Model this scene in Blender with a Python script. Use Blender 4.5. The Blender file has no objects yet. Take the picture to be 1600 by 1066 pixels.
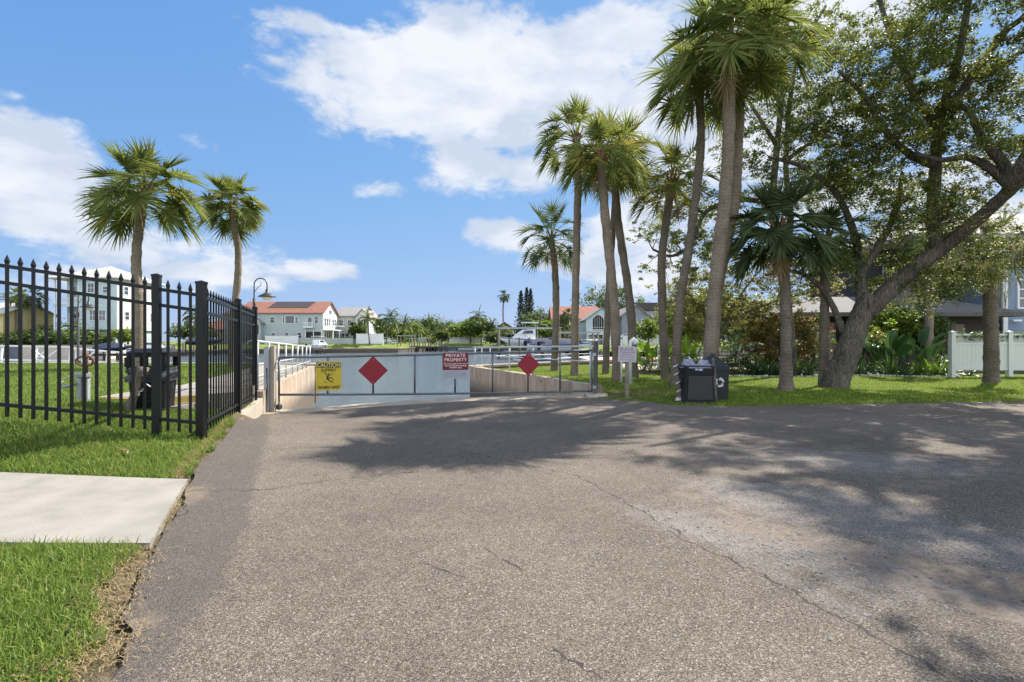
import bpy, math, random
import numpy as np
from mathutils import Vector, Matrix
D = bpy.data
SC = bpy.context.scene
COL = SC.collection
R = math.radians
PI = math.pi

# ------------------------------------------------------------------ camera, sky, sun
CAMZ = 1.3
cam_d = D.cameras.new('camera'); cam = D.objects.new('camera', cam_d); COL.objects.link(cam)
cam_d.lens = 18.0; cam_d.sensor_width = 36.0; cam_d.clip_start = 0.05; cam_d.clip_end = 6000
cam.location = (0, 0, CAMZ); cam.rotation_euler = (R(90), 0, 0)
SC.camera = cam
SC.view_settings.view_transform = 'Standard'; SC.view_settings.look = 'None'
SC.view_settings.exposure = 1.18; SC.view_settings.gamma = 1.0

SUN_AZ = math.atan2(0.72, 0.69)      # clockwise from +Y
SUN_EL = R(46)
sd = Vector((math.sin(SUN_AZ)*math.cos(SUN_EL), math.cos(SUN_AZ)*math.cos(SUN_EL), math.sin(SUN_EL)))
sun_d = D.lights.new('sun', 'SUN'); sun_d.energy = 4.8; sun_d.angle = R(0.45); sun_d.color = (1.0, 0.95, 0.87)
sun = D.objects.new('sun', sun_d); COL.objects.link(sun); sun.location = (30, 30, 40)
sun.rotation_euler = sd.to_track_quat('Z', 'Y').to_euler()

def az_el(px, py):
    u = (px-800)/800.0; v = (533-py)/800.0
    return math.atan(u), math.atan(v/math.sqrt(1+u*u))

W = D.worlds.new("World"); SC.world = W; W.use_nodes = True
wt = W.node_tree; wt.nodes.clear()
def WN(t, **k):
    n = wt.nodes.new(t)
    for a, b in k.items(): setattr(n, a, b)
    return n
def WM(op, a, b=None, c=None, clamp=False):
    n = wt.nodes.new('ShaderNodeMath'); n.operation = op; n.use_clamp = clamp
    for i, v in enumerate((a, b, c)):
        if v is None: continue
        if isinstance(v, (int, float)): n.inputs[i].default_value = v
        else: wt.links.new(v, n.inputs[i])
    return n.outputs[0]
sky = WN('ShaderNodeTexSky'); sky.sky_type = 'NISHITA'; sky.sun_disc = False
sky.sun_elevation = SUN_EL; sky.sun_rotation = SUN_AZ
sky.air_density = 1.0; sky.dust_density = 0.15; sky.ozone_density = 3.5; sky.altitude = 0
hs = WN('ShaderNodeHueSaturation'); hs.inputs['Saturation'].default_value = 0.98; hs.inputs['Value'].default_value = 1.0
wt.links.new(sky.outputs[0], hs.inputs['Color'])
def WV(op, a, b):
    n = wt.nodes.new('ShaderNodeVectorMath'); n.operation = op
    for i, v in enumerate((a, b)):
        if isinstance(v, tuple): n.inputs[i].default_value = v
        else: wt.links.new(v, n.inputs[i])
    return n.outputs[0]
# soften the sky's steep brightening towards the horizon
xs_ = WV('MULTIPLY', hs.outputs[0], (.125, .125, .125))
den_ = WV('ADD', WV('MULTIPLY', xs_, (2.5, 2.55, 1.95)), (1.42, .723, .324))
bg1 = WN('ShaderNodeBackground'); bg1.inputs['Strength'].default_value = 0.1
wt.links.new(WV('MULTIPLY', WV('DIVIDE', xs_, den_), (9.0, 9.1, 9.2)), bg1.inputs['Color'])
tc = WN('ShaderNodeTexCoord'); sp = WN('ShaderNodeSeparateXYZ'); wt.links.new(tc.outputs['Generated'], sp.inputs[0])
X_, Y_, Z_ = sp.outputs
az = WM('ARCTAN2', X_, Y_); el = WM('ARCSINE', Z_)
def WNoise(scale, detail, rough, stretch, off=(0,0,0), dist=0.0):
    m = WN('ShaderNodeMapping'); m.inputs['Scale'].default_value = stretch; m.inputs['Location'].default_value = off
    wt.links.new(tc.outputs['Generated'], m.inputs[0])
    n = WN('ShaderNodeTexNoise'); n.inputs['Scale'].default_value = scale; n.inputs['Detail'].default_value = detail
    n.inputs['Roughness'].default_value = rough; n.inputs['Distortion'].default_value = dist
    wt.links.new(m.outputs[0], n.inputs['Vector']); return n.outputs[0]
n1 = WNoise(4.2, 12, 0.60, (1, 1, 1.9), (3.1, 0.4, 1.7), 0.15)
n2 = WNoise(14.0, 8, 0.62, (1, 1, 1.7), (7.7, 2.2, 0.3), 0.3)
# clouds: (px, py, half width, half height, gain) in directions of the sky
CL = [(770,130,340,150,1.15),(860,200,250,110,1.0),(800,110,340,135,1.0),(700,95,240,95,.6),(930,60,230,90,.8),(900,170,230,110,.9),(800,262,210,58,.9),(950,240,170,80,.7),
      (20,260,190,150,1.0),(60,330,210,80,.9),(25,150,60,28,.55),(215,395,170,55,.75),(330,425,190,50,.75),(510,424,95,26,.85),
      (120,440,200,50,.6),(485,35,75,32,.5),(555,52,80,30,.5),(800,372,80,34,.8),(900,400,130,70,.75),(960,350,140,60,.75),(970,430,160,60,.5),
      (585,300,75,34,.4),(290,218,70,22,.3),(1140,200,200,150,.85),(1000,330,190,70,.7),(1180,30,300,120,.8),(1500,150,160,110,.3),(1400,300,260,60,.6),(1600,330,200,60,.7)]
f = None
for (px, py, hw, hh, g) in CL:
    a0, e0 = az_el(px, py)
    a1, _ = az_el(px+hw, py); _, e1 = az_el(px, py-hh); am, _ = az_el(px-hw, py)
    ra = (a1-am)/2; re = abs(e1-e0)
    dx = WM('MULTIPLY', WM('SUBTRACT', az, a0), 1/ra); dy = WM('MULTIPLY', WM('SUBTRACT', el, e0), 1/re)
    q = WM('SQRT', WM('ADD', WM('MULTIPLY', dx, dx), WM('MULTIPLY', dy, dy)))
    v = WM('MULTIPLY', WM('SUBTRACT', 1.0, q), g)
    v = WM('MAXIMUM', v, -0.6)
    f = v if f is None else WM('MAXIMUM', f, v)
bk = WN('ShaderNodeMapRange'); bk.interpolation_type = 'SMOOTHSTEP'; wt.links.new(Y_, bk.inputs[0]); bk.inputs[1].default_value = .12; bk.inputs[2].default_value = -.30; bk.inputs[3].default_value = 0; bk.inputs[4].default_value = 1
f = WM('ADD', f, WM('MULTIPLY', bk.outputs[0], 1.0))       # unseen clouds added behind the camera as fill light
dens = WM('ADD', WM('MULTIPLY', f, 1.15), WM('ADD', WM('MULTIPLY', WM('SUBTRACT', n1, 0.5), 2.1), WM('MULTIPLY', WM('SUBTRACT', n2, 0.5), 1.05)))
mr = WN('ShaderNodeMapRange'); mr.interpolation_type = 'SMOOTHSTEP'
wt.links.new(dens, mr.inputs[0]); mr.inputs[1].default_value = 0.08; mr.inputs[2].default_value = 0.50; mr.inputs[3].default_value = 0; mr.inputs[4].default_value = 0.93
n3 = WNoise(6.5, 8, 0.55, (1, 1, 2.4), (1.2, 4.4, 2.9), 0.2)
cr = WN('ShaderNodeValToRGB'); wt.links.new(WM('ADD', n3, WM('MULTIPLY', dens, -0.10)), cr.inputs[0])
cr.color_ramp.elements[0].position = 0.30; cr.color_ramp.elements[0].color = (0.42, 0.43, 0.445, 1)
cr.color_ramp.elements[1].position = 0.54; cr.color_ramp.elements[1].color = (0.29, 0.325, 0.385, 1)
e_ = cr.color_ramp.elements.new(0.40); e_.color = (0.37, 0.39, 0.43, 1)
bg2 = WN('ShaderNodeBackground'); wt.links.new(WM('MULTIPLY_ADD', bk.outputs[0], 1.3, 1.0), bg2.inputs['Strength']); wt.links.new(cr.outputs[0], bg2.inputs['Color'])  # the added clouds behind the camera glow stronger to lift the shadows
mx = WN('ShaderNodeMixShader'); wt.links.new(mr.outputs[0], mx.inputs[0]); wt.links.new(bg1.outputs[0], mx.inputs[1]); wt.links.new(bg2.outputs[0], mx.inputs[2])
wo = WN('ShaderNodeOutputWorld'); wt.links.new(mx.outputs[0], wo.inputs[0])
W.cycles.sampling_method = 'MANUAL'; W.cycles.sample_map_resolution = 512

# ------------------------------------------------------------------ material helpers
class NT:
    def __init__(s, name):
        s.m = D.materials.new(name); s.m.use_nodes = True; s.t = s.m.node_tree; s.t.nodes.clear()
        s.out = s.t.nodes.new('ShaderNodeOutputMaterial')
    def n(s, t, **k):
        x = s.t.nodes.new(t)
        for a, b in k.items(): setattr(x, a, b)
        return x
    def l(s, a, b): s.t.links.new(a, b)
    def math(s, op, a, b=None, c=None, clamp=False):
        n = s.t.nodes.new('ShaderNodeMath'); n.operation = op; n.use_clamp = clamp
        for i, v in enumerate((a, b, c)):
            if v is None: continue
            if isinstance(v, (int, float)): n.inputs[i].default_value = v
            else: s.l(v, n.inputs[i])
        return n.outputs[0]
    def coords(s, kind='Object', scale=(1,1,1)):
        t = s.n('ShaderNodeTexCoord'); m = s.n('ShaderNodeMapping'); m.inputs['Scale'].default_value = scale
        if kind == 'World':
            g = s.n('ShaderNodeNewGeometry'); s.l(g.outputs['Position'], m.inputs[0])
        else: s.l(t.outputs[kind], m.inputs[0])
        return m.outputs[0]
    def noise(s, vec, scale, detail=4, rough=.55, dist=0):
        n = s.n('ShaderNodeTexNoise'); n.inputs['Scale'].default_value = scale; n.inputs['Detail'].default_value = detail
        n.inputs['Roughness'].default_value = rough; n.inputs['Distortion'].default_value = dist
        s.l(vec, n.inputs['Vector']); return n.outputs[0]
    def ramp(s, fac, stops):
        r = s.n('ShaderNodeValToRGB'); s.l(fac, r.inputs[0]); e = r.color_ramp.elements
        while len(e) < len(stops): e.new(0.5)
        for i, (p, c) in enumerate(stops):
            e[i].position = p; e[i].color = (c[0], c[1], c[2], 1) if not isinstance(c, (int, float)) else (c, c, c, 1)
        return r.outputs[0]
    def mix(s, fac, a, b, mode='MIX'):
        n = s.n('ShaderNodeMix'); n.data_type = 'RGBA'; n.blend_type = mode
        if isinstance(fac, (int, float)): n.inputs[0].default_value = fac
        else: s.l(fac, n.inputs[0])
        for i, v in ((6, a), (7, b)):
            if isinstance(v, tuple): n.inputs[i].default_value = (v[0], v[1], v[2], 1)
            else: s.l(v, n.inputs[i])
        return n.outputs[2]
    def bump(s, h, strength=.3, dist=.01):
        b = s.n('ShaderNodeBump'); b.inputs['Strength'].default_value = strength; b.inputs['Distance'].default_value = dist
        s.l(h, b.inputs['Height']); return b.outputs[0]
    def princ(s, col, rough=.6, metal=0, bump=None, spec=None, **k):
        p = s.n('ShaderNodeBsdfPrincipled')
        if isinstance(col, tuple): p.inputs['Base Color'].default_value = (col[0], col[1], col[2], 1)
        else: s.l(col, p.inputs['Base Color'])
        if isinstance(rough, (int, float)): p.inputs['Roughness'].default_value = rough
        else: s.l(rough, p.inputs['Roughness'])
        p.inputs['Metallic'].default_value = metal
        if spec is not None: p.inputs['Specular IOR Level'].default_value = spec
        if bump is not None: s.l(bump, p.inputs['Normal'])
        for a, b in k.items(): p.inputs[a].default_value = b
        return p
    def done(s, p):
        s.l(p.outputs[0], s.out.inputs[0]); return s.m

def simple(name, c, rough=.6, var=.15, scale=3.0, bump=0.0, metal=0.0, fine=40.0, spec=None, coord='Object'):
    s = NT(name); v = s.coords(coord)
    a = s.noise(v, scale, 5, .6); b = s.noise(v, fine, 3, .6)
    f1 = s.math('ADD', s.math('MULTIPLY', a, .65), s.math('MULTIPLY', b, .35))
    lo = tuple(x*(1-var*1.6) for x in c); hi = tuple(min(1, x*(1+var*1.2)) for x in c)
    col = s.ramp(f1, [(.3, lo), (.5, c), (.72, hi)])
    bm = s.bump(b, bump, .01) if bump else None
    rr = s.math('ADD', s.math('MULTIPLY', a, .25), rough-.12)
    return s.done(s.princ(col, rr, metal, bm, spec))

def leafmat(name, c1, c2, c3=None, trans=.35, rough=.5, spec=.3, accent=None, accent_share=.06):
    s = NT(name); g = s.n('ShaderNodeNewGeometry'); ri = g.outputs['Random Per Island']
    stops = [(0.0, c1), (.55, c2), (1.0, c3 or c2)]
    col = s.ramp(ri, stops)
    v = s.coords('World'); big = s.noise(v, .9, 3, .5)
    col = s.mix(s.math('MULTIPLY', s.math('SUBTRACT', big, .35, clamp=True), 1.3, clamp=True), col, s.mix(.5, col, c3 or c2))
    if accent:
        k = s.math('GREATER_THAN', s.math('FRACT', s.math('MULTIPLY', ri, 37.3)), 1-accent_share)
        col = s.mix(k, col, accent)
    p = s.princ(col, rough, spec=spec)
    t = s.n('ShaderNodeBsdfTranslucent')
    tcx = s.mix(1.0, col, (1.0, 1.0, .45), 'MULTIPLY'); br = s.n('ShaderNodeBrightContrast'); s.l(tcx, br.inputs[0]); br.inputs[1].default_value = .02
    s.l(br.outputs[0], t.inputs[0])
    m = s.n('ShaderNodeMixShader'); m.inputs[0].default_value = trans; s.l(p.outputs[0], m.inputs[1]); s.l(t.outputs[0], m.inputs[2])
    s.l(m.outputs[0], s.out.inputs[0]); return s.m

M = {}
M['black'] = simple('black_powder_coat', (.004,.004,.0045), .36, .2, 5, .02, spec=.32)
M['galv'] = simple('galvanised_steel', (.33,.35,.37), .5, .22, 4, .05, metal=.55)
M['rail_white'] = simple('aluminium_rail', (.47,.48,.48), .45, .1, 4, 0, metal=.25)
M['gatesteel'] = simple('weathered_gate_steel', (.10,.115,.12), .5, .25, 5, .05, metal=.35)
M['concrete'] = simple('concrete', (.34,.29,.225), .9, .14, 1.6, .25, fine=30)
M['walk'] = simple('sidewalk_concrete', (.255,.232,.195), .92, .22, 2.2, .6, fine=130)
M['white'] = simple('white_paint', (.72,.72,.70), .5, .06, 2)
M['vinyl'] = simple('white_vinyl', (.62,.63,.56), .45, .05, 2)
M['timber'] = simple('weathered_timber', (.20,.165,.13), .85, .3, 4, .3)
M['pile'] = simple('dark_timber_pile', (.07,.06,.05), .9, .3, 4, .3)
M['glass'] = simple('window_glass', (.045,.055,.065), .08, .2, 2, spec=.9)
M['signred'] = simple('sign_red', (.22,.004,.012), .6, .22, 5)
M['signmaroon'] = simple('sign_maroon', (.13,.007,.014), .6, .18, 5)
M['signyellow'] = simple('sign_yellow', (.48,.36,.02), .5, .10, 6)
M['signblack'] = simple('sign_black', (.02,.018,.012), .5, .1, 6)
M['signwhite'] = simple('sign_white', (.55,.52,.53), .55, .08, 6)
M['signgrey'] = simple('sign_grey', (.30,.31,.335), .5, .08, 6)
M['binblack'] = simple('bin_black', (.007,.0075,.009), .55, .3, 6, .1, spec=.3)
M['bingreen'] = simple('bin_dark_green', (.004,.010,.010), .55, .2, 6, .05)
M['bag'] = simple('plastic_bag', (.32,.37,.47), .35, .3, 9, .4)
M['bagdark'] = simple('dark_plastic_bag', (.05,.055,.065), .3, .3, 9, .5)
M['rust'] = simple('rusty_iron', (.13,.05,.025), .85, .4, 10, .3)
M['pvc'] = simple('grey_green_pvc', (.30,.34,.32), .5, .1, 6)
M['bluepaint'] = simple('blue_boat_paint', (.03,.06,.18), .4, .2, 4)
M['bluecover'] = simple('navy_canvas', (.02,.028,.055), .8, .2, 4)
M['yellowpaint'] = simple('faded_yellow_paint', (.47,.32,.08), .8, .2, 4, .1)
M['globe'] = simple('frosted_globe', (.70,.66,.55), .35, .05, 3)
M['lampblack'] = simple('lamp_bronze', (.035,.035,.035), .45, .2, 6)
M['solar'] = simple('dark_solar_mat', (.055,.04,.035), .6, .15, 2)
M['screen'] = simple('dark_screen_and_opening', (.022,.024,.026), .85, .2, 3)  # insect screen, also the painted shade in porch and garage openings
M['boatwhite'] = simple('boat_gelcoat', (.75,.76,.76), .25, .04, 2)

def siding(name, c, pitch=.22):
    s = NT(name); v = s.coords('Object')
    x = s.n('ShaderNodeSeparateXYZ'); s.l(v, x.inputs[0])
    fr = s.math('FRACT', s.math('MULTIPLY', x.outputs[2], 1/pitch))
    nz = s.noise(v, .8, 4)
    col = s.ramp(nz, [(.3, tuple(q*.88 for q in c)), (.7, tuple(min(1, q*1.06) for q in c))])
    return s.done(s.princ(col, .65, bump=s.bump(fr, .5, .03)))
def tiles(name, c, pitch=.35):
    s = NT(name); v = s.coords('Object')
    x = s.n('ShaderNodeSeparateXYZ'); s.l(v, x.inputs[0])
    fr = s.math('FRACT', s.math('MULTIPLY', x.outputs[0], 1/pitch)); fz = s.math('FRACT', s.math('MULTIPLY', x.outputs[2], 1/.17))
    nz = s.noise(v, 1.4, 6, .7); nf = s.noise(v, 9, 3)
    col = s.ramp(s.math('ADD', s.math('MULTIPLY', nz, .6), s.math('MULTIPLY', nf, .4)), [(.32, tuple(q*.7 for q in c)), (.5, c), (.7, tuple(min(1, q*1.22) for q in c))])
    return s.done(s.princ(col, .85, bump=s.bump(s.math('ADD', fr, fz), .6, .05)))
M['aqua'] = siding('pale_aqua_siding', (.47,.56,.57)); M['greenwhite'] = siding('pale_sage_siding', (.40,.45,.44))
M['offwhite'] = siding('off_white_siding', (.66,.65,.60)); M['greyside'] = siding('grey_siding', (.22,.24,.29)); M['blueside'] = siding('blue_grey_siding', (.20,.265,.35), .18)
M['greige'] = siding('greige_siding', (.40,.41,.37)); M['yellowwall'] = siding('yellow_stucco', (.60,.47,.22)); M['pinkwall'] = siding('pink_stucco', (.46,.235,.17)); M['tanwall'] = siding('tan_stucco', (.38,.30,.22))
M['terracotta'] = tiles('terracotta_roof', (.29,.12,.075)); M['pinkroof'] = tiles('pink_tile_roof', (.32,.13,.085)); M['greyroof'] = tiles('grey_shingle_roof', (.27,.25,.225)); M['creamroof'] = tiles('cream_metal_roof', (.45,.43,.37))
M['brownroof'] = tiles('brown_shingle_roof', (.125,.115,.105)); M['oliveroof'] = tiles('olive_roof', (.15,.16,.11))
M['stone'] = simple('edging_stone', (.42,.40,.36), .9, .3, 6, .3)

# foliage
M['palm'] = leafmat('palm_leaf', (.085,.110,.028), (.155,.19,.050), (.25,.27,.085), .46, .6, .10, accent=(.25,.19,.05), accent_share=.04)
M['palmbluish'] = leafmat('palm_leaf_bluish', (.042,.066,.030), (.075,.108,.046), (.115,.15,.062), .36, .6, .12, accent=(.12,.10,.03), accent_share=.03)  # darker, bluer green fronds
M['palmyellow'] = leafmat('palm_leaf_yellowed', (.10,.12,.025), (.17,.18,.035), (.32,.28,.06), .42, .6, .1, accent=(.35,.26,.05), accent_share=.1)
M['oak'] = leafmat('oak_leaf', (.062,.086,.022), (.135,.17,.042), (.26,.28,.08), .45, .5, .22, accent=(.20,.15,.05), accent_share=.05)
M['oakpale'] = leafmat('olive_leaf', (.10,.115,.035), (.19,.20,.065), (.33,.32,.12), .46, .5, .25, accent=(.30,.24,.12), accent_share=.1)
M['shrub'] = leafmat('shrub_leaf', (0.042,0.094,0.018), (0.104,0.198,0.034), (0.226,0.339,0.056), .33, .4, .22)
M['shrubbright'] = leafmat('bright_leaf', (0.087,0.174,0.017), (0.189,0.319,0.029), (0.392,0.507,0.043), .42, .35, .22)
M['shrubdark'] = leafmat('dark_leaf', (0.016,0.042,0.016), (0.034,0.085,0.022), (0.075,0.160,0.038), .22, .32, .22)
M['shrubred'] = leafmat('reddening_leaf', (.09,.12,.03), (.20,.22,.055), (.36,.24,.085), .33, .45, .22, accent=(.42,.14,.05), accent_share=.13)
M['flower'] = leafmat('pink_flower', (.40,.03,.07), (.55,.05,.09), (.65,.16,.10), .4, .6, .2)
M['farleaf'] = leafmat('far_leaf', (0.043,0.075,0.026), (0.090,0.133,0.041), (0.174,0.225,0.065), .3, .5, .22)
M['farbright'] = leafmat('far_bright_leaf', (0.087,0.138,0.026), (0.174,0.239,0.043), (0.304,0.362,0.072), .35, .5, .22)
M['conifer'] = leafmat('conifer_leaf', (.012,.024,.012), (.022,.040,.018), (.045,.065,.028), .15, .6, .3)
M['moss'] = leafmat('spanish_moss_strand', (.18,.17,.13), (.28,.265,.20), (.38,.36,.27), .35, .9, .1)
M['boots'] = simple('palm_leaf_bases', (.22,.12,.06), .9, .4, 9, .5)
M['grass'] = leafmat('grass_blade', (.075,.135,.026), (.150,.235,.042), (.28,.34,.08), .42, .5, .18, accent=(.34,.29,.12), accent_share=.045)
M['grassfar'] = leafmat('lawn_blade', (.12,.19,.018), (.20,.285,.028), (.30,.37,.05), .45, .5, .15, accent=(.30,.26,.10), accent_share=.02)
M['straw'] = leafmat('dry_straw', (.20,.13,.06), (.30,.215,.11), (.38,.29,.16), .2, .8, .1)

def bark(name, c1, c2, ring=0.0, scale=9, crack=.6):
    s = NT(name); v = s.coords('Object', (1,1,.22 if not ring else 1.6))
    a = s.noise(v, scale, 6, .65, .4); vo = s.n('ShaderNodeTexVoronoi'); vo.feature = 'DISTANCE_TO_EDGE'; vo.inputs['Scale'].default_value = scale*1.3; s.l(v, vo.inputs['Vector'])
    big = s.noise(s.coords('Object'), 1.6, 3)
    f = s.math('ADD', s.math('MULTIPLY', a, .6), s.math('MULTIPLY', big, .4))
    col = s.ramp(f, [(.36, c1), (.5, tuple((x+y)/2 for x, y in zip(c1, c2))), (.64, c2)])
    e = s.math('MULTIPLY', vo.outputs[0], 4, clamp=True)
    h = s.math('ADD', s.math('MULTIPLY', a, .6), s.math('MULTIPLY', e, crack))
    if ring:
        x = s.n('ShaderNodeSeparateXYZ'); s.l(s.coords('Object'), x.inputs[0])
        w = s.math('SINE', s.math('ADD', s.math('MULTIPLY', x.outputs[2], ring), s.math('MULTIPLY', big, 5)))
        h = s.math('ADD', h, s.math('MULTIPLY', w, .10))
        col = s.mix(s.math('MULTIPLY', s.math('MULTIPLY_ADD', w, .5, .5), .16), col, tuple(q*.55 for q in c1))
    else:
        col = s.mix(s.math('MULTIPLY', s.math('SUBTRACT', 1.0, e), .45), col, tuple(q*.5 for q in c1))
    return s.done(s.princ(col, .95, bump=s.bump(h, .9, .03), spec=.2))
M['palmtrunk'] = bark('palm_trunk_bark', (.165,.128,.092), (.41,.335,.25), ring=75, scale=20)
M['palmtrunkgrey'] = bark('palm_trunk_grey_bark', (.12,.097,.072), (.32,.268,.205), ring=66, scale=18)
M['oakbark'] = bark('oak_bark', (.065,.056,.044), (.25,.22,.175), scale=15, crack=.8)
M['palebark'] = bark('pale_bark', (.14,.115,.085), (.30,.26,.20), scale=12)

# ------------------------------------------------------------------ mesh helpers
LOCAL = [False]
def link(name, me, mat=None, parent=None, loc=None):
    o = D.objects.new(name, me); COL.objects.link(o)
    if mat is not None and me is not None:
        for m in (mat if isinstance(mat, (list, tuple)) else [mat]): me.materials.append(m)
    if parent is not None:
        o.parent = parent
        if not LOCAL[0] and me is not None:      # meshes are written in world coordinates, then moved into their parent's frame
            q = parent; L = Vector((0,0,0))
            while q is not None: L += q.location; q = q.parent
            me.transform(Matrix.Translation(-L))
    if loc is not None: o.location = loc
    return o
def tag(o, label=None, cat=None, group=None, kind=None):
    if label: o['label'] = label
    if cat: o['category'] = cat
    if group: o['group'] = group
    if kind: o['kind'] = kind
    return o
def thing(name, label, cat, loc=(0,0,0), rz=0, group=None):
    o = D.objects.new(name, None); COL.objects.link(o); o.location = loc; o.rotation_euler = (0,0,rz); o.empty_display_size = .2
    return tag(o, label, cat, group)
def copy_tree(o, parent=None):
    c = o.copy(); COL.objects.link(c)
    if parent: c.parent = parent
    for ch in list(o.children): copy_tree(ch, c)
    return c

class MB:
    def __init__(s): s.v = []; s.f = []; s.mi = []
    def add(s, vs, fs, mi=0):
        b = len(s.v); s.v += [tuple(q) for q in vs]; s.f += [tuple(i+b for i in f) for f in fs]; s.mi += [mi]*len(fs); return s
    def box(s, x0,x1,y0,y1,z0,z1, mi=0):
        vs = [(x0,y0,z0),(x1,y0,z0),(x1,y1,z0),(x0,y1,z0),(x0,y0,z1),(x1,y0,z1),(x1,y1,z1),(x0,y1,z1)]
        return s.add(vs, [(0,3,2,1),(4,5,6,7),(0,1,5,4),(1,2,6,5),(2,3,7,6),(3,0,4,7)], mi)
    def cbox(s, c, sx, sy, sz, mi=0, rz=0):
        m = Matrix.Rotation(rz, 3, 'Z'); vs = []
        for z in (-.5,.5):
            for x,y in ((-.5,-.5),(.5,-.5),(.5,.5),(-.5,.5)):
                vs.append(Vector(c)+m@Vector((x*sx,y*sy,z*sz)))
        return s.add(vs, [(0,3,2,1),(4,5,6,7),(0,1,5,4),(1,2,6,5),(2,3,7,6),(3,0,4,7)], mi)
    def frustum(s, c, bx, by, tx, ty, z0, z1, bev=0.0, mi=0):
        # tapered box with cut corners
        def ring(hx, hy, z):
            b = bev
            return [(c[0]-hx+b,c[1]-hy,z),(c[0]+hx-b,c[1]-hy,z),(c[0]+hx,c[1]-hy+b,z),(c[0]+hx,c[1]+hy-b,z),(c[0]+hx-b,c[1]+hy,z),(c[0]-hx+b,c[1]+hy,z),(c[0]-hx,c[1]+hy-b,z),(c[0]-hx,c[1]-hy+b,z)]
        vs = ring(bx/2,by/2,z0)+ring(tx/2,ty/2,z1)
        fs = [tuple(range(7,-1,-1)), tuple(range(8,16))]+[(i,(i+1)%8,8+(i+1)%8,8+i) for i in range(8)]
        return s.add(vs, fs, mi)
    def bar(s, a, b, w, h=None, mi=0, up=(0,0,1)):
        h = h or w; a = Vector(a); b = Vector(b); d = (b-a).normalized(); up = Vector(up)
        if abs(d.dot(up)) > .98: up = Vector((0,1,0)) if abs(d.y) < .9 else Vector((1,0,0))
        sx = d.cross(up).normalized(); sz = sx.cross(d).normalized()
        vs = []
        for p in (a, b):
            for i, j in ((-.5,-.5),(.5,-.5),(.5,.5),(-.5,.5)): vs.append(p+sx*w*i+sz*h*j)
        return s.add(vs, [(0,3,2,1),(4,5,6,7),(0,1,5,4),(1,2,6,5),(2,3,7,6),(3,0,4,7)], mi)
    def tube(s, pts, rad, n=8, mi=0, cap=True):
        pts = [Vector(p) for p in pts]; k = len(pts)
        if isinstance(rad, (int, float)): rad = [rad]*k
        vs = []; prev = None
        for i, p in enumerate(pts):
            d = (pts[min(i+1,k-1)]-pts[max(i-1,0)]).normalized()
            if prev is None:
                a = Vector((1,0,0)) if abs(d.x) < .8 else Vector((0,1,0)); u = d.cross(a).normalized()
            else: u = (prev-d*prev.dot(d)).normalized()
            prev = u; w = d.cross(u)
            for j in range(n):
                t = 2*PI*j/n; vs.append(p+(u*math.cos(t)+w*math.sin(t))*rad[i])
        fs = []
        for i in range(k-1):
            for j in range(n): fs.append((i*n+j, i*n+(j+1)%n, (i+1)*n+(j+1)%n, (i+1)*n+j))
        if cap: fs += [tuple(range(n-1,-1,-1)), tuple((k-1)*n+j for j in range(n))]
        return s.add(vs, fs, mi)
    def lathe(s, c, prof, n=16, mi=0):
        vs = []; 
        for r, z in prof:
            for j in range(n):
                t = 2*PI*j/n; vs.append((c[0]+r*math.cos(t), c[1]+r*math.sin(t), c[2]+z))
        fs = [(i*n+j, i*n+(j+1)%n, (i+1)*n+(j+1)%n, (i+1)*n+j) for i in range(len(prof)-1) for j in range(n)]
        fs += [tuple(range(n-1,-1,-1)), tuple((len(prof)-1)*n+j for j in range(n))]
        return s.add(vs, fs, mi)
    def prism(s, poly, a, b, axis='y', mi=0):
        # polygon in the plane across axis, extruded from a to b
        def P(p, t): return {'y': (p[0], t, p[1]), 'x': (t, p[0], p[1]), 'z': (p[0], p[1], t)}[axis]
        n = len(poly); vs = [P(p, a) for p in poly]+[P(p, b) for p in poly]
        return s.add(vs, [tuple(range(n)), tuple(range(2*n-1, n-1, -1))]+[(i, n+i, n+(i+1)%n, (i+1)%n) for i in range(n)], mi)
    def build(s, name, mat, parent=None, smooth=False, loc=None, fix=True):
        me = D.meshes.new(name); me.from_pydata(s.v, [], s.f)
        if isinstance(mat, (list, tuple)) and len(mat) > 1: me.polygons.foreach_set('material_index', s.mi)
        if fix:
            import bmesh
            bm = bmesh.new(); bm.from_mesh(me); bmesh.ops.recalc_face_normals(bm, faces=bm.faces); bm.to_mesh(me); bm.free()
        if smooth: me.polygons.foreach_set('use_smooth', [True]*len(me.polygons))
        me.update(); return link(name, me, mat, parent, loc)

def np_mesh(name, V, F, mat, parent=None, smooth=False, loc=None):
    """V (n,3) floats, F (m,k) ints"""
    me = D.meshes.new(name); V = np.asarray(V, np.float32); F = np.asarray(F, np.int32); m, k = F.shape
    me.vertices.add(len(V)); me.vertices.foreach_set('co', V.ravel())
    me.loops.add(m*k); me.polygons.add(m)
    me.polygons.foreach_set('loop_start', np.arange(0, m*k, k, dtype=np.int32))
    me.loops.foreach_set('vertex_index', F.ravel())
    me.update(calc_edges=True)
    if smooth: me.polygons.foreach_set('use_smooth', np.ones(m, bool))
    return link(name, me, mat, parent, loc)

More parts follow.
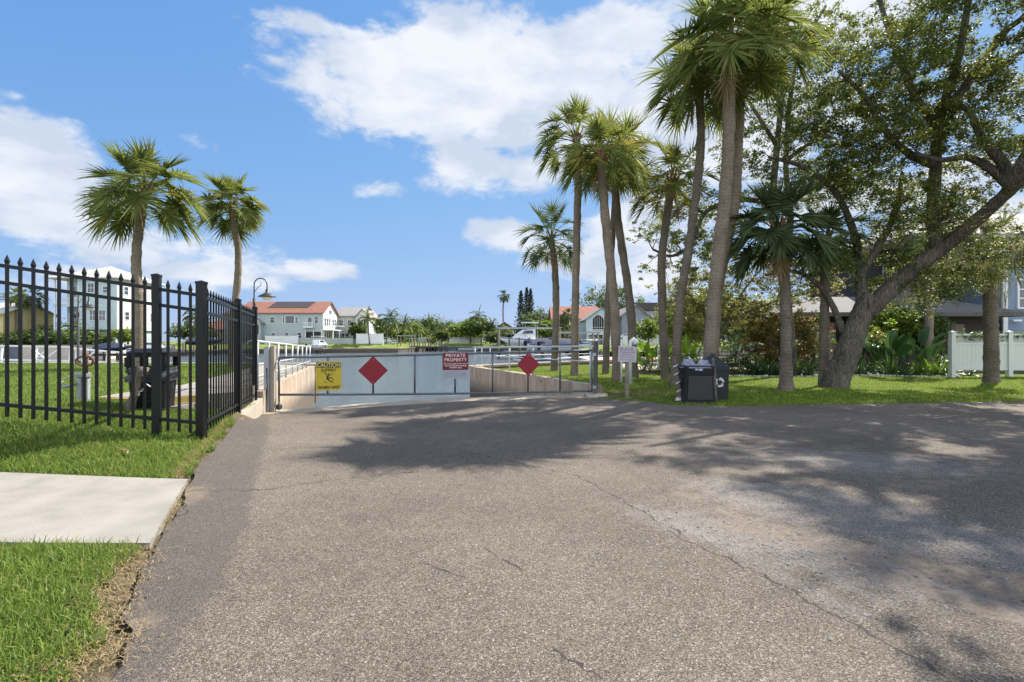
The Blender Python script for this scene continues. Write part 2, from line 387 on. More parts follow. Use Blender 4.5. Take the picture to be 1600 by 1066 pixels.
def at(px, d, py=None, z=None):
    """photo column px (1600 wide) at depth d; height from photo row py or given z"""
    x = (px-800)/800.0*d
    return Vector((x, d, (CAMZ-((py or 533)-533)/800.0*d) if z is None else z))
def text(s, size, mat, parent, origin, ux, uz, n, off=.003, name='lettering', bold=.0, spacing=1.0, sx=1.0, align='CENTER'):
    cu = D.curves.new('t', 'FONT'); cu.body = s; cu.size = size; cu.align_x = align; cu.align_y = 'CENTER'; cu.extrude = .0012; cu.offset = bold; cu.space_character = spacing
    cu.resolution_u = 3; cu.space_line = .95
    o = D.objects.new('t', cu); COL.objects.link(o); dg = bpy.context.evaluated_depsgraph_get()
    me = D.meshes.new_from_object(o.evaluated_get(dg)); D.objects.remove(o); D.curves.remove(cu)
    ux = Vector(ux); uz = Vector(uz); n = Vector(n); O = Vector(origin)+n*off
    mt = Matrix(((ux.x*sx, uz.x, n.x, O.x), (ux.y*sx, uz.y, n.y, O.y), (ux.z*sx, uz.z, n.z, O.z), (0,0,0,1)))
    me.transform(mt); me.name = name; me.materials.clear()
    return link(name, me, mat, parent)
# ------------------------------------------------------------------ terrain
def sst(a, b, x):
    t = np.clip((x-a)/(b-a), 0, 1); return t*t*(3-2*t)
def g(X, Y):
    X = np.asarray(X, float); Y = np.asarray(Y, float)
    t = -X-3.0; s = np.log1p(np.exp(t*4))/4          # soft ramp up to the left
    z = np.minimum(.15*s, .46+.0*s)*(.12+.88*sst(4.4, 5.6, Y-.0*X))
    z = z*(1-.5*sst(6.5, 10.5, Y)*(1-.6*sst(-7, -12, X)))
    z = z + .16*sst(12.2, 15, Y)*sst(-6, -3, X)*sst(8, 1, X)       # lawn beside the ramp's right wall
    z = z + .02*np.sin(X*1.3+.5)*np.sin(Y*.9)*sst(11, 13, Y)*sst(2, 5, X)
    return z
NEAR = [(-4.92,9.99),(-4.5,8.9),(-4.1,7.75),(-3.35,5.75),(-3.12,5.05),(-2.98,4.75),(-2.55,3.95),(-2.24,3.2),(-1.95,2.6),(-1.62,2.15),(-1.5,1.9),(-1.32,.6),(-1.2,-1),(-1.0,-16),(60,-16)]
FAR = [(-4.92,10.0),(-4.5,10.05),(-3.2,10.8),(-1.45,11.5),(.7,11.85),(2.0,11.75),(2.3,11.3),(2.75,10.95),(3.3,10.35),(4.2,10.2),(5.8,10.35),(8.0,10.7),(10.95,11.0),(16,11.6),(60,13)]
nx, ny_ = np.array(NEAR).T; fx, fy_ = np.array(FAR).T
def ynear(X): return np.interp(X, nx, ny_)
def yfar(X): return np.interp(X, fx, fy_)
def in_asphalt(X, Y, m=0.0): return (X > -4.92) & (Y > ynear(X)+m) & (Y < yfar(X)-m)
def ga(X, Y):
    s = sst(7.2, 9.8, Y); k = np.clip((2.2-X)/6.5, 0, 1)
    base = g(X, Y)*(1-s*sst(-1, -3.5, X)); base = np.where(Y > 12, 0, base)
    return base-.135*s*k
SHORE = [(-220,24),(-40,22.2),(-8.15,21.2),(-8.15,20.4),(-5.28,9.9),(-4.9,9.4),(1.9,11.4),(2.15,12.1),(-1.42,19.9),(-1.42,20.7),(4.5,26.8),(12,33),(40,56),(220,58),(220,-60),(-220,-60)]
def in_poly(X, Y, P):
    X = np.asarray(X); Y = np.asarray(Y); c = np.zeros(X.shape, bool); n = len(P)
    for i in range(n):
        x1, y1 = P[i]; x2, y2 = P[(i+1) % n]
        if y1 == y2: continue
        k = ((y1 > Y) != (y2 > Y)) & (X < (x2-x1)*(Y-y1)/(y2-y1)+x1); c ^= k
    return c
gx = np.concatenate([np.arange(-220,-30,10.), np.arange(-30,-12,.6), np.arange(-12,14,.2), np.arange(14,40,.6), np.arange(40,221,10.)])
gy = np.concatenate([np.arange(-60,-4,8.), np.arange(-4,14,.2), np.arange(14,35,.35), np.arange(35,60.5,1.)])
GX, GY = np.meshgrid(gx, gy, indexing='ij'); GZ = g(GX, GY)
ia = in_asphalt(GX, GY, -.02); GZ = np.where(ia | ((GX > -5.0) & (GY > 8.3) & (GX < -3)), ga(GX, GY)-.05, GZ-.0)
cx = (GX[:-1,:-1]+GX[1:,1:])/2; cy = (GY[:-1,:-1]+GY[1:,1:])/2
keep = in_poly(cx, cy, SHORE)
idx = np.arange(GX.size).reshape(GX.shape)
Fq = np.stack([idx[:-1,:-1], idx[1:,:-1], idx[1:,1:], idx[:-1,1:]], -1)[keep]
V = np.stack([GX, GY, GZ], -1).reshape(-1, 3)
us = np.unique(Fq); rm = -np.ones(len(V), int); rm[us] = np.arange(len(us))
s = NT('lawn_ground'); v = s.coords('World'); a = s.noise(v, 1.2, 5, .6); b = s.noise(v, 28, 5, .7); c = s.noise(v, 150, 3, .7)
f_ = s.math('ADD', s.math('MULTIPLY', a, .45), s.math('ADD', s.math('MULTIPLY', b, .35), s.math('MULTIPLY', c, .2)))
col = s.ramp(f_, [(.34, (.045,.06,.016)), (.48, (.085,.12,.02)), (.60, (.14,.17,.03)), (.74, (.22,.19,.08))])
sa = s.n('ShaderNodeAttribute', attribute_name='soil'); col = s.mix(s.math('MULTIPLY', sa.outputs['Fac'], 1.0, clamp=True), col, s.ramp(b, [(.35, (.085,.062,.04)), (.65, (.24,.185,.12))]))
M['lawn'] = s.done(s.princ(col, .9, bump=s.bump(s.math('ADD', b, c), .8, .04), spec=.15))
lawn = np_mesh('lawn', V[us], rm[Fq], M['lawn'], smooth=True); tag(lawn, kind='structure')
lx, ly = V[us][:,0], V[us][:,1]; le = np.interp(ly, ny_[:11][::-1], nx[:11][::-1]); so = np.where((ly < 9.5) & (lx < 0) & (ly > 0), sst(-.42, -.02, lx-le), 0)
so = np.maximum(so, np.exp(-(((lx-3.0)/.7)**2+((ly-12.4)/.6)**2))*.9)
ca = lawn.data.color_attributes.new('soil', 'FLOAT_COLOR', 'POINT'); ca.data.foreach_set('color', np.stack([so, so, so, np.ones_like(so)], -1).astype(np.float32).ravel())

# asphalt
cxs = np.concatenate([np.arange(-4.92,-1,.07), np.arange(-1,6,.14), np.arange(6,14,.35), np.arange(14,61,2.)])
nr = 110; tt = np.linspace(0, 1, nr)**1.0
AX = np.repeat(cxs[:,None], nr, 1); y0 = ynear(cxs); y1 = yfar(cxs)
rs = np.random.RandomState(5)
y0 = y0+np.where(cxs < -1.3, rs.uniform(-.04,.04,len(cxs)), 0); y1 = y1+np.where(cxs > 2.0, rs.uniform(-.05,.05,len(cxs)), rs.uniform(-.012,.012,len(cxs)))
# columns that start behind the camera get denser rows in front of it
AY = y0[:,None]+(y1-y0)[:,None]*np.where((y0 < 0)[:,None], 1-(1-tt[None])**1.6, tt[None])
AZ = ga(AX, AY)+.004
idx = np.arange(AX.size).reshape(AX.shape)
Fq = np.stack([idx[:-1,:-1], idx[1:,:-1], idx[1:,1:], idx[:-1,1:]], -1).reshape(-1, 4)
road = np_mesh('asphalt_drive', np.stack([AX, AY, AZ], -1).reshape(-1, 3), Fq, None, smooth=True); tag(road, kind='structure')
# wear of the surface: R = newer dark strip on the left, G = rough worn patches on the right, B = washed-in sand
X = AX.ravel(); Y = AY.ravel()
xl = np.interp(Y, [2.0,2.3,2.65,3.75,5.0,6.7,8.5,9.9], [-1.35,-1.5,-1.52,-1.93,-2.5,-3.2,-4.05,-4.7])
Rm = sst(.22, -.22, X-xl)
def blob(x, y, rx, ry, a=0):
    dx = X-x; dy = Y-y; u = dx*math.cos(a)+dy*math.sin(a); w = -dx*math.sin(a)+dy*math.cos(a); return np.exp(-((u/rx)**2+(w/ry)**2))
Gm = np.clip(blob(2.3,4.2,.9,.45,-.55)*1.2+blob(3.1,3.1,1.1,.4,-.5)+blob(1.9,3.0,.7,.3,-.8)+blob(3.8,5.5,1.5,.8,-.3)*.8+blob(1.2,3.7,.5,.25,-.7)*.9, 0, 1)
Bm = np.clip(blob(2.55,2.75,.75,.26,-.45)*1.3+blob(1.75,3.55,.45,.22,-.5)+blob(2.9,2.3,.8,.2,-.3)+blob(1.5,4.3,.5,.25,-.5)*.7+blob(-1.75,2.3,.2,.3,.3)*.7+blob(-2.72,4.35,.22,.40,.45)*.9, 0, 1)
ca = road.data.color_attributes.new('wear', 'FLOAT_COLOR', 'POINT')
ca.data.foreach_set('color', np.stack([Rm, Gm, Bm, np.ones_like(Rm)], -1).astype(np.float32).ravel())
s = NT('aged_asphalt'); v = s.coords('World')
at_ = s.n('ShaderNodeAttribute', attribute_name='wear'); sp3 = s.n('ShaderNodeSeparateColor'); s.l(at_.outputs['Color'], sp3.inputs[0])
big = s.noise(v, .55, 6, .62); mid = s.noise(v, 6.5, 5, .65); fine = s.noise(v, 95, 4, .8); 
vo = s.n('ShaderNodeTexVoronoi'); vo.inputs['Scale'].default_value = 215; s.l(v, vo.inputs['Vector'])
vo2 = s.n('ShaderNodeTexVoronoi'); vo2.inputs['Scale'].default_value = 140; s.l(v, vo2.inputs['Vector'])
vc = s.n('ShaderNodeSeparateColor'); s.l(vo.outputs['Color'], vc.inputs[0]); vc2 = s.n('ShaderNodeSeparateColor'); s.l(vo2.outputs['Color'], vc2.inputs[0])
stone = s.math('ADD', s.math('MULTIPLY', vc.outputs[0], .62), s.math('MULTIPLY', fine, .38))
col = s.ramp(stone, [(.08, (.030,.025,.020)), (.30, (.078,.064,.050)), (.52, (.148,.119,.091)), (.72, (.215,.174,.135)), (.93, (.46,.38,.30))])
col = s.mix(s.math('GREATER_THAN', vc2.outputs[1], .965), col, s.mix(.55, col, (.44,.40,.35)))
gap = s.math('LESS_THAN', vc2.outputs[0], .07); col = s.mix(s.math('MULTIPLY', gap, .7), col, (.045,.042,.04))
bl = s.math('MULTIPLY_ADD', big, 1.1, .44); cb = s.n('ShaderNodeCombineColor')
for i in range(3): s.l(bl, cb.inputs[i])
col = s.mix(1.0, col, cb.outputs[0], 'MULTIPLY')
md = s.math('MULTIPLY_ADD', mid, .5, .76); cb2 = s.n('ShaderNodeCombineColor')
for i in range(3): s.l(md, cb2.inputs[i])
col = s.mix(1.0, col, cb2.outputs[0], 'MULTIPLY')
wn = s.math('MULTIPLY', s.math('SUBTRACT', mid, .5), 1.2)
def mask(ch, lo=.35, hi=.62):
    m = s.n('ShaderNodeMapRange'); m.interpolation_type = 'SMOOTHSTEP'; s.l(s.math('ADD', ch, wn), m.inputs[0]); m.inputs[1].default_value = lo; m.inputs[2].default_value = hi; return m.outputs[0]
dk = s.mix(.84, col, (.084,.073,.063)); dk = s.mix(.5, dk, s.mix(1.0, dk, s.ramp(stone, [(.1, .5), (.6, 1.2), (.9, 1.9)]), 'MULTIPLY'))
col = s.mix(s.math('MULTIPLY', mask(sp3.outputs[0], .40, .60), .78), col, dk)
rg = s.mix(.45, s.mix(1.0, col, (1.15,1.13,1.12), 'MULTIPLY'), s.ramp(s.math('ADD', s.math('MULTIPLY', vc2.outputs[2], .5), s.math('MULTIPLY', fine, .5)), [(.25, (.05,.05,.05)), (.5, (.22,.21,.20)), (.75, (.46,.42,.38))]))
col = s.mix(s.math('MULTIPLY', mask(sp3.outputs[1], .30, .75), .8), col, rg)
col = s.mix(s.math('MULTIPLY', mask(sp3.outputs[2], .35, .80), .8), col, s.ramp(s.noise(v, 22, 4, .7), [(.35, (.15,.115,.085)), (.7, (.27,.215,.165))]))
# cracks and pale seams follow lines on the ground
def P0(px, py): d = CAMZ*800/(py-533); return ((px-800)/800*d, d)
nv = s.n('ShaderNodeTexNoise'); nv.inputs['Scale'].default_value = 5; nv.inputs['Detail'].default_value = 6; s.l(v, nv.inputs['Vector'])
ctr = s.n('ShaderNodeVectorMath', operation='SUBTRACT'); s.l(nv.outputs['Color'], ctr.inputs[0]); ctr.inputs[1].default_value = (.5,.5,.5)
scl = s.n('ShaderNodeVectorMath', operation='SCALE'); s.l(ctr.outputs[0], scl.inputs[0]); scl.inputs['Scale'].default_value = .20
adv = s.n('ShaderNodeVectorMath', operation='ADD'); s.l(v, adv.inputs[0]); s.l(scl.outputs[0], adv.inputs[1])
fl = s.n('ShaderNodeVectorMath', operation='MULTIPLY'); s.l(adv.outputs[0], fl.inputs[0]); fl.inputs[1].default_value = (1,1,0); PV = fl.outputs[0]
def seg(a, b):
    a = Vector((a[0], a[1], 0)); b = Vector((b[0], b[1], 0)); d = b-a
    q = s.n('ShaderNodeVectorMath', operation='SUBTRACT'); s.l(PV, q.inputs[0]); q.inputs[1].default_value = a
    dt = s.n('ShaderNodeVectorMath', operation='DOT_PRODUCT'); s.l(q.outputs[0], dt.inputs[0]); dt.inputs[1].default_value = d/d.length_squared
    h = s.math('ADD', dt.outputs['Value'], 0.0, clamp=True)
    sc_ = s.n('ShaderNodeVectorMath', operation='SCALE'); sc_.inputs[0].default_value = d; s.l(h, sc_.inputs['Scale'])
    e = s.n('ShaderNodeVectorMath', operation='DISTANCE'); s.l(q.outputs[0], e.inputs[0]); s.l(sc_.outputs[0], e.inputs[1]); return e.outputs['Value']
def lines(paths):
    m = None
    for p in paths:
        for a, b in zip(p[:-1], p[1:]):
            e = seg(P0(*a), P0(*b)); m = e if m is None else s.math('MINIMUM', m, e)
    return m
ck = lines([[(905,745),(985,790),(1065,835)], [(300,768),(400,768),(520,750),(650,738)], [(560,640),(700,648),(830,640)], [(660,880),(720,905)], [(760,855),(812,895)], [(260,765),(300,800),(265,812)], [(1040,830),(1190,900),(1330,975),(1480,1060)], [(860,1020),(930,1060)], [(700,700),(790,720),(905,745)]])
cw = s.math('MULTIPLY', s.math('ADD', s.noise(v, 9, 3), -.26), .030)
cm = s.math('MULTIPLY', s.math('LESS_THAN', ck, cw), .8)
col = s.mix(cm, col, (.035,.032,.030))
sm = lines([[(1060,820),(1150,865),(1250,915),(1340,960)], [(1290,900),(1370,940)], [(1380,880),(1600,965)]])
sw = s.n('ShaderNodeMapRange'); sw.interpolation_type = 'SMOOTHSTEP'; s.l(s.math('ADD', sm, s.math('MULTIPLY', wn, -.05)), sw.inputs[0]); sw.inputs[1].default_value = .10; sw.inputs[2].default_value = .0
col = s.mix(s.math('MULTIPLY', sw.outputs[0], .16), col, s.mix(.6, col, (.50,.48,.46)))
hgt = s.math('ADD', s.math('MULTIPLY', vo.outputs['Distance'], -1.0), s.math('ADD', s.math('MULTIPLY', fine, .8), s.math('MULTIPLY', cm, -2.0)))
road.data.materials.append(s.done(s.princ(col, .93, bump=s.bump(hgt, .75, .008), spec=.25)))

# concrete walk across the lawn on the left, apron and ramp down to the canal
def sheet(name, f, U, Vn, mat, kind='structure', smooth=True):
    P = np.array([[f(u, w) for w in np.linspace(0,1,Vn)] for u in np.linspace(0,1,U)], float)
    idx = np.arange(U*Vn).reshape(U, Vn); F = np.stack([idx[:-1,:-1], idx[1:,:-1], idx[1:,1:], idx[:-1,1:]], -1).reshape(-1, 4)
    o = np_mesh(name, P.reshape(-1,3), F, mat, smooth=smooth); tag(o, kind=kind); return o
def walk(u, w):
    yA = 3.24; yB = 4.72; xr = -2.29-.70*w
    x = -13+(13+xr)*u; y = yA+(yB-yA)*w; return (x, y, float(g(x, y))+.022)
sheet('sidewalk', walk, 60, 8, M['walk'])
mb = MB()      # slab edge below the walk
for i in range(60):
    a = walk(i/60, 0); b = walk((i+1)/60, 0); mb.add([a, b, (b[0],b[1],b[2]-.12), (a[0],a[1],a[2]-.12)], [(0,1,2,3)])
for i in range(8):
    a = walk(1, i/8); b = walk(1, (i+1)/8); mb.add([a, b, (b[0],b[1],b[2]-.12), (a[0],a[1],a[2]-.12)], [(0,1,2,3)])
tag(mb.build('sidewalk_edge', M['walk']), kind='structure')
def apron(u, w):
    # u across from the left wall to the right wall, w along towards the water
    xa = -4.95+(2.1+4.95)*u; ya = float(yfar(max(-4.78, min(1.95, xa))))-.12 if xa > -4.6 else 9.85
    xb = -8.0+(-1.55+8.0)*u; yb = 21.5
    s_ = w**1.6; x = xa+(xb-xa)*s_; y = ya+(yb-ya)*s_
    z0 = float(ga(np.array(xa), np.array(ya)))-.006
    dd = max(0, y-ya-1.15); return (x, y, z0-.03*min(1, (y-ya))-.17*max(0, dd)+(.012 if False else 0))
s = NT('ramp_concrete'); v = s.coords('World'); a = s.noise(v, 1.3, 6, .65); b = s.noise(v, 40, 4, .7)
col = s.ramp(s.math('ADD', s.math('MULTIPLY', a, .7), s.math('MULTIPLY', b, .3)), [(.32, (.24,.18,.12)), (.5, (.38,.30,.21)), (.68, (.47,.39,.29))])
M['rampc'] = s.done(s.princ(col, .9, bump=s.bump(b, .4, .01)))
sheet('boat_ramp', apron, 30, 40, M['rampc'])

WZ = -1.15
s = NT('canal_water'); v = s.coords('World', (1, .55, 1)); a = s.noise(v, .45, 5, .65, .4); b = s.noise(v, 3.2, 6, .7, .3)
M['water'] = s.done(s.princ((.10,.125,.145), .09, bump=s.bump(s.math('ADD', s.math('MULTIPLY', a, .5), b), 1.0, .16), spec=.6, IOR=1.33))
o = MB().add([(-1500,11.5,WZ),(1500,11.5,WZ),(1500,2500,WZ),(-1500,2500,WZ)], [(0,1,2,3)]).build('canal_water', M['water'], fix=False); tag(o, kind='structure')

# retaining walls of the ramp, stained concrete
s = NT('stained_wall_concrete'); v = s.coords('World', (2.2,2.2,.35)); a = s.noise(v, 1.6, 6, .7, .5); b = s.noise(s.coords('World'), 30, 4, .7); zz = s.n('ShaderNodeSeparateXYZ'); s.l(s.coords('World'), zz.inputs[0])
col = s.ramp(s.math('ADD', s.math('MULTIPLY', a, .75), s.math('MULTIPLY', b, .25)), [(.32, (.09,.065,.045)), (.43, (.24,.18,.13)), (.55, (.36,.295,.225)), (.70, (.45,.40,.33))])
wet = s.n('ShaderNodeMapRange'); s.l(s.math('ADD', zz.outputs[2], s.math('MULTIPLY', a, -.35)), wet.inputs[0]); wet.inputs[1].default_value = -.30; wet.inputs[2].default_value = -.75
col = s.mix(s.math('MULTIPLY', wet.outputs[0], .85), col, (.06,.05,.035))
M['wallc'] = s.done(s.princ(col, .9, bump=s.bump(s.math('ADD', a, b), .4, .02)))
def wall_strip(name, label, path, w, ztop, zbot=-1.7, mat=None, cap=None, group=None):
    """vertical wall along a ground path; ztop may be one value or one per point"""
    zt = ztop if isinstance(ztop, (list, tuple)) else [ztop]*len(path)
    root = thing(name, label, 'wall', (path[0][0], path[0][1], 0), group=group); mb = MB(); L = []; Rr = []
    for i, p in enumerate(path):
        a = Vector(path[max(0, i-1)]); b = Vector(path[min(len(path)-1, i+1)]); d = (b-a).normalized(); n = Vector((-d.y, d.x))
        L.append(Vector(p)+n*w/2); Rr.append(Vector(p)-n*w/2)
    for i in range(len(path)-1):
        q = [(Rr[i].x,Rr[i].y), (Rr[i+1].x,Rr[i+1].y), (L[i+1].x,L[i+1].y), (L[i].x,L[i].y)]; z = [zt[i], zt[i+1], zt[i+1], zt[i]]
        mb.add([(x, y, zbot) for x, y in q]+[(x, y, zz_) for (x, y), zz_ in zip(q, z)], [(3,2,1,0),(4,5,6,7),(0,1,5,4),(2,3,7,6)]+([(3,0,4,7)] if i == 0 else [])+([(1,2,6,5)] if i == len(path)-2 else []))
    mb.build('wall_body', mat or M['wallc'], root)
    if cap:
        mb = MB()
        for i in range(len(path)-1):
            a = Vector(path[i]); b = Vector(path[i+1]); d = (b-a).normalized(); n = Vector((-d.y, d.x)); cw_ = w/2+cap
            q = [a-n*cw_, b-n*cw_, b+n*cw_, a+n*cw_]; z = [zt[i], zt[i+1], zt[i+1], zt[i]]
            mb.add([(x.x, x.y, zz_+.002*i+.003) for x, zz_ in zip(q, z)]+[(x.x, x.y, zz_+.09+.002*i) for x, zz_ in zip(q, z)], [(3,2,1,0),(4,5,6,7),(0,1,5,4),(2,3,7,6),(3,0,4,7),(1,2,6,5)])
        mb.build('cap', M['concrete'], root)
    return root
wall_strip('ramp_wall', 'stained concrete retaining wall left of the boat ramp below the white railing', [(-5.08,10.15),(-6.5,15.1),(-7.98,20.35)], .26, [.30,.31,.31])
wall_strip('ramp_wall', 'stained concrete retaining wall right of the boat ramp edging the lawn', [(2.10,12.45),(.3,16.2),(-1.5,19.95)], .26, [.22,.29,.31])
M['wallsea'] = M['wallc']
wall_strip('seawall', 'concrete seawall along the far edge of the left lawn', [(-60,22.9),(-40,22.2),(-20,21.7),(-8.0,21.0),(-7.98,20.42)], .3, .30, cap=.12)
wall_strip('seawall', 'concrete seawall behind the palms right of the ramp', [(-1.5,20.02),(-1.4,20.6),(4.5,26.9),(12,33),(25,44)], .3, [.24,.24,.22,.1,.1], cap=.12)
# concrete walkway beside the left ramp wall and stepped pad with a yellow edge behind the fence
def rwalk(u, w):
    x0 = -5.25+(-8.1+5.25)*u; y = 10.1+(20.9-10.1)*u; x = x0-1.9*w; return (x, y, max(float(g(x, y)), .21)+.055)
sheet('ramp_walkway', rwalk, 24, 4, M['walk'])
mb = MB()
mb.prism([(-5.25,7.75),(-4.62,8.6),(-4.95,9.85),(-6.6,9.9),(-6.3,7.75)], .0, .45, 'z').prism([(-4.9,7.5),(-4.72,8.0),(-5.0,8.0),(-5.3,7.62),(-6.2,7.62),(-6.2,7.3),(-5.1,7.25)], .0, .345, 'z')
tag(mb.build('concrete_pad', M['walk']), kind='structure')
mb = MB().prism([(-5.28,7.70),(-4.9,8.16),(-4.9,8.08),(-5.26,7.62),(-6.3,7.62),(-6.3,7.70)], .346, .446, 'z'); o = mb.build('yellow_step_edge', M['yellowpaint']); tag(o, 'faded yellow painted edge of the concrete step behind the black fence', 'step edge')
# kerb under the fence
wall_strip('concrete_kerb', 'low concrete kerb under the far end of the black fence', [(-4.22,7.75),(-4.62,8.9),(-5.02,10.0),(-5.05,10.12)], .24, [.115,.14,.16,.17], zbot=-.3, mat=M['concrete'])

# ------------------------------------------------------------------ black picket fence
fence = thing('picket_fence', 'black metal picket fence with pointed tips turning a corner on the left', 'fence', (-3.73, 6.15, .11))
def picket(mb, x, y, zb, h=1.79, w=.026, rz=0):
    mb.cbox((x, y, zb+(h-.13)/2), w, w, h-.13, rz=rz)
    zt = zb+h-.13; m = Matrix.Rotation(rz, 3, 'Z')
    rings = [(w*.5, zt), (w*.76, zt+.012), (w*.50, zt+.030), (w*.72, zt+.060), (w*.40, zt+.095), (.001, zt+.13)]
    vs = []; n = 4
    for r, z in rings:
        for k in range(4):
            q = m@Vector(((r if k in (1,2) else -r), (r if k in (2,3) else -r), 0)); vs.append((x+q.x, y+q.y, z))
    mb.add(vs, [(i*n+j, i*n+(j+1)%n, (i+1)*n+(j+1)%n, (i+1)*n+j) for i in range(len(rings)-1) for j in range(n)]+[(0,3,2,1)])
def post(name, x, y, z0, z1, w, rz, parent):
    mb = MB(); mb.cbox((x, y, (z0+z1)/2), w, w, z1-z0, rz=rz); mb.cbox((x, y, z1+.014), w*1.12, w*1.12, .028, rz=rz)
    m = Matrix.Rotation(rz, 3, 'Z'); b = w*.5
    mb.add([Vector((x, y, z1+.028))+m@Vector((i*b, j*b, 0)) for i, j in ((-1,-1),(1,-1),(1,1),(-1,1))]+[(x, y, z1+.045)], [(0,1,4),(1,2,4),(2,3,4),(3,0,4)])
    return mb.build(name, M['black'], parent)
def zl(t): return .185+.146*t              # foot of the pickets along the left run
rzL = math.atan2(-.26, -.966); LX = lambda t: (-3.73-.966*t, 6.15-.26*t)
mb = MB(); S = .1175; posts_l = [0, .47, 2.87, 5.27]
for a, b in zip(posts_l[:-1], posts_l[1:]):
    n = round((b-a)/S)
    for i in range(1, n): 
        t = a+(b-a)*i/n; picket(mb, *LX(t), zl(t), rz=rzL)
    # one picket object per bay would be repeats: build them as parts below
allp = []
for a, b in zip(posts_l[:-1], posts_l[1:]):
    n = round((b-a)/S)
    for i in range(1, n): allp.append((LX(a+(b-a)*i/n), zl(a+(b-a)*i/n), rzL))
for a, b in zip(posts_l[:-1], posts_l[1:]):
    for dz in (.13, 1.475, 1.66):
        (xa, ya), (xb, yb) = LX(a), LX(b); MB().bar((xa, ya, zl(a)+dz), (xb, yb, zl(b)+dz), .034, .040).build('rail', M['black'], fence)
for k, t in enumerate(posts_l):
    if k == 0: continue
    x, y = LX(t); post('post', x, y, float(g(x, y))-.1, zl(t)+1.80, .080, rzL, fence)
post('post', -3.73, 6.15, 0, 1.985, .090, 0, fence)
RX = lambda u: (-3.73-.331*u, 6.15+u); rzR = math.atan2(1, -.331)
def zr(u): return .175-.012*u
posts_r = [0, 2.157, 3.75]
for a, b, n in ((0, 2.157, 15), (2.157, 3.75, 11)):
    for i in range(1, n): u = a+(b-a)*i/n; allp.append((RX(u), zr(u), rzR))
    for dz in (.13, 1.475, 1.66):
        (xa, ya), (xb, yb) = RX(a), RX(b); MB().bar((xa, ya, zr(a)+dz), (xb, yb, zr(b)+dz), .034, .040).build('rail', M['black'], fence)
for u in posts_r[1:]:
    x, y = RX(u); post('post', x, y, -.05, zr(u)+1.80, .080, 0.3, fence)
pm = None; pq = {}
for (x, y), z, rz in allp:
    pm = pq.get(rz)
    if pm is None:
        LOCAL[0] = True; mb = MB(); picket(mb, 0, 0, 0, w=.026 if rz == rzL else .019); pm = pq[rz] = mb.build('picket', M['black'], fence); LOCAL[0] = False; o = pm
    else: o = pm.copy(); COL.objects.link(o); o.parent = fence
    o.location = Vector((x, y, z))-Vector(fence.location); o.rotation_euler = (0, 0, rz)

# ------------------------------------------------------------------ gate across the ramp
GA = Vector((-4.87, 10.7, 0)); GB = Vector((1.906, 12.2, 0)); gd = (GB-GA).normalized(); gn = Vector((gd.y, -gd.x, 0))   # gn faces the camera
GL = (GB-GA).length
def gp(px):       # distance along the gate for a photo column
    k = (px-800)/800; return (k*GA.y-GA.x)/(gd.x-k*gd.y)
def gt(t): return .952+(1.079-.952)*t/GL-.012*math.sin(PI*t/GL)
def gb(t): return .177+(.11-.177)*t/GL-.02*math.sin(PI*t/GL)
gate = thing('swing_gate', 'long grey tubular steel gate closing off the boat ramp', 'gate', (GA.x, GA.y, -.1))
def gq(t, z, off=0): p = GA+gd*t+gn*off; return (p.x, p.y, z)
for nm, fz in (('top_rail', gt), ('bottom_rail', gb)):
    MB().tube([gq(t, fz(t)) for t in np.linspace(0, GL, 12)], .024, 10).build(nm, M['gatesteel'], gate, True)
for px in (436, 512, 583, 648, 711, 769.5, 825, 875, 925):
    t = gp(px); MB().tube([gq(t, gb(t)), gq(t, gt(t))], .021, 10).build('upright', M['gatesteel'], gate, True)
w_ = MB(); t = gp(436); w_.tube([gq(t, gb(t)), gq(t, gb(t)-.17)], .02, 8); p = gq(t, -.075)
w_.tube([Vector(p)-gn*.02, Vector(p)+gn*.02], .065, 16); w_.tube([Vector(gq(t,.03))-gn*.035, Vector(gq(t,-.08))-gn*.035], .012, 6); w_.tube([Vector(gq(t,.03))+gn*.035, Vector(gq(t,-.08))+gn*.035], .012, 6)
w_.build('castor_wheel', M['gatesteel'], gate, True)
gpst = thing('gate_post', 'round grey steel hinge post at the right end of the gate', 'post', (2.0, 12.25, 0))
MB().lathe((2.0, 12.25, -.3), [(.055,0),(.055,1.58),(.062,1.58),(.062,1.62),(.02,1.65)], 16).build('post_tube', M['galv'], gpst, True)
MB().tube([(2.0,12.25,1.31),(1.7,12.2,1.318),(1.64,12.19,1.30)], .018, 8).tube([(2.0,12.25,1.31),(2.2,12.28,1.318)], .018, 8).build('top_bar', M['galv'], gpst, True)
mb = MB(); 
for z in (.20, .98): mb.cbox((1.95, 12.21, z), .11, .05, .07)
mb.build('hinge', M['galv'], gpst); MB().cbox((2.0,12.25,.015), .5, .42, .06).build('footing', M['concrete'], gpst)
gp2 = thing('latch_post', 'weathered grey latch post with black box at the left end of the gate', 'post', (-5.02, 10.55, -.1))
MB().box(-5.09,-4.99,10.5,10.6,-.3,1.18).build('post_tube', M['galv'], gp2)
MB().box(-5.0,-4.91,10.57,10.66,-.3,1.20).build('timber_post', M['concrete'], gp2)
MB().box(-5.32,-5.17,10.38,10.46,.0,.17).box(-5.28,-5.2,10.36,10.38,.04,.13).build('latch_box', M['binblack'], gp2)
MB().tube([(-5.17,10.42,.05),(-5.10,10.42,.0),(-5.04,10.46,.08),(-5.02,10.5,.35),(-5.03,10.49,.75)], .008, 6).build('cable', M['binblack'], gp2)

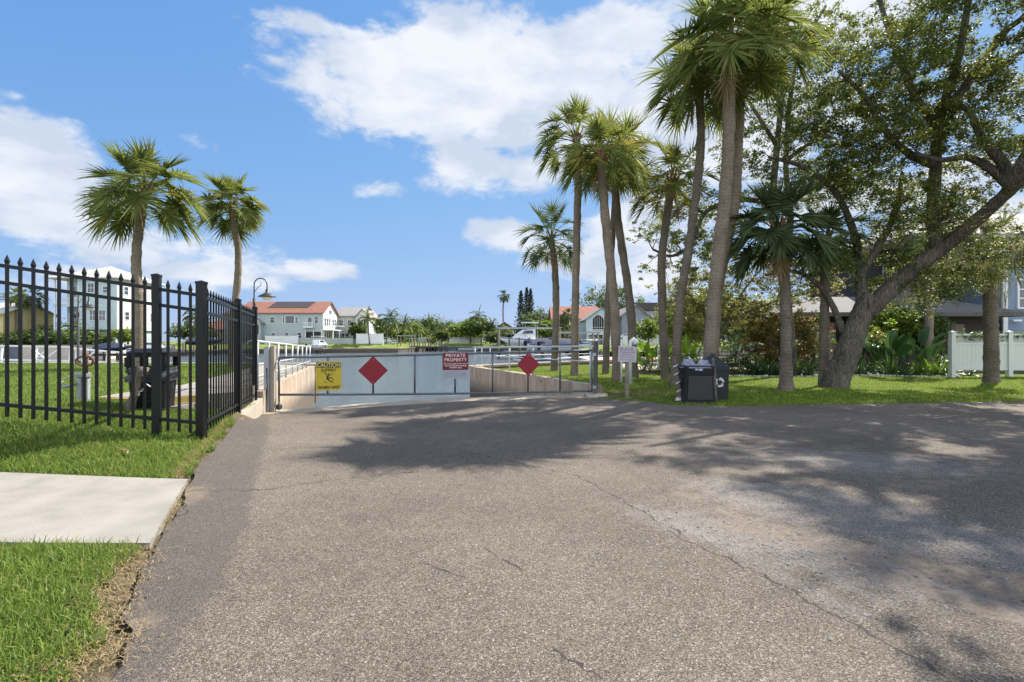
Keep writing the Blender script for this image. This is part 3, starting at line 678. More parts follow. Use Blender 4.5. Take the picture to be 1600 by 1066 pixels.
# railings on the ramp walls
def railing(name, label, path, zt, zb, levels, nposts, mat, parent_cat='railing', bend=True):
    root = thing(name, label, parent_cat, (path[0][0], path[0][1], zb[0])); P = [Vector((x, y, 0)) for x, y in path]
    cum = [0]
    for a, b in zip(P[:-1], P[1:]): cum.append(cum[-1]+(b-a).length)
    def q(t): 
        t *= cum[-1]
        for i in range(len(P)-1):
            if t <= cum[i+1]+1e-6: return P[i].lerp(P[i+1], (t-cum[i])/(cum[i+1]-cum[i]))
    zf = lambda t: zt[0]+(zt[1]-zt[0])*t; zg = lambda t: zb[0]+(zb[1]-zb[0])*t
    for lv in levels:
        MB().tube([Vector((*q(t).xy, zg(t)+(zf(t)-zg(t))*lv)) for t in np.linspace(0, 1, 14)], .024 if lv == 1 else .016, 8).build('rail', mat, root, True)
    ts = nposts if isinstance(nposts, (list, tuple)) else np.linspace(0.02, .98, nposts)
    for t in ts: MB().tube([Vector((*q(t).xy, zg(t)-.02)), Vector((*q(t).xy, zf(t)))], .022, 8).build('post', mat, root, True)
    return root
r1 = railing('ramp_railing', 'white tubular railing on top of the left ramp wall', [(-5.16,10.3),(-6.5,15.1),(-7.95,20.2)], [1.30,1.07], [.30,.31], [1, .52, .27], 9, M['rail_white'])
MB().tube([(-5.16,10.3,1.30),(-5.20,10.15,1.295),(-5.25,10.02,1.22),(-5.26,9.99,1.08),(-5.25,10.03,.98),(-5.2,10.15,.94),(-5.16,10.3,.93)], .024, 10).build('rail_return', M['rail_white'], r1, True)
r2 = railing('ramp_railing', 'white tubular railing on top of the right ramp wall', [(2.02,12.6),(.3,16.2),(-1.5,19.9)], [1.17,1.06], [.22,.31], [1, .60], [.02,.20,.40,.60,.80,.98], M['rail_white'])
railing('dock_railing', 'thin white railing along the seawall behind the right ramp wall', [(-1.35,20.75),(4.4,26.8)], [1.02,1.0], [.33,.31], [1,.5], 6, M['rail_white'])

# ------------------------------------------------------------------ signs
Z = Vector((0,0,1))
def plate(mb, O, w, h, r=.02, th=.004, rot=0, mi=0):
    """rounded plate centred on O in the gate's plane"""
    pts = []
    for cx_, cy_, a0 in ((w/2-r, h/2-r, 0), (-w/2+r, h/2-r, 90), (-w/2+r, -h/2+r, 180), (w/2-r, -h/2+r, 270)):
        for k in range(5):
            a = R(a0+k*22.5); pts.append((cx_+r*math.cos(a), cy_+r*math.sin(a)))
    c, s_ = math.cos(rot), math.sin(rot); n = len(pts)
    f = [Vector(O)+gd*(x*c-y*s_)+Z*(x*s_+y*c) for x, y in pts]
    mb.add([p+gn*th for p in f]+f, [tuple(range(n)), tuple(range(2*n-1, n-1, -1))]+[(i, n+i, n+(i+1)%n, (i+1)%n) for i in range(n)], mi); return mb
def sign_at(px, py, off=.03):
    t = gp(px); p = GA+gd*t; return Vector((p.x, p.y, CAMZ-(py-533)/800*p.y))+gn*off, p.y
def ink(parent, O, quad, mat, name='marking', off=.006):
    mb = MB()
    for poly in quad:
        n = len(poly); f = [Vector(O)+gd*x+Z*y+gn*off for x, y in poly]; b = [p-gn*.001 for p in f]
        mb.add(f+b, [tuple(range(n)), tuple(range(2*n-1, n-1, -1))]+[(i, n+i, n+(i+1)%n, (i+1)%n) for i in range(n)])
    return mb.build(name, mat, parent)
def stroke(a, b, w):
    a = Vector(a); b = Vector(b); d = (b-a).normalized(); n = Vector((-d.y, d.x))*w/2; return [tuple(a-n), tuple(b-n), tuple(b+n), tuple(a+n)]
# caution sign
O, d = sign_at(514, 587.5); w = 37*d/800*1.02; h = 45*d/800
cs = thing('caution_sign', 'yellow and black CAUTION SLIPPERY WHEN WET sign on the gate', 'sign', O)
plate(MB(), O, w, h, .025).build('sign_plate', M['signyellow'], cs)
ink(cs, O, [[(-w*.47,h*.29),(w*.47,h*.29),(w*.47,h*.46),(-w*.47,h*.46)]], M['signblack'], 'header', .0055)
M['signyl'] = simple('sign_pale_yellow', (.62,.53,.16), .5, .05, 6)
text('CAUTION', h*.19, M['signyl'], cs, O+Z*h*.372, gd, Z, gn, .0075, bold=.0015, sx=.90)
text('SLIPPERY', h*.145, M['signblack'], cs, O+Z*h*.20, gd, Z, gn, .0055, bold=.002, sx=.9)
text('WHEN WET', h*.135, M['signblack'], cs, O-Z*h*.40, gd, Z, gn, .0055, bold=.003, sx=1.0)
u = h/2
man = [stroke((-.28*u,.28*u),(-.08*u,-.02*u),.055*u), stroke((-.08*u,-.02*u),(.27*u,.18*u),.05*u), stroke((-.08*u,-.02*u),(-.07*u,-.26*u),.14*u), stroke((-.07*u,-.24*u),(.12*u,-.08*u),.065*u), stroke((.12*u,-.08*u),(.33*u,-.28*u),.055*u),
       stroke((-.06*u,-.27*u),(.30*u,-.45*u),.07*u), stroke((-.28*u,-.34*u),(-.13*u,-.46*u),.045*u), [(-.02*u+.062*u*math.cos(k*PI/5), .12*u+.062*u*math.sin(k*PI/5)) for k in range(10)]]
ink(cs, O, man, M['signblack'], 'falling_figure')
MB().bar(O+Z*h*.5, O+Z*(h*.5+.06), .035, .012).build('mounting_strap', M['galv'], cs); MB().bar(O-Z*h*.5, O-Z*(h*.5+.05), .03, .012).build('mounting_strap', M['galv'], cs)
# red diamonds
for px, py, hw, hh, lab in ((583,579,23.5,22.5,'larger red diamond reflector sign left of the middle of the gate'), (825,569.5,18.3,19.5,'smaller red diamond reflector sign near the right end of the gate')):
    O, d = sign_at(px, py); sd_ = (hw+hh)/2*d/800*math.sqrt(2)*.985
    ds = thing('diamond_sign', lab, 'sign', O, group='red diamonds on the gate')
    plate(MB(), O, sd_, sd_, .02, rot=PI/4).build('sign_plate', M['signred'], ds)
    mb = MB()
    for q in ((0,.6*sd_*.9),(0,-.6*sd_*.9)): c_ = O+Z*q[1]+gn*.004; mb.tube([c_, c_+gn*.004], .008, 8)
    mb.build('bolt', M['galv'], ds)
# private property sign
O, d = sign_at(711.5, 571.5); w = 40.5*d/800*1.01; h = 41*d/800
ps = thing('property_sign', 'maroon and grey PRIVATE PROPERTY sign fixed to the middle of the gate', 'sign', O)
plate(MB(), O, w, h, .02).build('sign_plate', M['signgrey'], ps)
plate(MB(), O+Z*h*.165+gn*.0042, w*.985, h*.655, .012, .0015).build('red_panel', M['signmaroon'], ps)
M['signpink'] = simple('sign_off_white_letters', (.62,.50,.47), .5, .05, 6)
text('PRIVATE', h*.175, M['signpink'], ps, O+Z*h*.385, gd, Z, gn, .0068, bold=.002, spacing=1.18)
text('PROPERTY', h*.165, M['signpink'], ps, O+Z*h*.220, gd, Z, gn, .0068, bold=.002, spacing=1.12)
text('This boat ramp is for use of\nboat parking dues-paying\nmembers only', h*.078, M['signpink'], ps, O+Z*h*.005, gd, Z, gn, .0068, bold=.0012, spacing=1.04)
mb = MB(); rr = random.Random(3)
for row in range(4):          # fine print too small to be read
    x = -w*.42
    while x < w*.40:
        l = rr.uniform(.03,.09)*w; z_ = -h*(.235+row*.052); mb.add([O+gd*x+Z*z_+gn*.0055, O+gd*min(x+l, w*.42)+Z*z_+gn*.0055, O+gd*min(x+l, w*.42)+Z*(z_-.006)+gn*.0055, O+gd*x+Z*(z_-.006)+gn*.0055], [(0,1,2,3)]); x += l+.012
mb.build('fine_print', simple('fine_print', (.12,.12,.18), .6, .1), ps)
MB().tube([gq(gp(711), gb(gp(711))), Vector(O)-gn*.03-Z*h*.3], .022, 8).build('bracket', M['gatesteel'], ps, True)
# small white notice board beside the palms
NX = at(980, 11.9, z=0); NX.z = float(g(NX.x, NX.y)); ns = thing('notice_board', 'white metal notice on a wooden stake beside the right gate post', 'sign', NX)
MB().box(NX.x-.04,NX.x+.04,NX.y,NX.y+.06,NX.z-.2,1.1).build('stake', M['timber'], ns)
gd0, gn0 = gd, gn; gd = Vector((.993,.12,0)).normalized(); gn = Vector((gd.y,-gd.x,0))
O = Vector((at(980,11.9).x, 11.88, 1.3-20.5*11.9/800)); w = 30*11.9/800; h = 25*11.9/800
plate(MB(), O, w, h, .01, rot=-.05).build('sign_plate', simple('notice_white', (.40,.36,.38), .55, .14, 9), ns)
M['noticeink'] = simple('notice_ink', (.16,.12,.17), .6, .1)
mb = MB()
for row, (n_, hh) in enumerate(((3,.022),(4,.016),(5,.016),(3,.016),(6,.010),(6,.010),(5,.010))):   # weathered writing that cannot be read
    x = -w*.40+(.1*w if row == 3 else 0)
    for k in range(n_):
        l = w*.76/n_*rr.uniform(.6,.85)*(.7 if row == 3 else 1); z_ = h*(.36-row*.115)-x*.05; mb.add([O+gd*x+Z*z_+gn*.0056, O+gd*(x+l)+Z*z_+gn*.0056, O+gd*(x+l)+Z*(z_-hh)+gn*.0056, O+gd*x+Z*(z_-hh)+gn*.0056], [(0,1,2,3)]); x += w*.8/n_*(.75 if row == 3 else 1)
mb.build('faded_print', M['noticeink'], ns)
gd, gn = gd0, gn0
# ------------------------------------------------------------------ plants
def nrm(a): return a/np.maximum(np.linalg.norm(a, axis=-1, keepdims=True), 1e-9)
class Q:      # collects quads
    def __init__(s): s.V = []; s.F = []; s.n = 0
    def add(s, V, F): s.V.append(V); s.F.append(F+s.n); s.n += len(V)
    def strips(s, P, Wd):
        """P (m,k,3) centre lines, Wd (m,k,3) half widths"""
        m, k, _ = P.shape; V = np.stack([P-Wd, P+Wd], 2).reshape(-1, 3)
        b = (np.arange(m)*k*2)[:,None]+np.arange(k-1)[None]*2; F = np.stack([b, b+1, b+3, b+2], -1).reshape(-1, 4); s.add(V, F)
    def build(s, name, mat, parent=None, smooth=False):
        return np_mesh(name, np.concatenate(s.V), np.concatenate(s.F), mat, parent, smooth)
def fan(q, O, d, Lp, Lb, nl, wl, droop, rng, spread=128, stiff=1.0):
    Zv = np.array([0,0,1.]); p = np.array(O, float); d = nrm(np.array(d, float)); sag = droop
    sd_ = np.cross(d, Zv); sd_ = nrm(sd_) if np.linalg.norm(sd_) > .05 else nrm(np.array([rng.normal(), rng.normal(), 0]))
    pts = [p.copy()]
    for i in range(5):
        d = nrm(d-Zv*sag*.10*(1+i*.3)); p = p+d*Lp/5; pts.append(p.copy())
    P = np.array(pts)[None]; q.strips(P, np.repeat(sd_[None,None]*np.linspace(.03,.013,6)[None,:,None], 1, 0)); up = np.cross(sd_, d)
    q.strips(P, np.repeat(nrm(up)[None,None]*np.linspace(.02,.009,6)[None,:,None], 1, 0))
    cost = [p.copy()]; dirs = [d.copy()]
    for i in range(5):
        d = nrm(d-Zv*sag*.16-0*Zv); p = p+d*Lb*.07; cost.append(p.copy()); dirs.append(d.copy())
    cost = np.array(cost); dirs = np.array(dirs); t = np.linspace(-1, 1, nl)+rng.normal(0, .012, nl); at_ = np.clip(1-np.abs(t), 0, 1)
    fi = at_**.8*5; i0 = np.minimum(fi.astype(int), 4); fr = (fi-i0)[:,None]
    O_ = cost[i0]*(1-fr)+cost[i0+1]*fr; dd = nrm(dirs[i0]*(1-fr)+dirs[i0+1]*fr); a = np.radians(t*spread)
    upv = nrm(np.cross(sd_[None], dd)); lift = .30*np.abs(np.sin(a))[:,None]
    ld = nrm(dd*np.cos(a)[:,None]+sd_[None]*np.sin(a)[:,None]+upv*lift+rng.normal(0, .035, (nl,3)))
    L = Lb*(.74+.26*at_)*rng.uniform(.88, 1.06, nl); K = 5; P = [O_]; cur = ld.copy(); pos = O_.copy()
    sg = rng.uniform(.2, 1.1, nl)[:,None]*droop*.60/stiff
    for k in range(K-1):
        cur = nrm(cur-Zv*sg*(.04+.17*k*(k > 0)*.7)); pos = pos+cur*(L/(K-1))[:,None]; P.append(pos.copy())
    P = np.stack(P, 1); pl = np.where(np.arange(nl) % 2 == 0, .75, -.75)[:,None]
    wd = nrm(np.cross(ld, upv)+upv*pl); prof = np.array([.7, 1.25, .9, .4, .04])
    q.strips(P, wd[:,None,:]*(prof*wl/2)[None,:,None])
def path_pts(pts, n):
    """smooth curve through points"""
    pts = [Vector(p) for p in pts]; pts = [pts[0]*2-pts[1]]+pts+[pts[-1]*2-pts[-2]]; out = []
    m = len(pts)-3
    for i in range(n):
        t = i/(n-1)*m; k = min(int(t), m-1); u = t-k; a, b, c, d = pts[k:k+4]
        out.append(.5*((2*b)+(c-a)*u+(2*a-5*b+4*c-d)*u*u+(3*b-a-3*c+d)*u**3))
    return out
def palm(label, base, tops, r, crown_r, nf=30, nl=34, seed=1, boots=0, flare=1.5, mat='palm', tmat='palmtrunk', wl=.042, droop=1.0, lowest=-52, group='cabbage palms', dead=1, name='palm_tree', stiff=1.0, side=None, petr=.44, yellow=0, boots_r=1.9):
    """base: point on the ground; tops: further trunk points up to the crown"""
    rng = np.random.RandomState(seed); rd = random.Random(seed); root = thing(name, label, 'palm tree', base, group=group)
    pts = path_pts([Vector(base)-Vector((0,0,.15))]+list(tops), 46 if r > .06 else 14); k = len(pts)
    rad = []
    for i in range(k):
        f_ = i/(k-1); z = (pts[i]-pts[0]).length; v = r*(1.04-.12*f_)*(1+.075*rd.uniform(-1,1))
        v *= 1+(flare-1)*math.exp(-z/.35); v *= 1+.12*math.exp(-((f_-.97)/.03)**2); rad.append(v)
    pts = [p+Vector((rd.uniform(-1,1), rd.uniform(-1,1), 0))*r*.07 if 0 < j < k-1 else p for j, p in enumerate(pts)]
    MB().tube(pts, rad, 14 if r > .06 else 6).build('trunk', M[tmat], root, True)
    T = np.array(pts[-1]); q = Q(); Zv = np.array([0,0,1.])
    Lp = crown_r*petr; Lb = crown_r*.50
    qy = Q(); ny = 0
    for i in range(nf):
        f_ = (i+.5)/nf; el = 86-(86-lowest)*f_**.9+rng.uniform(-10, 10); az = i*2.39996+rng.uniform(-.35,.35)
        if side: az = az+side[1]*math.sin(side[0]-az)
        d = np.array([math.cos(az)*math.cos(R(el)), math.sin(az)*math.cos(R(el)), math.sin(R(el))]); sc = rng.uniform(.86, 1.12)*(1-.22*max(0, (el-55)/30))
        tgt = q
        if yellow and i % yellow == 0: tgt = qy; ny += 1
        fan(tgt, T-Zv*.28*f_*min(1, crown_r)+d*.05, d, Lp*sc, Lb*sc, nl, wl, droop*rng.uniform(.7,1.25)*(1.0 if el < 60 else .5), rng, stiff=stiff)
    q.build('crown', M[mat], root)
    if ny: qy.build('yellowed_frond', M['palmyellow'], root)
    if boots:
        mb = MB(); d_ = (pts[-1]-pts[-8]).normalized(); nb = int(boots*34)
        for i in range(nb):
            f_ = i/nb; c = pts[-1]-d_*(boots*f_-.12); a = i*2.39996; o = Vector((math.cos(a), math.sin(a), 0)); ww = r*.62; rr_ = r*1.02; tip = r*boots_r*(1.05-.45*f_)
            p0 = c+o*rr_*.75-Vector((0,0,.12)); p1 = c+o*tip+Vector((0,0,.13+.1*(1-f_))); t_ = Vector((-o.y, o.x, 0))
            mb.add([p0-t_*ww*.6, p0+t_*ww*.6, p1+t_*ww*.22, p1-t_*ww*.22, p0-t_*ww*.5-o*.03, p0+t_*ww*.5-o*.03, p1+t_*ww*.2-o*.045, p1-t_*ww*.2-o*.045], [(0,1,2,3),(7,6,5,4),(0,4,5,1),(1,5,6,2),(2,6,7,3),(3,7,4,0)])
        mb.build('leaf_bases', M['boots'], root)
    if dead:
        q2 = Q()
        for i in range(dead):
            az = rng.uniform(0, 6.28); el = -62+rng.uniform(-10, 8); d = np.array([math.cos(az)*math.cos(R(el)), math.sin(az)*math.cos(R(el)), math.sin(R(el))])
            fan(q2, T-Zv*.3, d, Lp*.6, Lb*.75, max(12, nl//2), wl*.8, 1.4, rng, 80)
        q2.build('dead_frond', M['straw'], root)
    return root
def feather_palm(label, base, tops, r, L, nf=14, npin=26, seed=1, mat='farleaf', group='feathery palms across the water', wl=.05, name='palm_tree', lowest=-25, tmat='palmtrunkgrey', droop=1.0, cat='palm tree'):
    rng = np.random.RandomState(seed); root = thing(name, label, cat, base, group=group)
    if tops: pts = path_pts([Vector(base)-Vector((0,0,.15))]+list(tops), 10); MB().tube(pts, [r*(1-.3*i/9) for i in range(10)], 8).build('trunk', M[tmat], root, True); T = np.array(pts[-1])
    else: T = np.array(base, float)
    q = Q(); Zv = np.array([0,0,1.])
    for i in range(nf):
        f_ = (i+.5)/nf; el = 82-(82-lowest)*f_+rng.uniform(-8,8); az = i*2.39996+rng.uniform(-.3,.3); d = np.array([math.cos(az)*math.cos(R(el)), math.sin(az)*math.cos(R(el)), math.sin(R(el))]); K = 9; p = T.copy(); P = [p.copy()]; Ds = [d.copy()]
        l = L*rng.uniform(.85,1.1)
        for k in range(K):
            d = nrm(d-Zv*(.05+.045*k)*droop); p = p+d*l/K; P.append(p.copy()); Ds.append(d.copy())
        P = np.array(P); Ds = np.array(Ds); sd_ = np.cross(Ds[0], Zv); sd_ = nrm(sd_)
        q.strips(P[None], np.repeat(sd_[None]*.018, K+1, 0)[None]*np.linspace(1.2,.2,K+1)[None,:,None])
        t = np.linspace(.14, .99, npin); fi = t*K; i0 = np.minimum(fi.astype(int), K-1); fr = (fi-i0)[:,None]; O = P[i0]*(1-fr)+P[i0+1]*fr; dd = nrm(Ds[i0]*(1-fr)+Ds[i0+1]*fr)
        ln = l*.30*np.sin(np.clip(t*1.02, 0, 1)*PI)**.6*(1-.35*t)+.03
        for sgn in (-1, 1):
            ld = nrm(dd*.55+sd_*sgn*.85+rng.normal(0,.08,(npin,3))-Zv*.15); a = O; b = a+ld*(ln*.5)[:,None]; c = b+nrm(ld-Zv*.5)*(ln*.5)[:,None]
            PP = np.stack([a, b, c], 1); w = nrm(np.cross(ld, Zv)); q.strips(PP, w[:,None]*(np.array([.6,1.,.1])*wl/2)[None,:,None])
    q.build('crown', M[mat], root); return root

def leaves(q, C, size, rng, aspect=.5, flat=.4, hang=0.0):
    """one folded leaf at every point of C"""
    n = len(C); nv = rng.normal(0, 1, (n,3)); nv[:,2] = np.abs(nv[:,2])*(1+flat*2)+flat; nv = nrm(nv)
    a = rng.normal(0, 1, (n,3)); a[:,2] -= hang; a = a-nv*(a*nv).sum(-1, keepdims=True); a = nrm(a); b = np.cross(nv, a)
    s_ = (size*rng.uniform(.65, 1.3, n))[:,None]; w = s_*aspect*.5; f_ = nv*s_*.12
    V = np.stack([C-a*s_*.5, C+b*w+f_-a*s_*.05, C+a*s_*.5, C-b*w+f_-a*s_*.05], 1).reshape(-1, 3)
    F = (np.arange(n)*4)[:,None]+np.arange(4)[None]; q.add(V, F)
def cluster_pts(cs, per, rng, squash=.75):
    """cs (m,4): centre and radius of each leaf cluster; denser near small sprigs inside it"""
    out = []
    for x, y, z, r in cs:
        n = int(per*rng.uniform(.7,1.3)*(r/.4)**2) if per > 0 else 0; k = max(4, n//26); sp_ = rng.normal(0, .5, (k,3))*r; sp_[:,2] *= squash
        own = sp_[rng.randint(0, k, n)]; out.append(np.array([x, y, z])+own+rng.normal(0, .17, (n,3))*r*np.array([1.2,1.2,.7]))
    return np.concatenate(out)
def grow(mb, nodes, targets, rng, rd, r0=.03, rmin=.008, sides=6):
    """a curved branch from the nearest limb node to every target"""
    N = np.array([n[:3] for n in nodes]); Rn = np.array([n[3] for n in nodes]); extra = []
    order = np.argsort([np.min(np.linalg.norm(N-np.array(t[:3]), axis=1)) for t in targets])
    for ti in order:
        t = np.array(targets[ti][:3]); dv = N-t; dist = np.linalg.norm(dv*np.array([1,1,1]), axis=1)+np.maximum(0, dv[:,2])*.6; j = int(np.argmin(dist)); a = N[j]; L = np.linalg.norm(t-a)
        if L < .05: continue
        k = 6; pts = []; off = rng.normal(0, .10*L, 3)
        for i in range(k+1):
            u = i/k; p = a*(1-u)+t*u+off*math.sin(PI*u)+np.array([0,0,.12*L])*math.sin(PI*u); pts.append(p+(rng.normal(0,.025*L,3) if 0 < i < k else 0))
        ra = min(Rn[j]*.6, r0+.014*L); rads = [max(rmin, ra*(1-u/k*.75)) for u in range(k+1)]
        mb.tube(pts, rads, sides, cap=False)
        add = np.array(pts[2:]); N = np.vstack([N, add]); Rn = np.concatenate([Rn, rads[2:]])
def scatter(ells, n, rng, dmin):
    """cluster centres inside ellipsoids (x,y,z,rx,ry,rz,weight)"""
    w = np.array([e[6] for e in ells], float); w /= w.sum(); out = []; tries = 0
    while len(out) < n and tries < n*60:
        tries += 1; e = ells[rng.choice(len(ells), p=w)]; v = rng.normal(0, 1, 3); v /= np.linalg.norm(v); r_ = rng.uniform(.15, 1)**.5
        p = np.array(e[:3])+v*np.array(e[3:6])*r_
        if all(((p-o)**2).sum() > dmin**2 for o in out): out.append(p)
    return np.array(out)
def limb_mesh(limbs, sides=12):
    mb = MB(); nodes = []
    for i, (pts, r0, r1) in enumerate(limbs):
        P = path_pts(pts, max(10, int(len(pts)*7))); k = len(P); rads = [r0+(r1-r0)*(j/(k-1))**.8 for j in range(k)]
        rd = random.Random(i+7); rads = [x*(1+.05*rd.uniform(-1,1)) for x in rads]
        mb.tube(P, rads, sides); nodes += [(p.x, p.y, p.z, r) for p, r in zip(P, rads)]
    return mb, nodes
def tree(label, base, limbs, cl, per, leaf, mat='oak', bmat='oakbark', name='tree', cat='tree', seed=1, group=None, aspect=.5, twig=.02, rmin=.008, hang=0., sides=12, nomin=3, squash=.75):
    rng = np.random.RandomState(seed); rd = random.Random(seed); root = thing(name, label, cat, base, group=group)
    mb, nodes = limb_mesh(limbs, sides); mb.build('trunk', M[bmat], root, True)
    mb = MB(); grow(mb, nodes, cl, rng, rd, twig, rmin, 5); mb.build('branches', M[bmat], root, True, fix=False)
    q = Q(); leaves(q, cluster_pts(cl, per, rng, squash), leaf, rng, aspect, .4, hang); q.build('crown', M[mat], root); return root
def shrub(label, base, w, dpt, h, n, leaf, mat='shrub', seed=1, name='shrub', cat='shrub', group=None, aspect=.5, stems=5, accent=None, per=130, lift=.55):
    rng = np.random.RandomState(seed); rd = random.Random(seed); root = thing(name, label, cat, base, group=group); B = Vector(base)
    cl = scatter([(B.x, B.y, B.z+h*lift, w/2, dpt/2, h*.48, 1)], n, rng, min(w, h)*.10); cr_ = max(.16, min(w, h)*.20); cl = np.concatenate([cl, np.full((len(cl),1), cr_)], 1)
    limbs = []
    for i in range(stems):
        a = rd.uniform(0, 6.28); o = Vector((math.cos(a)*w*.28, math.sin(a)*dpt*.28, 0)); limbs.append(([B+o*.15-Vector((0,0,.05)), B+o*.6+Vector((0,0,h*.3)), B+o+Vector((0,0,h*.6))], .022+.008*h, .012))
    mb, nodes = limb_mesh(limbs, 6); grow(mb, nodes, cl, rng, rd, .008, .004, 4); mb.build('stems', M['palebark'], root, True, fix=False)
    q = Q(); leaves(q, cluster_pts(cl, per, rng), leaf, rng, aspect); q.build('foliage', M[mat], root)
    if accent:
        am, an, asz = accent; k = cl[rng.randint(0, len(cl), an)]; p = k[:,:3]+nrm(rng.normal(0,1,(an,3)))*k[:,3:]*rng.uniform(.7,1.2,(an,1)); p[:,2] += .1
        P = np.repeat(p, 9, 0)+rng.normal(0, asz*1.2, (an*9, 3)); q = Q(); leaves(q, P, asz, rng, .8); q.build('flowers', M[am], root)
    return root
def blades(label, base, n, L, wl, mat, seed, name='strappy_plant', cat='plant', group=None, arch=1.0, spread=.5, up=.9, K=6):
    """clump of arching straps from the base"""
    rng = np.random.RandomState(seed); root = thing(name, label, cat, base, group=group); az = rng.uniform(0, 2*PI, n); el = np.radians(90-55*spread*2*rng.uniform(.1,1,n)); Zv = np.array([0,0,1.])
    d = np.stack([np.cos(az)*np.cos(el), np.sin(az)*np.cos(el), np.sin(el)], 1); p = np.array(base)[None]+np.stack([np.cos(az), np.sin(az), az*0], 1)*rng.uniform(0,.1,(n,1))*L; ln = L*rng.uniform(.6,1.1,n); P = [p]
    for k in range(K-1):
        d = nrm(d-Zv*.10*k*arch*rng.uniform(.5,1.4,(n,1))); p = p+d*(ln/(K-1))[:,None]; P.append(p)
    P = np.stack(P, 1); wd = nrm(np.cross(P[:,1]-P[:,0], Zv[None]+rng.normal(0,.3,(n,3)))); prof = np.sin(np.linspace(.35, PI-.05, K)); q = Q(); q.strips(P, wd[:,None]*(prof*wl/2)[None,:,None]); q.build('leaves', M[mat], root); return root
def paddles(label, base, n, L, wl, mat, seed, name='broadleaf_plant', cat='plant', group=None, spread=.4, cane=.5):
    """big oval leaves on stalks"""
    rng = np.random.RandomState(seed); root = thing(name, label, cat, base, group=group); q = Q(); Zv = np.array([0,0,1.]); mb = MB(); B = np.array(base)
    for i in range(n):
        az = rng.uniform(0, 6.28); el = R(90-60*spread*2*rng.uniform(.05,1)); d = np.array([math.cos(az)*math.cos(el), math.sin(az)*math.cos(el), math.sin(el)]); hs_ = L*rng.uniform(.45,1.0); p = B+np.array([math.cos(az), math.sin(az), 0])*rng.uniform(0,.16)*L; pts = [p.copy()]
        for k in range(4): d = nrm(d-Zv*.03*k); p = p+d*hs_*cane/4*1.6; pts.append(p.copy())
        mb.tube(pts, [.014,.012,.01,.008,.006], 4, cap=False)
        l = L*.55*rng.uniform(.7,1.15); K = 7; P = [p.copy()]
        for k in range(K-1): d = nrm(d-Zv*.11*(k*.5+.6)); p = p+d*l/(K-1); P.append(p.copy())
        P = np.array(P); sd_ = np.cross(P[1]-P[0], Zv); sd_ = nrm(sd_+rng.normal(0,.35,3)); upv = nrm(np.cross(sd_, P[-1]-P[0])); prof = np.array([.12,.75,1.,.98,.8,.45,.03])*wl/2*rng.uniform(.75,1.15)
        for sgn in (-1,1):       # two halves folded along the midrib
            A = P; C = P+(sd_*sgn+upv*.30)*prof[:,None]; V = np.stack([A, C], 1).reshape(-1,3); b = np.arange(K-1)*2; q.add(V, np.stack([b,b+1,b+3,b+2],-1))
    mb.build('stalks', M['shrub'], root, True, fix=False); q.build('leaves', M[mat], root); return root
def conifer(label, base, h, w, seed, n=1500, leaf=.8, group=None, mat='conifer'):
    rng = np.random.RandomState(seed); root = thing('conifer_tree', label, 'conifer', base, group=group); B = np.array(base, float)
    MB().tube([B-[0,0,.2], B+[0,0,h*.96]], [h*.018, .04], 8).build('trunk', M['palmtrunkgrey'], root, True); q = Q(); mb = MB(); pts = []
    nb = 90
    for i in range(nb):
        f_ = (i+.5)/nb; z = h*(.08+.92*f_); L = w*(1-f_)**.75*rng.uniform(.6,1.1)+.15; a = i*2.39996; d = np.array([math.cos(a), math.sin(a), .25]); a0 = B+[0,0,z]; e = a0+d*L; mb.tube([a0, e], [.05,.02], 4, cap=False); m = int(n/nb); t = rng.uniform(.15,1.05,m)[:,None]; pts.append(a0+d*L*t+rng.normal(0,.12,(m,3))*[1,1,1.4]*(.5+L*.3))
    mb.build('branches', M['palmtrunkgrey'], root, True, fix=False); leaves(q, np.concatenate(pts), leaf, rng, .45, .2, 0); q.build('crown', M[mat], root); return root
def fartree(label, base, w, h, seed, mat='farleaf', n=26, per=60, leaf=.45, trunk=.35, group='trees across the water', name='tree', bmat='palmtrunkgrey'):
    B = Vector(base); rng = np.random.RandomState(seed); c = scatter([(B.x, B.y, B.z+h*.62, w/2, w/2.4, h*.36, 1)], n, rng, w*.07); cl = np.concatenate([c, np.full((len(c),1), w*.13)], 1)
    limbs = [([B-Vector((0,0,.3)), B+Vector((.1,0,h*.3)), B+Vector((-.1,.1,h*.6))], trunk*w*.08+.08, .08)]
    root = thing(name, label, 'tree', base, group=group); mb, nodes = limb_mesh(limbs, 6); rd = random.Random(seed); grow(mb, nodes, cl, rng, rd, .05, .02, 4); mb.build('trunk', M[bmat], root, True, fix=False)
    pts = []
    for x, y, z, r in cl: pts.append(np.array([x,y,z])+rng.normal(0,.62,(per,3))*[r,r,r*.8])
    q = Q(); leaves(q, np.concatenate(pts), leaf, rng, .7); q.build('crown', M[mat], root); return root

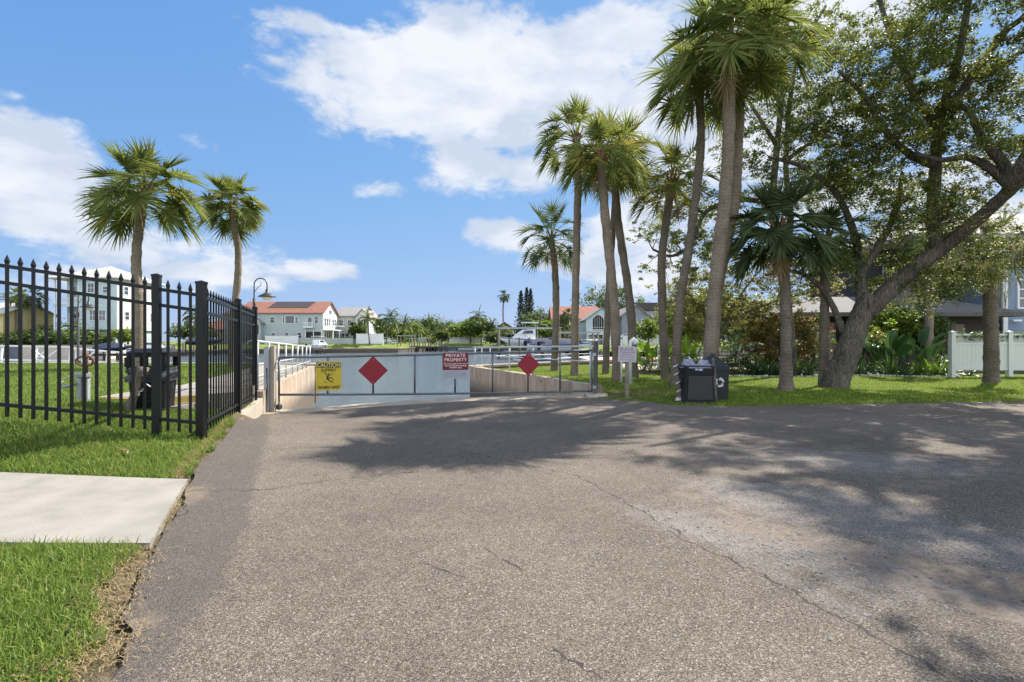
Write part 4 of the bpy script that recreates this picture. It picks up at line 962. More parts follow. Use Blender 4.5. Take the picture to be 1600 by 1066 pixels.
# grass blades
def grass(name, label, pts, h, w, mat, seed, lean=.5, zoff=.0, K=2):
    rng = np.random.RandomState(seed); n = len(pts); z = g(pts[:,0], pts[:,1])+zoff; B = np.stack([pts[:,0], pts[:,1], z-.005], 1); a = rng.uniform(0, 2*PI, n); t = rng.uniform(0,1,n)**.8*lean; H = h*rng.uniform(.5,1.2,n)
    d = np.stack([np.cos(a)*t, np.sin(a)*t, np.ones(n)], 1); P = [B]; p = B; d = nrm(d)
    for k in range(K+1): p = p+d*(H/(K+1))[:,None]; P.append(p); d = nrm(d+np.stack([np.cos(a), np.sin(a), -a*0-.6], 1)*.45*t[:,None]/max(lean,.1))
    P = np.stack(P, 1); b = rng.uniform(0, 2*PI, n); wd = np.stack([np.cos(b), np.sin(b), b*0], 1)*(w*rng.uniform(.6,1.2,n)/2)[:,None]; prof = np.linspace(1, .08, K+2)**.6
    q = Q(); q.strips(P, wd[:,None]*prof[None,:,None]); o = q.build(name, M[mat]); tag(o, label, None, kind='stuff'); return o
def fill(x0,x1,y0,y1,n,rng,test): 
    P = np.stack([rng.uniform(x0,x1,n), rng.uniform(y0,y1,n)], 1); return P[test(P[:,0], P[:,1])]
# ------------------------------------------------------------------ grass
rng = np.random.RandomState(11)
walkr = lambda Y: -2.29-.70*np.clip((Y-3.24)/1.48, 0, 1)
def ok_left(X, Y):
    edge = np.interp(Y, ny_[::-1] if ny_[0] > ny_[-1] else ny_, nx[::-1] if ny_[0] > ny_[-1] else nx)
    jag = .05*np.sin(Y*9)+.04*np.sin(Y*23+1)
    onwalk = (Y > 3.20) & (Y < 4.75) & (X < walkr(Y)+.12)
    pad = in_poly(X, Y, [(-5.3,7.6),(-4.55,8.5),(-4.8,9.9),(-6.7,9.95),(-6.35,7.6)])
    wk = (Y > 10.0) & (X > -5.25-2.85*(Y-10.1)/10.8-2.0)
    kerb = (Y > 7.6) & (X > -4.38-.4*(Y-7.7)/2.3)
    return (X < edge-.05+jag*.7-.10*(Y < 3.1)) & ~onwalk & ~pad & ~wk & ~kerb & (Y < 21.3) & (Y < 9.95+99*(X < -5.2))
grass('grass', 'lush green grass beside the pavement at the lower left', fill(-5.5,-1.2,1.5,3.24,60000,rng,lambda X,Y: ok_left(X,Y) & (X/Y > -1.2)), .085, .0085, 'grass', 2, .75)
grass('grass', 'green grass between the concrete pavement and the black fence', fill(-9,-2.5,4.7,7.8,105000,rng,lambda X,Y: ok_left(X,Y) & (X/Y > -1.15)), .075, .009, 'grass', 3, .75)
P = fill(-28,-4.5,6.5,21.4,330000,rng,lambda X,Y: ok_left(X,Y) & (X/Y > -1.1)); P = P[rng.uniform(0,1,len(P)) < np.clip(8.5/P[:,1], 0, 1)**1.3]
grass('grass', 'sunny lawn between the black fence and the seawall', P, .07, .016, 'grass', 4, .8, K=1)
def ok_right(X, Y):
    jag = .07*np.sin(X*7)+.05*np.sin(X*17+1)
    return (Y > yfar(X)+.0+jag) & in_poly(X, Y, SHORE) & (X > 2.3-.474*(Y-12.3)+.2) & ((Y < 18.6) | (X < 6.5))
P = fill(-1.5,30,10.1,27,300000,rng,lambda X,Y: ok_right(X,Y) & (X/Y < 1.1)); P = P[rng.uniform(0,1,len(P)) < np.clip(11/P[:,1], 0, 1)**1.2]
grass('grass', 'bright green lawn under the palms and the oak', P, .055, .016, 'grassfar', 5, .8, K=1)
# dry runners along the asphalt edge
ys = rng.uniform(1.7, 7.4, 9500); ex = np.interp(ys, ny_[:10][::-1], nx[:10][::-1]); P = np.stack([ex-.14+np.abs(rng.normal(0,.10,len(ys)))*np.where(ys > 4.7, .45, 1.0)*rng.choice([-1,1],len(ys))*(.6+.5*(ys < 3.2)), ys], 1)
P = P[~((P[:,1] > 3.2) & (P[:,1] < 4.75) & (P[:,0] < walkr(P[:,1])))]
n = len(P); a = rng.uniform(0, 6.28, n); q = Q(); B = np.stack([P[:,0], P[:,1], np.maximum(g(P[:,0],P[:,1]), ga(P[:,0],P[:,1]))+.008+rng.uniform(0,.02,n)], 1); dd = np.stack([np.cos(a), np.sin(a), rng.uniform(-.08,.22,n)], 1); L = rng.uniform(.015,.055,n)[:,None]
PP = np.stack([B-dd*L/2, B+[0,0,.008], B+dd*L/2], 1); wd = np.stack([-np.sin(a), np.cos(a), a*0], 1)*.0016; q.strips(PP, np.repeat(wd[:,None], 3, 1)*np.array([1,1,.2])[None,:,None]); o = q.build('dry_grass', M['straw']); tag(o, 'dry brown grass runners along the asphalt edge', None, kind='stuff')
# fallen leaves and grit on the drive
n = 230; X = rng.uniform(-1.5, 12, n); Y = rng.uniform(2, 11.5, n); k = in_asphalt(X, Y, .1) & (rng.uniform(0,1,n) < np.clip(.25+X/9+Y/24, 0, 1)); X = X[k]; Y = Y[k]
q = Q(); leaves(q, np.stack([X, Y, ga(X,Y)+.008], 1), .026, rng, .5, 3.0); o = q.build('fallen_leaves', M['straw']); tag(o, 'small dry leaves scattered over the asphalt', None, kind='stuff')
n = 1500; X = np.concatenate([rng.normal(2.4,.9,n), rng.uniform(-1.2,6,n//2)]); Y = np.concatenate([rng.normal(3.4,.7,n), rng.uniform(2,9,n//2)]); k = in_asphalt(X, Y, .1); X = X[k]; Y = Y[k]
q = Q(); C = np.stack([X, Y, ga(X,Y)+.006], 1); s_ = rng.uniform(.003,.010,len(X))
V = (C[:,None]+np.array([[-1,-1,0],[1,-1,0],[1,1,0],[-1,1,0],[0,0,.9]])[None]*(s_[:,None,None])*rng.uniform(.7,1.3,(len(X),5,1))).reshape(-1,3); b = (np.arange(len(X))*5)[:,None]
F = np.concatenate([b+np.array([[0,1,4,4]]), b+np.array([[1,2,4,4]]), b+np.array([[2,3,4,4]]), b+np.array([[3,0,4,4]])]); F = F[:, :3]
o = np_mesh('loose_gravel', V, F, simple('gravel_grit', (.16,.15,.14), .95, .6, 30)); tag(o, 'loose grit on the worn asphalt at the right', None, kind='stuff')
rg_ = np.random.RandomState(9); n = 2600; X = np.concatenate([rg_.normal(3.0,.55,n//2), rg_.uniform(2.4,15,n//2)]); Y = np.concatenate([rg_.normal(12.4,.5,n//2), rg_.uniform(10.8,17.5,n//2)]); k = ok_right(X, Y); X = X[k]; Y = Y[k]; n = len(X)
q = Q(); leaves(q, np.stack([X, Y, g(X,Y)+rg_.uniform(.02,.05,n)], 1), .05, rg_, .22, 2.0); o = q.build('leaf_litter', M['straw']); tag(o, 'brown fallen leaves and thatch on the lawn under the palms', None, kind='stuff')
# dead frond on the grass
O = Vector((-3.95, 5.32, 0)); O.z = float(g(O.x, O.y))+.05; t = thing('dead_palm_frond', 'dry brown palm frond piece lying on the grass before the fence', 'dead frond', O)
q = Q(); fan(q, np.array(O)-[.12,0,0], np.array([1,.1,.12]), .08, .26, 11, .018, .8, rng, 70); q.build('frond', M['straw'], t)

# ------------------------------------------------------------------ litter bins
M['bagblue'] = simple('blue_grey_plastic_bag', (.22,.24,.29), .35, .5, 14, .6)
def add_bins():
    # left bin: square, hooded, openings in every side
    c = Vector((-5.17, 7.38, 0)); c.z = float(g(c.x, c.y)); rz = .22
    t = thing('litter_bin', 'large black hooded litter bin with square openings behind the black fence', 'litter bin', (c.x, c.y, c.z)); LOCAL[0] = True
    mb = MB().frustum((0,0), .50,.50,.59,.59, 0,.60, .04).frustum((0,0), .62,.62,.62,.62, .60,.66, .04); mb.frustum((0,0),.52,.52,.52,.52,-.01,.05,.03); mb.build('bin_body', M['binblack'], t)
    mb = MB().frustum((0,0), .62,.62,.63,.63, .80,.87, .05).frustum((0,0), .63,.63,.40,.40, .87,.925, .04)
    for i in (-1,1):
        for j in (-1,1): mb.box(i*.27-.045,i*.27+.045,j*.27-.045,j*.27+.045,.66,.80)
    mb.box(-.035,.035,-.305,-.265,.66,.80).box(-.035,.035,.265,.305,.66,.80)
    mb.build('hood', M['binblack'], t)
    mb = MB()
    for k in range(5): mb.box(-.22,.22,-.312,-.300,.14+k*.08,.175+k*.08)
    mb.build('ribbed_panel', M['binblack'], t)
    rr = random.Random(4); mb = MB(); n = 18; prof = []
    for i in range(7):
        for j in range(n): a = 2*PI*j/n; r_ = .335+.035*rr.uniform(-1,1)+.03*math.sin(i*1.1); cx_ = max(-.325, min(.325, r_*1.25*math.cos(a))); cy_ = max(-.325, min(.325, r_*1.25*math.sin(a))); prof.append((cx_*(1+.05*rr.uniform(-1,1)), cy_*(1+.05*rr.uniform(-1,1)), .44+.035*i))
    mb.add(prof, [(i*n+j, i*n+(j+1)%n, (i+1)*n+(j+1)%n, (i+1)*n+j) for i in range(6) for j in range(n)]); mb.build('bin_liner', M['bagdark'], t, True)
    LOCAL[0] = False; t.rotation_euler = (0,0,rz); t.scale = (.80,.80,.96)
    # right bin with open top
    c = Vector((3.93, 10.95, 0)); c.z = float(g(c.x, c.y))-.01; w = .64
    t = thing('litter_bin', 'square black open-top litter bin with bag rim under the leaning palm', 'litter bin', c); LOCAL[0] = True
    mb = MB().frustum((0,0), w*1.04,w*1.0,w*.97,w*.94, 0,.05,.03).frustum((0,0), w*1.0,w*.96,w*.90,w*.88, .05,.60,.03).frustum((0,0), w*.95,w*.93,w*.97,w*.95,.60,.79,.04); mb.build('bin_body', M['binblack'], t)
    mb = MB()
    y = -w*.48-.004; mb.prism([(-w*.40,.09),(w*.40,.09),(w*.37,.585),(-w*.37,.585)], -w*.5, -w*.47, 'y'); mb.build('front_panel', simple('bin_panel', (.022,.019,.018), .5, .25, 5), t)
    MB().frustum((0,0), w*1.0,w*.98,w*1.0,w*.98,.765,.80,.04).build('rim', M['bluecover'], t)
    MB().box(-.10,-.045,-w*.482,-w*.477,.70,.735).box(-.03,.05,-w*.482,-w*.477,.69,.735).build('sticker', M['bag'], t)
    rr = np.random.RandomState(2); mb = MB(); n = 26; vs = [(0.02,0,.80)]; rings = [(.10,.80),(.2,.80),(.27,.80),(.305,.80),(.318,.765)]
    for r_, z in rings:
        for j in range(n):
            a = 2*PI*j/n; k = (abs(math.cos(a))**6+abs(math.sin(a))**6)**(-1/6); up = (.12*max(0, math.sin(a*2+1))**4+.05*rr.uniform(0,1))*(r_ < .30)
            vs.append((math.cos(a)*r_*k*(1+.03*rr.uniform(-1,1)), math.sin(a)*r_*k*(1+.03*rr.uniform(-1,1)), z+up*1.0-.02))
    fs = [(0, 1+j, 1+(j+1)%n) for j in range(n)]+[(1+i*n+j, 1+i*n+(j+1)%n, 1+(i+1)*n+(j+1)%n, 1+(i+1)*n+j) for i in range(4) for j in range(n)]
    mb.add(vs, fs); mb.build('bin_bag', M['bagblue'], t, False); LOCAL[0] = False; t.rotation_euler = (0,0,-.06)
    # recycling bin
    c = Vector((4.52, 11.5, 0)); c.z = float(g(c.x, c.y))-.01; w = .52
    t = thing('recycling_bin', 'dark green recycling bin with pitched lid and white recycling arrows', 'recycling bin', c); LOCAL[0] = True
    MB().frustum((0,0), w*.92,w*.92,w*.98,w*.98,0,.70,.02).frustum((0,0), w*1.06,w*1.06,w*1.06,w*1.06,.68,.74,.03).build('bin_body', M['bingreen'], t)
    mb = MB(); b = w*.53
    mb.add([(-b,-b,.74),(b,-b,.74),(b,b,.74),(-b,b,.74),(-.02,-.03,1.03),(-.02,.03,1.03)], [(0,1,4),(1,2,5,4),(2,3,5),(3,0,4,5),(0,3,2,1)]); mb.build('pitched_lid', M['bingreen'], t)
    # three chasing arrows
    y = -w*.485; cxp, czp, Rr = .035, .40, .085
    for k in range(3):
        a0 = R(90+120*k+32); pts = []; n = 6; mb = MB()
        for i in range(n+1):
            a = a0+R(70)*i/n; pts.append((a, Rr))
        inner = [(cxp+math.cos(a)*Rr*.68, czp+math.sin(a)*Rr*.68) for a, _ in pts]; outer = [(cxp+math.cos(a)*Rr*1.25, czp+math.sin(a)*Rr*1.25) for a, _ in pts]
        f_ = [(x, y-.004, z) for x, z in inner+outer[::-1]]; m_ = len(inner)
        mb.add(f_, [(i, i+1, 2*m_-2-i, 2*m_-1-i) for i in range(m_-1)])
        e = pts[-1][0]; ti = R(34); A = (cxp+math.cos(e)*Rr*.42, czp+math.sin(e)*Rr*.42); Bq = (cxp+math.cos(e)*Rr*1.5, czp+math.sin(e)*Rr*1.5); Cq = (cxp+math.cos(e+ti)*Rr*.98, czp+math.sin(e+ti)*Rr*.98)
        mb.add([(A[0],y-.004,A[1]),(Bq[0],y-.004,Bq[1]),(Cq[0],y-.004,Cq[1])], [(0,1,2)]); mb.build('recycling_arrow', M['signwhite'], t)
    LOCAL[0] = False; t.rotation_euler = (0,0,.02)
add_bins()
# stake between the bins and tape-wrapped stub beside them
p = at(1116, 10.75, z=0); t = thing('wooden_stake', 'thin brown wooden stake standing in front of the two bins', 'stake', p)
MB().tube([(p.x+.03,p.y,-.1),(p.x,p.y,.35),(p.x+.0,p.y,.66),(p.x-.02,p.y+.02,.95)], [.05,.045,.04,.025], 8).build('stake_shaft', M['palmtrunkgrey'], t, True)
p = at(1061, 11.0, z=0); t = thing('tape_wrapped_stump', 'short dark stump spiralled with white tape left of the open-top bin', 'stump', p)
pts = [Vector((p.x+.02,p.y,-.05)), Vector((p.x+.01,p.y,.2)), Vector((p.x-.03,p.y,.45)), Vector((p.x-.07,p.y,.72)), Vector((p.x-.10,p.y,.9))]; MB().tube(path_pts(pts, 12), [.06,.055,.05,.05,.05,.05,.048,.045,.045,.04,.04,.03], 9).build('stump_wood', M['palmtrunkgrey'], t, True)
mb = MB(); PPt = path_pts(pts, 60); prev = None
for i in range(4, 52):
    a = i*.62; c = PPt[i]; r_ = .059; d = Vector((math.cos(a), math.sin(a), 0)); q0 = c+d*r_-Vector((0,0,.014)); q1 = c+d*r_+Vector((0,0,.014))
    if prev: mb.add([prev[0], q0, q1, prev[1]], [(0,1,2,3)])
    prev = (q0, q1)
mb.build('tape', M['signwhite'], t, fix=False)
rr = random.Random(5); mb = MB()
for k in range(3): a = Vector((p.x-.04+.05*k, p.y-.07, .03)); mb.add([a+Vector((-.07,-.02,0)), a+Vector((.04,-.05,.01)), a+Vector((.07,.03,.03)), a+Vector((-.03,.04,.07*rr.random()+.03))], [(0,1,2,3)])
mb.build('tape_end', M['signwhite'], t)
# driftwood stump beside the left bin
p = Vector((at(209, 7.0, z=0).x, 7.0, 0)); p.z = float(g(p.x, p.y)); t = thing('stump', 'leaning mottled stump with pale flared top left of the hooded bin', 'stump', p)
pts = [p+Vector((-.05,0,-.05)), p+Vector((-.04,0,.12)), p+Vector((.03,0,.28)), p+Vector((.06,0,.42)), p+Vector((.11,0,.54))]; MB().tube(path_pts(pts, 14), [.075,.07,.06,.07,.055,.05,.06,.045,.05,.04,.04,.05,.055,.068], 9).build('stump_wood', M['palebark'], t, True)
MB().tube([pts[-1]-Vector((.01,0,.06)), pts[-1]+Vector((.02,0,.08))], [.05,.075], 9).build('flared_top', M['palebark'], t, True)
MB().tube([pts[2], pts[2]+Vector((.10,-.02,.02)), pts[3]+Vector((.13,-.03,-.02)), pts[3]+Vector((.20,-.05,-.06))], [.012,.01,.01,.012], 6).build('rope', M['signwhite'], t, True)
# pump post
p = Vector((at(129, 7.2, z=0).x, 7.2, 0)); p.z = float(g(p.x, p.y)); t = thing('pump_post', 'grey green post with rusty looped handle behind the fence', 'pump post', p)
MB().box(p.x-.06,p.x+.0,p.y-.03,p.y+.03,p.z-.1,p.z+.36).box(p.x+.02,p.x+.07,p.y-.0,p.y+.05,p.z-.1,p.z+.42).build('post_shaft', M['pvc'], t)
MB().box(p.x-.12,p.x+.09,p.y-.05,p.y+.05,p.z+.36,p.z+.41).build('bracket', M['galv'], t)
MB().tube([(p.x+.045,p.y,p.z+.40),(p.x+.045,p.y,p.z+.60),(p.x+.05,p.y,p.z+.68)], [.028,.03,.034], 10).build('valve_stem', M['rust'], t, True)
pts = [Vector((p.x+.05+.10*math.cos(a)*(1.5 if math.cos(a) < 0 else 1), p.y, p.z+.58+.07*math.sin(a))) for a in np.linspace(0, 2*PI, 16)]; MB().tube(pts, .012, 6).tube([(p.x+.13,p.y,p.z+.57),(p.x+.18,p.y,p.z+.56),(p.x+.19,p.y,p.z+.50)], .016, 6).build('loop_handle', M['rust'], t, True)
MB().prism([(p.x-.26,p.z+.20),(p.x-.05,p.z+.26),(p.x-.05,p.z+.28),(p.x-.27,p.z+.225)], p.y-.08, p.y+.06, 'y').build('tray', simple('pale_blue_plastic', (.30,.36,.50), .4, .1), t)
MB().tube([Vector((p.x-.27+.0,p.y,p.z+.30)), Vector((p.x-.33,p.y,p.z+.26)), Vector((p.x-.30,p.y,p.z+.33)), Vector((p.x-.2,p.y,p.z+.36)), Vector((p.x-.05,p.y,p.z+.37))], .006, 5).build('hose', M['signwhite'], t, True)

# ------------------------------------------------------------------ arc lamps
def lamp(label, x, y, z0, ztop, s=1.0):
    t = thing('street_lamp', label, 'street lamp', (x, y, z0), group='gooseneck lamps along the water'); zs = ztop-.62*s
    MB().lathe((x,y,z0-.1), [(.10*s,0),(.10*s,.3),(.07*s,.36),(.045*s,.42),(.040*s,zs-z0+.1),(.02*s,zs-z0+.12)], 12).build('pole', M['lampblack'], t, True)
    pts = [(x,y,zs)]+[(x+.20*s-.20*s*math.cos(a), y, ztop-.20*s+.20*s*math.sin(a)) for a in np.linspace(0, PI, 12)]+[(x+.40*s,y,ztop-.34*s)]
    MB().tube(pts, .018*s, 8).tube([(x+.01*s,y,zs+.2*s),(x+.12*s,y,zs+.34*s),(x+.22*s,y,zs+.42*s),(x+.2*s,y,zs+.5*s)], .009*s, 6).build('gooseneck', M['lampblack'], t, True)
    c = (x+.40*s, y, ztop-.62*s)
    MB().lathe(c, [(.02*s,.30*s),(.045*s,.27*s),(.05*s,.18*s),(.10*s,.15*s),(.25*s,.065*s),(.26*s,.045*s),(.24*s,.05*s),(.10*s,.11*s)][::-1], 24).build('lamp_shade', M['lampblack'], t, True)
    MB().lathe((c[0],c[1],c[2]-.06*s), [(.02*s,0),(.09*s,.012*s),(.135*s,.05*s),(.15*s,.10*s),(.13*s,.12*s)], 20).build('globe', M['globe'], t, True)
lamp('black gooseneck lamp rising behind the far end of the black fence', at(397, 15.5).x, 15.5, .26, 1.3+98*15.5/800, .98)
p = at(122, 20.5); lamp('black gooseneck lamp on the lawn in front of the pale blue house', p.x, 20.5, .3, 1.3+76*20.5/800, 1.05)

# ------------------------------------------------------------------ white board railing at the left end of the lawn
def board_rail(label, x0, x1, y, z0, z1, braces, slope=0):
    t = thing('dock_railing', label, 'railing', (x0, y, z0), group='white wooden dock railings'); n = 1
    MB().bar((x0-.3,y,z1),(x1,y,z1-slope),.10,.06).build('top_board', M['white'], t); MB().bar((x0,y,z0+.2),(x1,y,z0+.2-slope),.04,.07).build('low_board', M['white'], t)
    k = max(2, int((x1-x0)/1.1)+1)
    for i in range(k):
        x = x0+(x1-x0)*i/(k-1); MB().bar((x-.08,y,z0-.1),(x,y,z1-.03-slope*i/(k-1)),.07,.07).build('post', M['white'], t)
    for a, b in braces: MB().bar((a,y-.05,z0+.08),(b,y-.05,z1-.08),.045,.05).build('brace', M['white'], t)
board_rail('white wooden dock railing with crossed braces at the lawn edge', -22.3, -19.3, 22.4, .28, 1.09, [(-21,-20.2),(-20.2,-21),(-20.6,-19.7)], .05)
board_rail('low white railing section right of the crossed one', -19.1, -16.4, 22.5, .26, .98, [(-18.9,-18.2)], .25)

p = at(986, 14.2, z=0); p.z = float(g(p.x, p.y)); t = thing('vent_pipe', 'white gooseneck vent pipe standing behind the notice board', 'vent pipe', p)
MB().tube([(p.x-.02,p.y,p.z-.1),(p.x-.02,p.y,1.18),(p.x-.0,p.y,1.29),(p.x+.07,p.y,1.33),(p.x+.13,p.y,1.27),(p.x+.13,p.y,1.2)], [.05,.05,.06,.085,.085,.08], 12).build('pipe', M['vinyl'], t, True)
p = at(971, 14.6, z=0); t = thing('marker_post', 'slim white post left of the white vent pipe', 'post', (p.x, p.y, .05)); MB().tube([(p.x,p.y,-.1),(p.x,p.y,1.36)], .03, 8).build('post_tube', M['vinyl'], t, True); MB().tube([(p.x,p.y,1.36),(p.x,p.y,1.42)], .038, 8).build('cap', M['galv'], t, True)
# ------------------------------------------------------------------ palms
def gr(px, d): p = at(px, d, z=0); p.z = float(g(p.x, p.y)); return p
def T(*a): return [at(px, d, py) for px, py, d in a]
GP = 'cabbage palms around the boat ramp'
palm('tall thick cabbage palm with the fullest crown, leaning above the two bins', gr(1106,12.9), T((1112,500,12.8),(1122,400,12.6),(1133,300,12.3),(1139,200,12.1),(1137,68,12.0)), .15, 1.82, 36, 46, 1, boots=.95, flare=1.5, wl=.038, lowest=-12, group=GP, boots_r=1.75)
palm('cabbage palm half hidden directly behind the thickest palm trunk', gr(1113,13.9), T((1120,470,13.8),(1134,390,13.7),(1148,320,13.6),(1154,230,13.5),(1159,130,13.5),(1185,55,13.4)), .125, 1.85, 32, 42, 2, boots=.5, flare=1.3, wl=.036, lowest=-12, group=GP, mat='palm')
palm('tall cabbage palm just left of the thickest one, spreading fronds to the left', gr(1053,14.2), T((1062,480,14.1),(1076,390,14),(1088,300,13.9),(1095,220,13.8),(1092,126,13.7)), .115, 1.6, 31, 38, 3, boots=.35, flare=1.25, wl=.034, lowest=-14, group=GP, tmat='palmtrunkgrey', side=(PI,.25))
palm('slim palm with a small upright yellowish crown, right of the crossing pair', gr(1040,16.2), T((1036,500,16.1),(1034,410,16),(1042,340,16),(1051,282,16)), .125, 1.45, 23, 31, 4, boots=.75, flare=1.2, wl=.032, lowest=-12, group=GP, tmat='palmtrunkgrey', yellow=4, boots_r=2.2, petr=.55, dead=2)
palm('palm curving right out of the crossing pair, crown overlapping its neighbour', gr(991,17.0), T((985,480,17),(974,400,17),(964,330,17),(961,262,17),(968,242,17)), .135, 1.75, 32, 36, 5, boots=.35, flare=1.2, wl=.034, lowest=-12, group=GP, tmat='palmtrunkgrey', yellow=5)
palm('palm with yellowing crown leaning left over the notice board', gr(965,15.1), T((960,480,15),(952,400,15),(945,330,15),(940,262,15),(938,240,15)), .135, 1.45, 32, 36, 6, boots=.5, flare=1.2, wl=.032, lowest=-10, group=GP, yellow=4, boots_r=2.0, dead=3)
palm('dark slender trunked palm behind the notice board', gr(946,18.2), T((950,480,18.2),(956,380,18.2),(962,300,18.2),(958,262,18.2)), .12, 1.25, 24, 31, 7, boots=.2, flare=1.1, wl=.032, lowest=-10, group=GP, tmat='palmtrunkgrey')
palm('straight tall palm with drooping left fronds behind the gate', gr(898,16.9), T((899,480,16.8),(901,380,16.7),(903,280,16.6),(901,215,16.5)), .125, 1.35, 28, 36, 8, boots=.2, flare=1.15, wl=.032, lowest=-12, group=GP, petr=.62, side=(PI,.5))
palm('shortest palm of the row, leftmost one right of the ramp', gr(866,19.6), T((869,490,19.6),(867,420,19.6),(861,372,19.6)), .135, 1.45, 23, 33, 9, boots=.12, flare=1.2, wl=.034, lowest=-14, group=GP, tmat='palmtrunkgrey', petr=.6, mat='palmbluish')
palm('stocky palm with broad dark blue-green fronds beside the oak', gr(1228,13.4), T((1228,520,13.35),(1226,440,13.3),(1218,385,13.3),(1216,360,13.3)), .13, 1.6, 28, 45, 10, boots=.75, flare=1.9, wl=.050, lowest=-10, group=GP, tmat='palmtrunkgrey', mat='palmbluish', petr=.46, boots_r=1.8, dead=3)
palm('palm trunk standing against the oak base, crown lost in oak leaves', gr(1286,14.9), T((1288,520,14.9),(1289,440,14.9),(1290,375,15.0)), .125, 1.35, 24, 36, 11, boots=.2, flare=1.1, wl=.036, lowest=-14, group=GP, tmat='palmtrunkgrey', mat='palmbluish')
palm('moss hung palm at the right before the white panel fence', gr(1549,15.9), T((1549,520,15.9),(1546,440,15.9),(1545,385,15.9)), .185, 1.2, 17, 31, 12, boots=.1, flare=1.25, wl=.036, lowest=-50, group=GP, tmat='palmtrunkgrey', mat='palmbluish')
palm('pale palm trunk behind the broad dark leaves right of the oak', gr(1450,21.2), T((1452,480,21.2),(1455,420,21.2),(1456,360,21.2)), .16, 1.5, 22, 31, 13, boots=.1, flare=1.1, wl=.038, lowest=-12, group=GP, mat='palmbluish')
palm('large-crowned palm on the left lawn behind the black fence', gr(217,15.6), T((217,480,15.6),(213,420,15.6),(215,375,15.6),(220,338,15.6),(226,302,15.6)), .135, 1.88, 31, 46, 14, boots=.35, flare=1.2, wl=.050, lowest=-8, group=GP, yellow=11, dead=0, droop=1.0)
palm('smaller round-crowned palm with curved trunk near the gooseneck lamp', gr(362,19.2), T((364,500,19.2),(371,440,19.2),(372,390,19.2),(364,345,19.2),(363,322,19.2)), .125, 1.50, 29, 42, 15, boots=.35, flare=1.15, wl=.050, lowest=-6, group=GP, yellow=12, dead=0, droop=1.0)
palm('tall cabbage palm just outside the right edge that shades the drive', (12.9,11.9,0), [(12.7,11.9,4),(12.4,11.9,8),(12.0,11.9,11),(11.9,11.9,12.2)], .18, 1.8, 28, 30, 16, boots=.3, flare=1.3, wl=.038, group=GP)

# ------------------------------------------------------------------ oak and other trees on the lawn
def ell(px, py, d, hw, hh, ry, wt): p = at(px, d, py); return (p.x, p.y, p.z, hw*d/800, ry, hh*d/800, wt)
B = gr(1305,14.4)
limbs = [([B-Vector((.05,0,.25))]+T((1308,590,14.4),(1325,550,14.4),(1343,500,14.3),(1360,462,14.25)), .40, .25),
 (T((1352,490,14.3),(1395,448,14.1),(1435,414,13.9),(1475,386,13.7),(1525,345,13.2),(1575,300,12.6),(1625,255,12),(1720,150,11)), .27, .10),
 (T((1466,395,13.8),(1458,330,13.8),(1462,260,13.9),(1466,190,13.8),(1482,140,13.7),(1500,80,13.5),(1512,10,13.2),(1530,-90,12.8),(1550,-220,12)), .18, .05),
 (T((1470,175,13.75),(1500,145,13.5),(1530,105,13.2),(1570,50,12.8),(1605,20,12.4),(1670,-70,12)), .13, .05),
 (T((1348,485,14.3),(1344,430,14.5),(1336,370,14.8),(1305,300,15),(1255,262,15.2),(1200,245,15.4)), .17, .04),
 (T((1318,520,14.5),(1300,476,14.7),(1275,442,14.8),(1240,424,15),(1195,430,15.3)), .10, .04),
 (T((1583,296,12.6),(1574,265,12.7),(1548,234,12.8),(1530,208,12.9),(1515,175,13),(1490,160,13.1)), .16, .05),
 (T((1578,290,12.7),(1545,262,12.9),(1510,246,13.1),(1470,250,13.3),(1430,240,13.5)), .13, .05),
 (T((1463,260,13.9),(1420,240,13.8),(1380,200,13.7),(1350,150,13.6),(1310,110,13.5)), .12, .04),
 (T((1465,200,13.8),(1430,150,14),(1405,90,14.1),(1380,20,14.2),(1360,-60,14.2)), .12, .05),
 (T((1344,430,14.5),(1375,380,14.4),(1400,330,14.5),(1410,270,14.5)), .13, .05),
 ([at(1575,12.6,300), Vector((11.6,10.6,7.0)), Vector((10.4,8.8,8.4)), Vector((8.6,7.7,9.0))], .16, .05),
 ([at(1530,12.8,-90), Vector((11.2,12.0,10.8)), Vector((10.4,12.6,11.4))], .10, .05),
 ([at(1625,12,255), Vector((13.6,10,7.4)), Vector((13.4,8,8.4)), Vector((12.6,6,9))], .14, .05)]
rng = np.random.RandomState(21)
E1 = [ell(1440,120,13.6,115,125,2.2,3.0), ell(1350,205,14,105,105,2.0,2.3), ell(1540,60,13,110,110,2,1.3), ell(1555,190,13,90,100,2,1.2), ell(1440,310,14,110,80,1.8,2.0), ell(1300,110,15,70,80,1.5,.9), ell(1290,250,15,85,85,1.5,1.1), ell(1545,385,14,75,60,1.1,.9), ell(1425,440,14.6,95,45,1.0,1.2), ell(1280,405,15,80,50,1.1,.5), ell(1380,-10,14,120,60,2,.6), ell(1660,150,12,90,190,2,.5)]
E2 = [(10.7,9.7,9.3,2.3,2.1,1.4,1.5), (11.6,13,11.2,2.2,2.0,1.1,.45), (13.2,8.4,8.8,2.4,2.2,1.6,.9), (9.1,8.1,8.6,1.35,.6,.45,1.5), (8.0,7.75,8.4,.6,.4,.3,.35)]
c1 = scatter(E1, 420, rng, .29); c2 = scatter(E2, 72, rng, .50)
cl = np.concatenate([np.concatenate([c1, rng.uniform(.28,.46,(len(c1),1))], 1), np.concatenate([c2, rng.uniform(.26,.42,(len(c2),1))], 1)])
oak = tree('big leaning oak with dark bark and forked limbs spreading over the right lawn', B, limbs, cl, 330, .078, seed=31, name='oak_tree', cat='oak tree', aspect=.55, twig=.016, rmin=.006)
oak['category'] = 'oak tree'
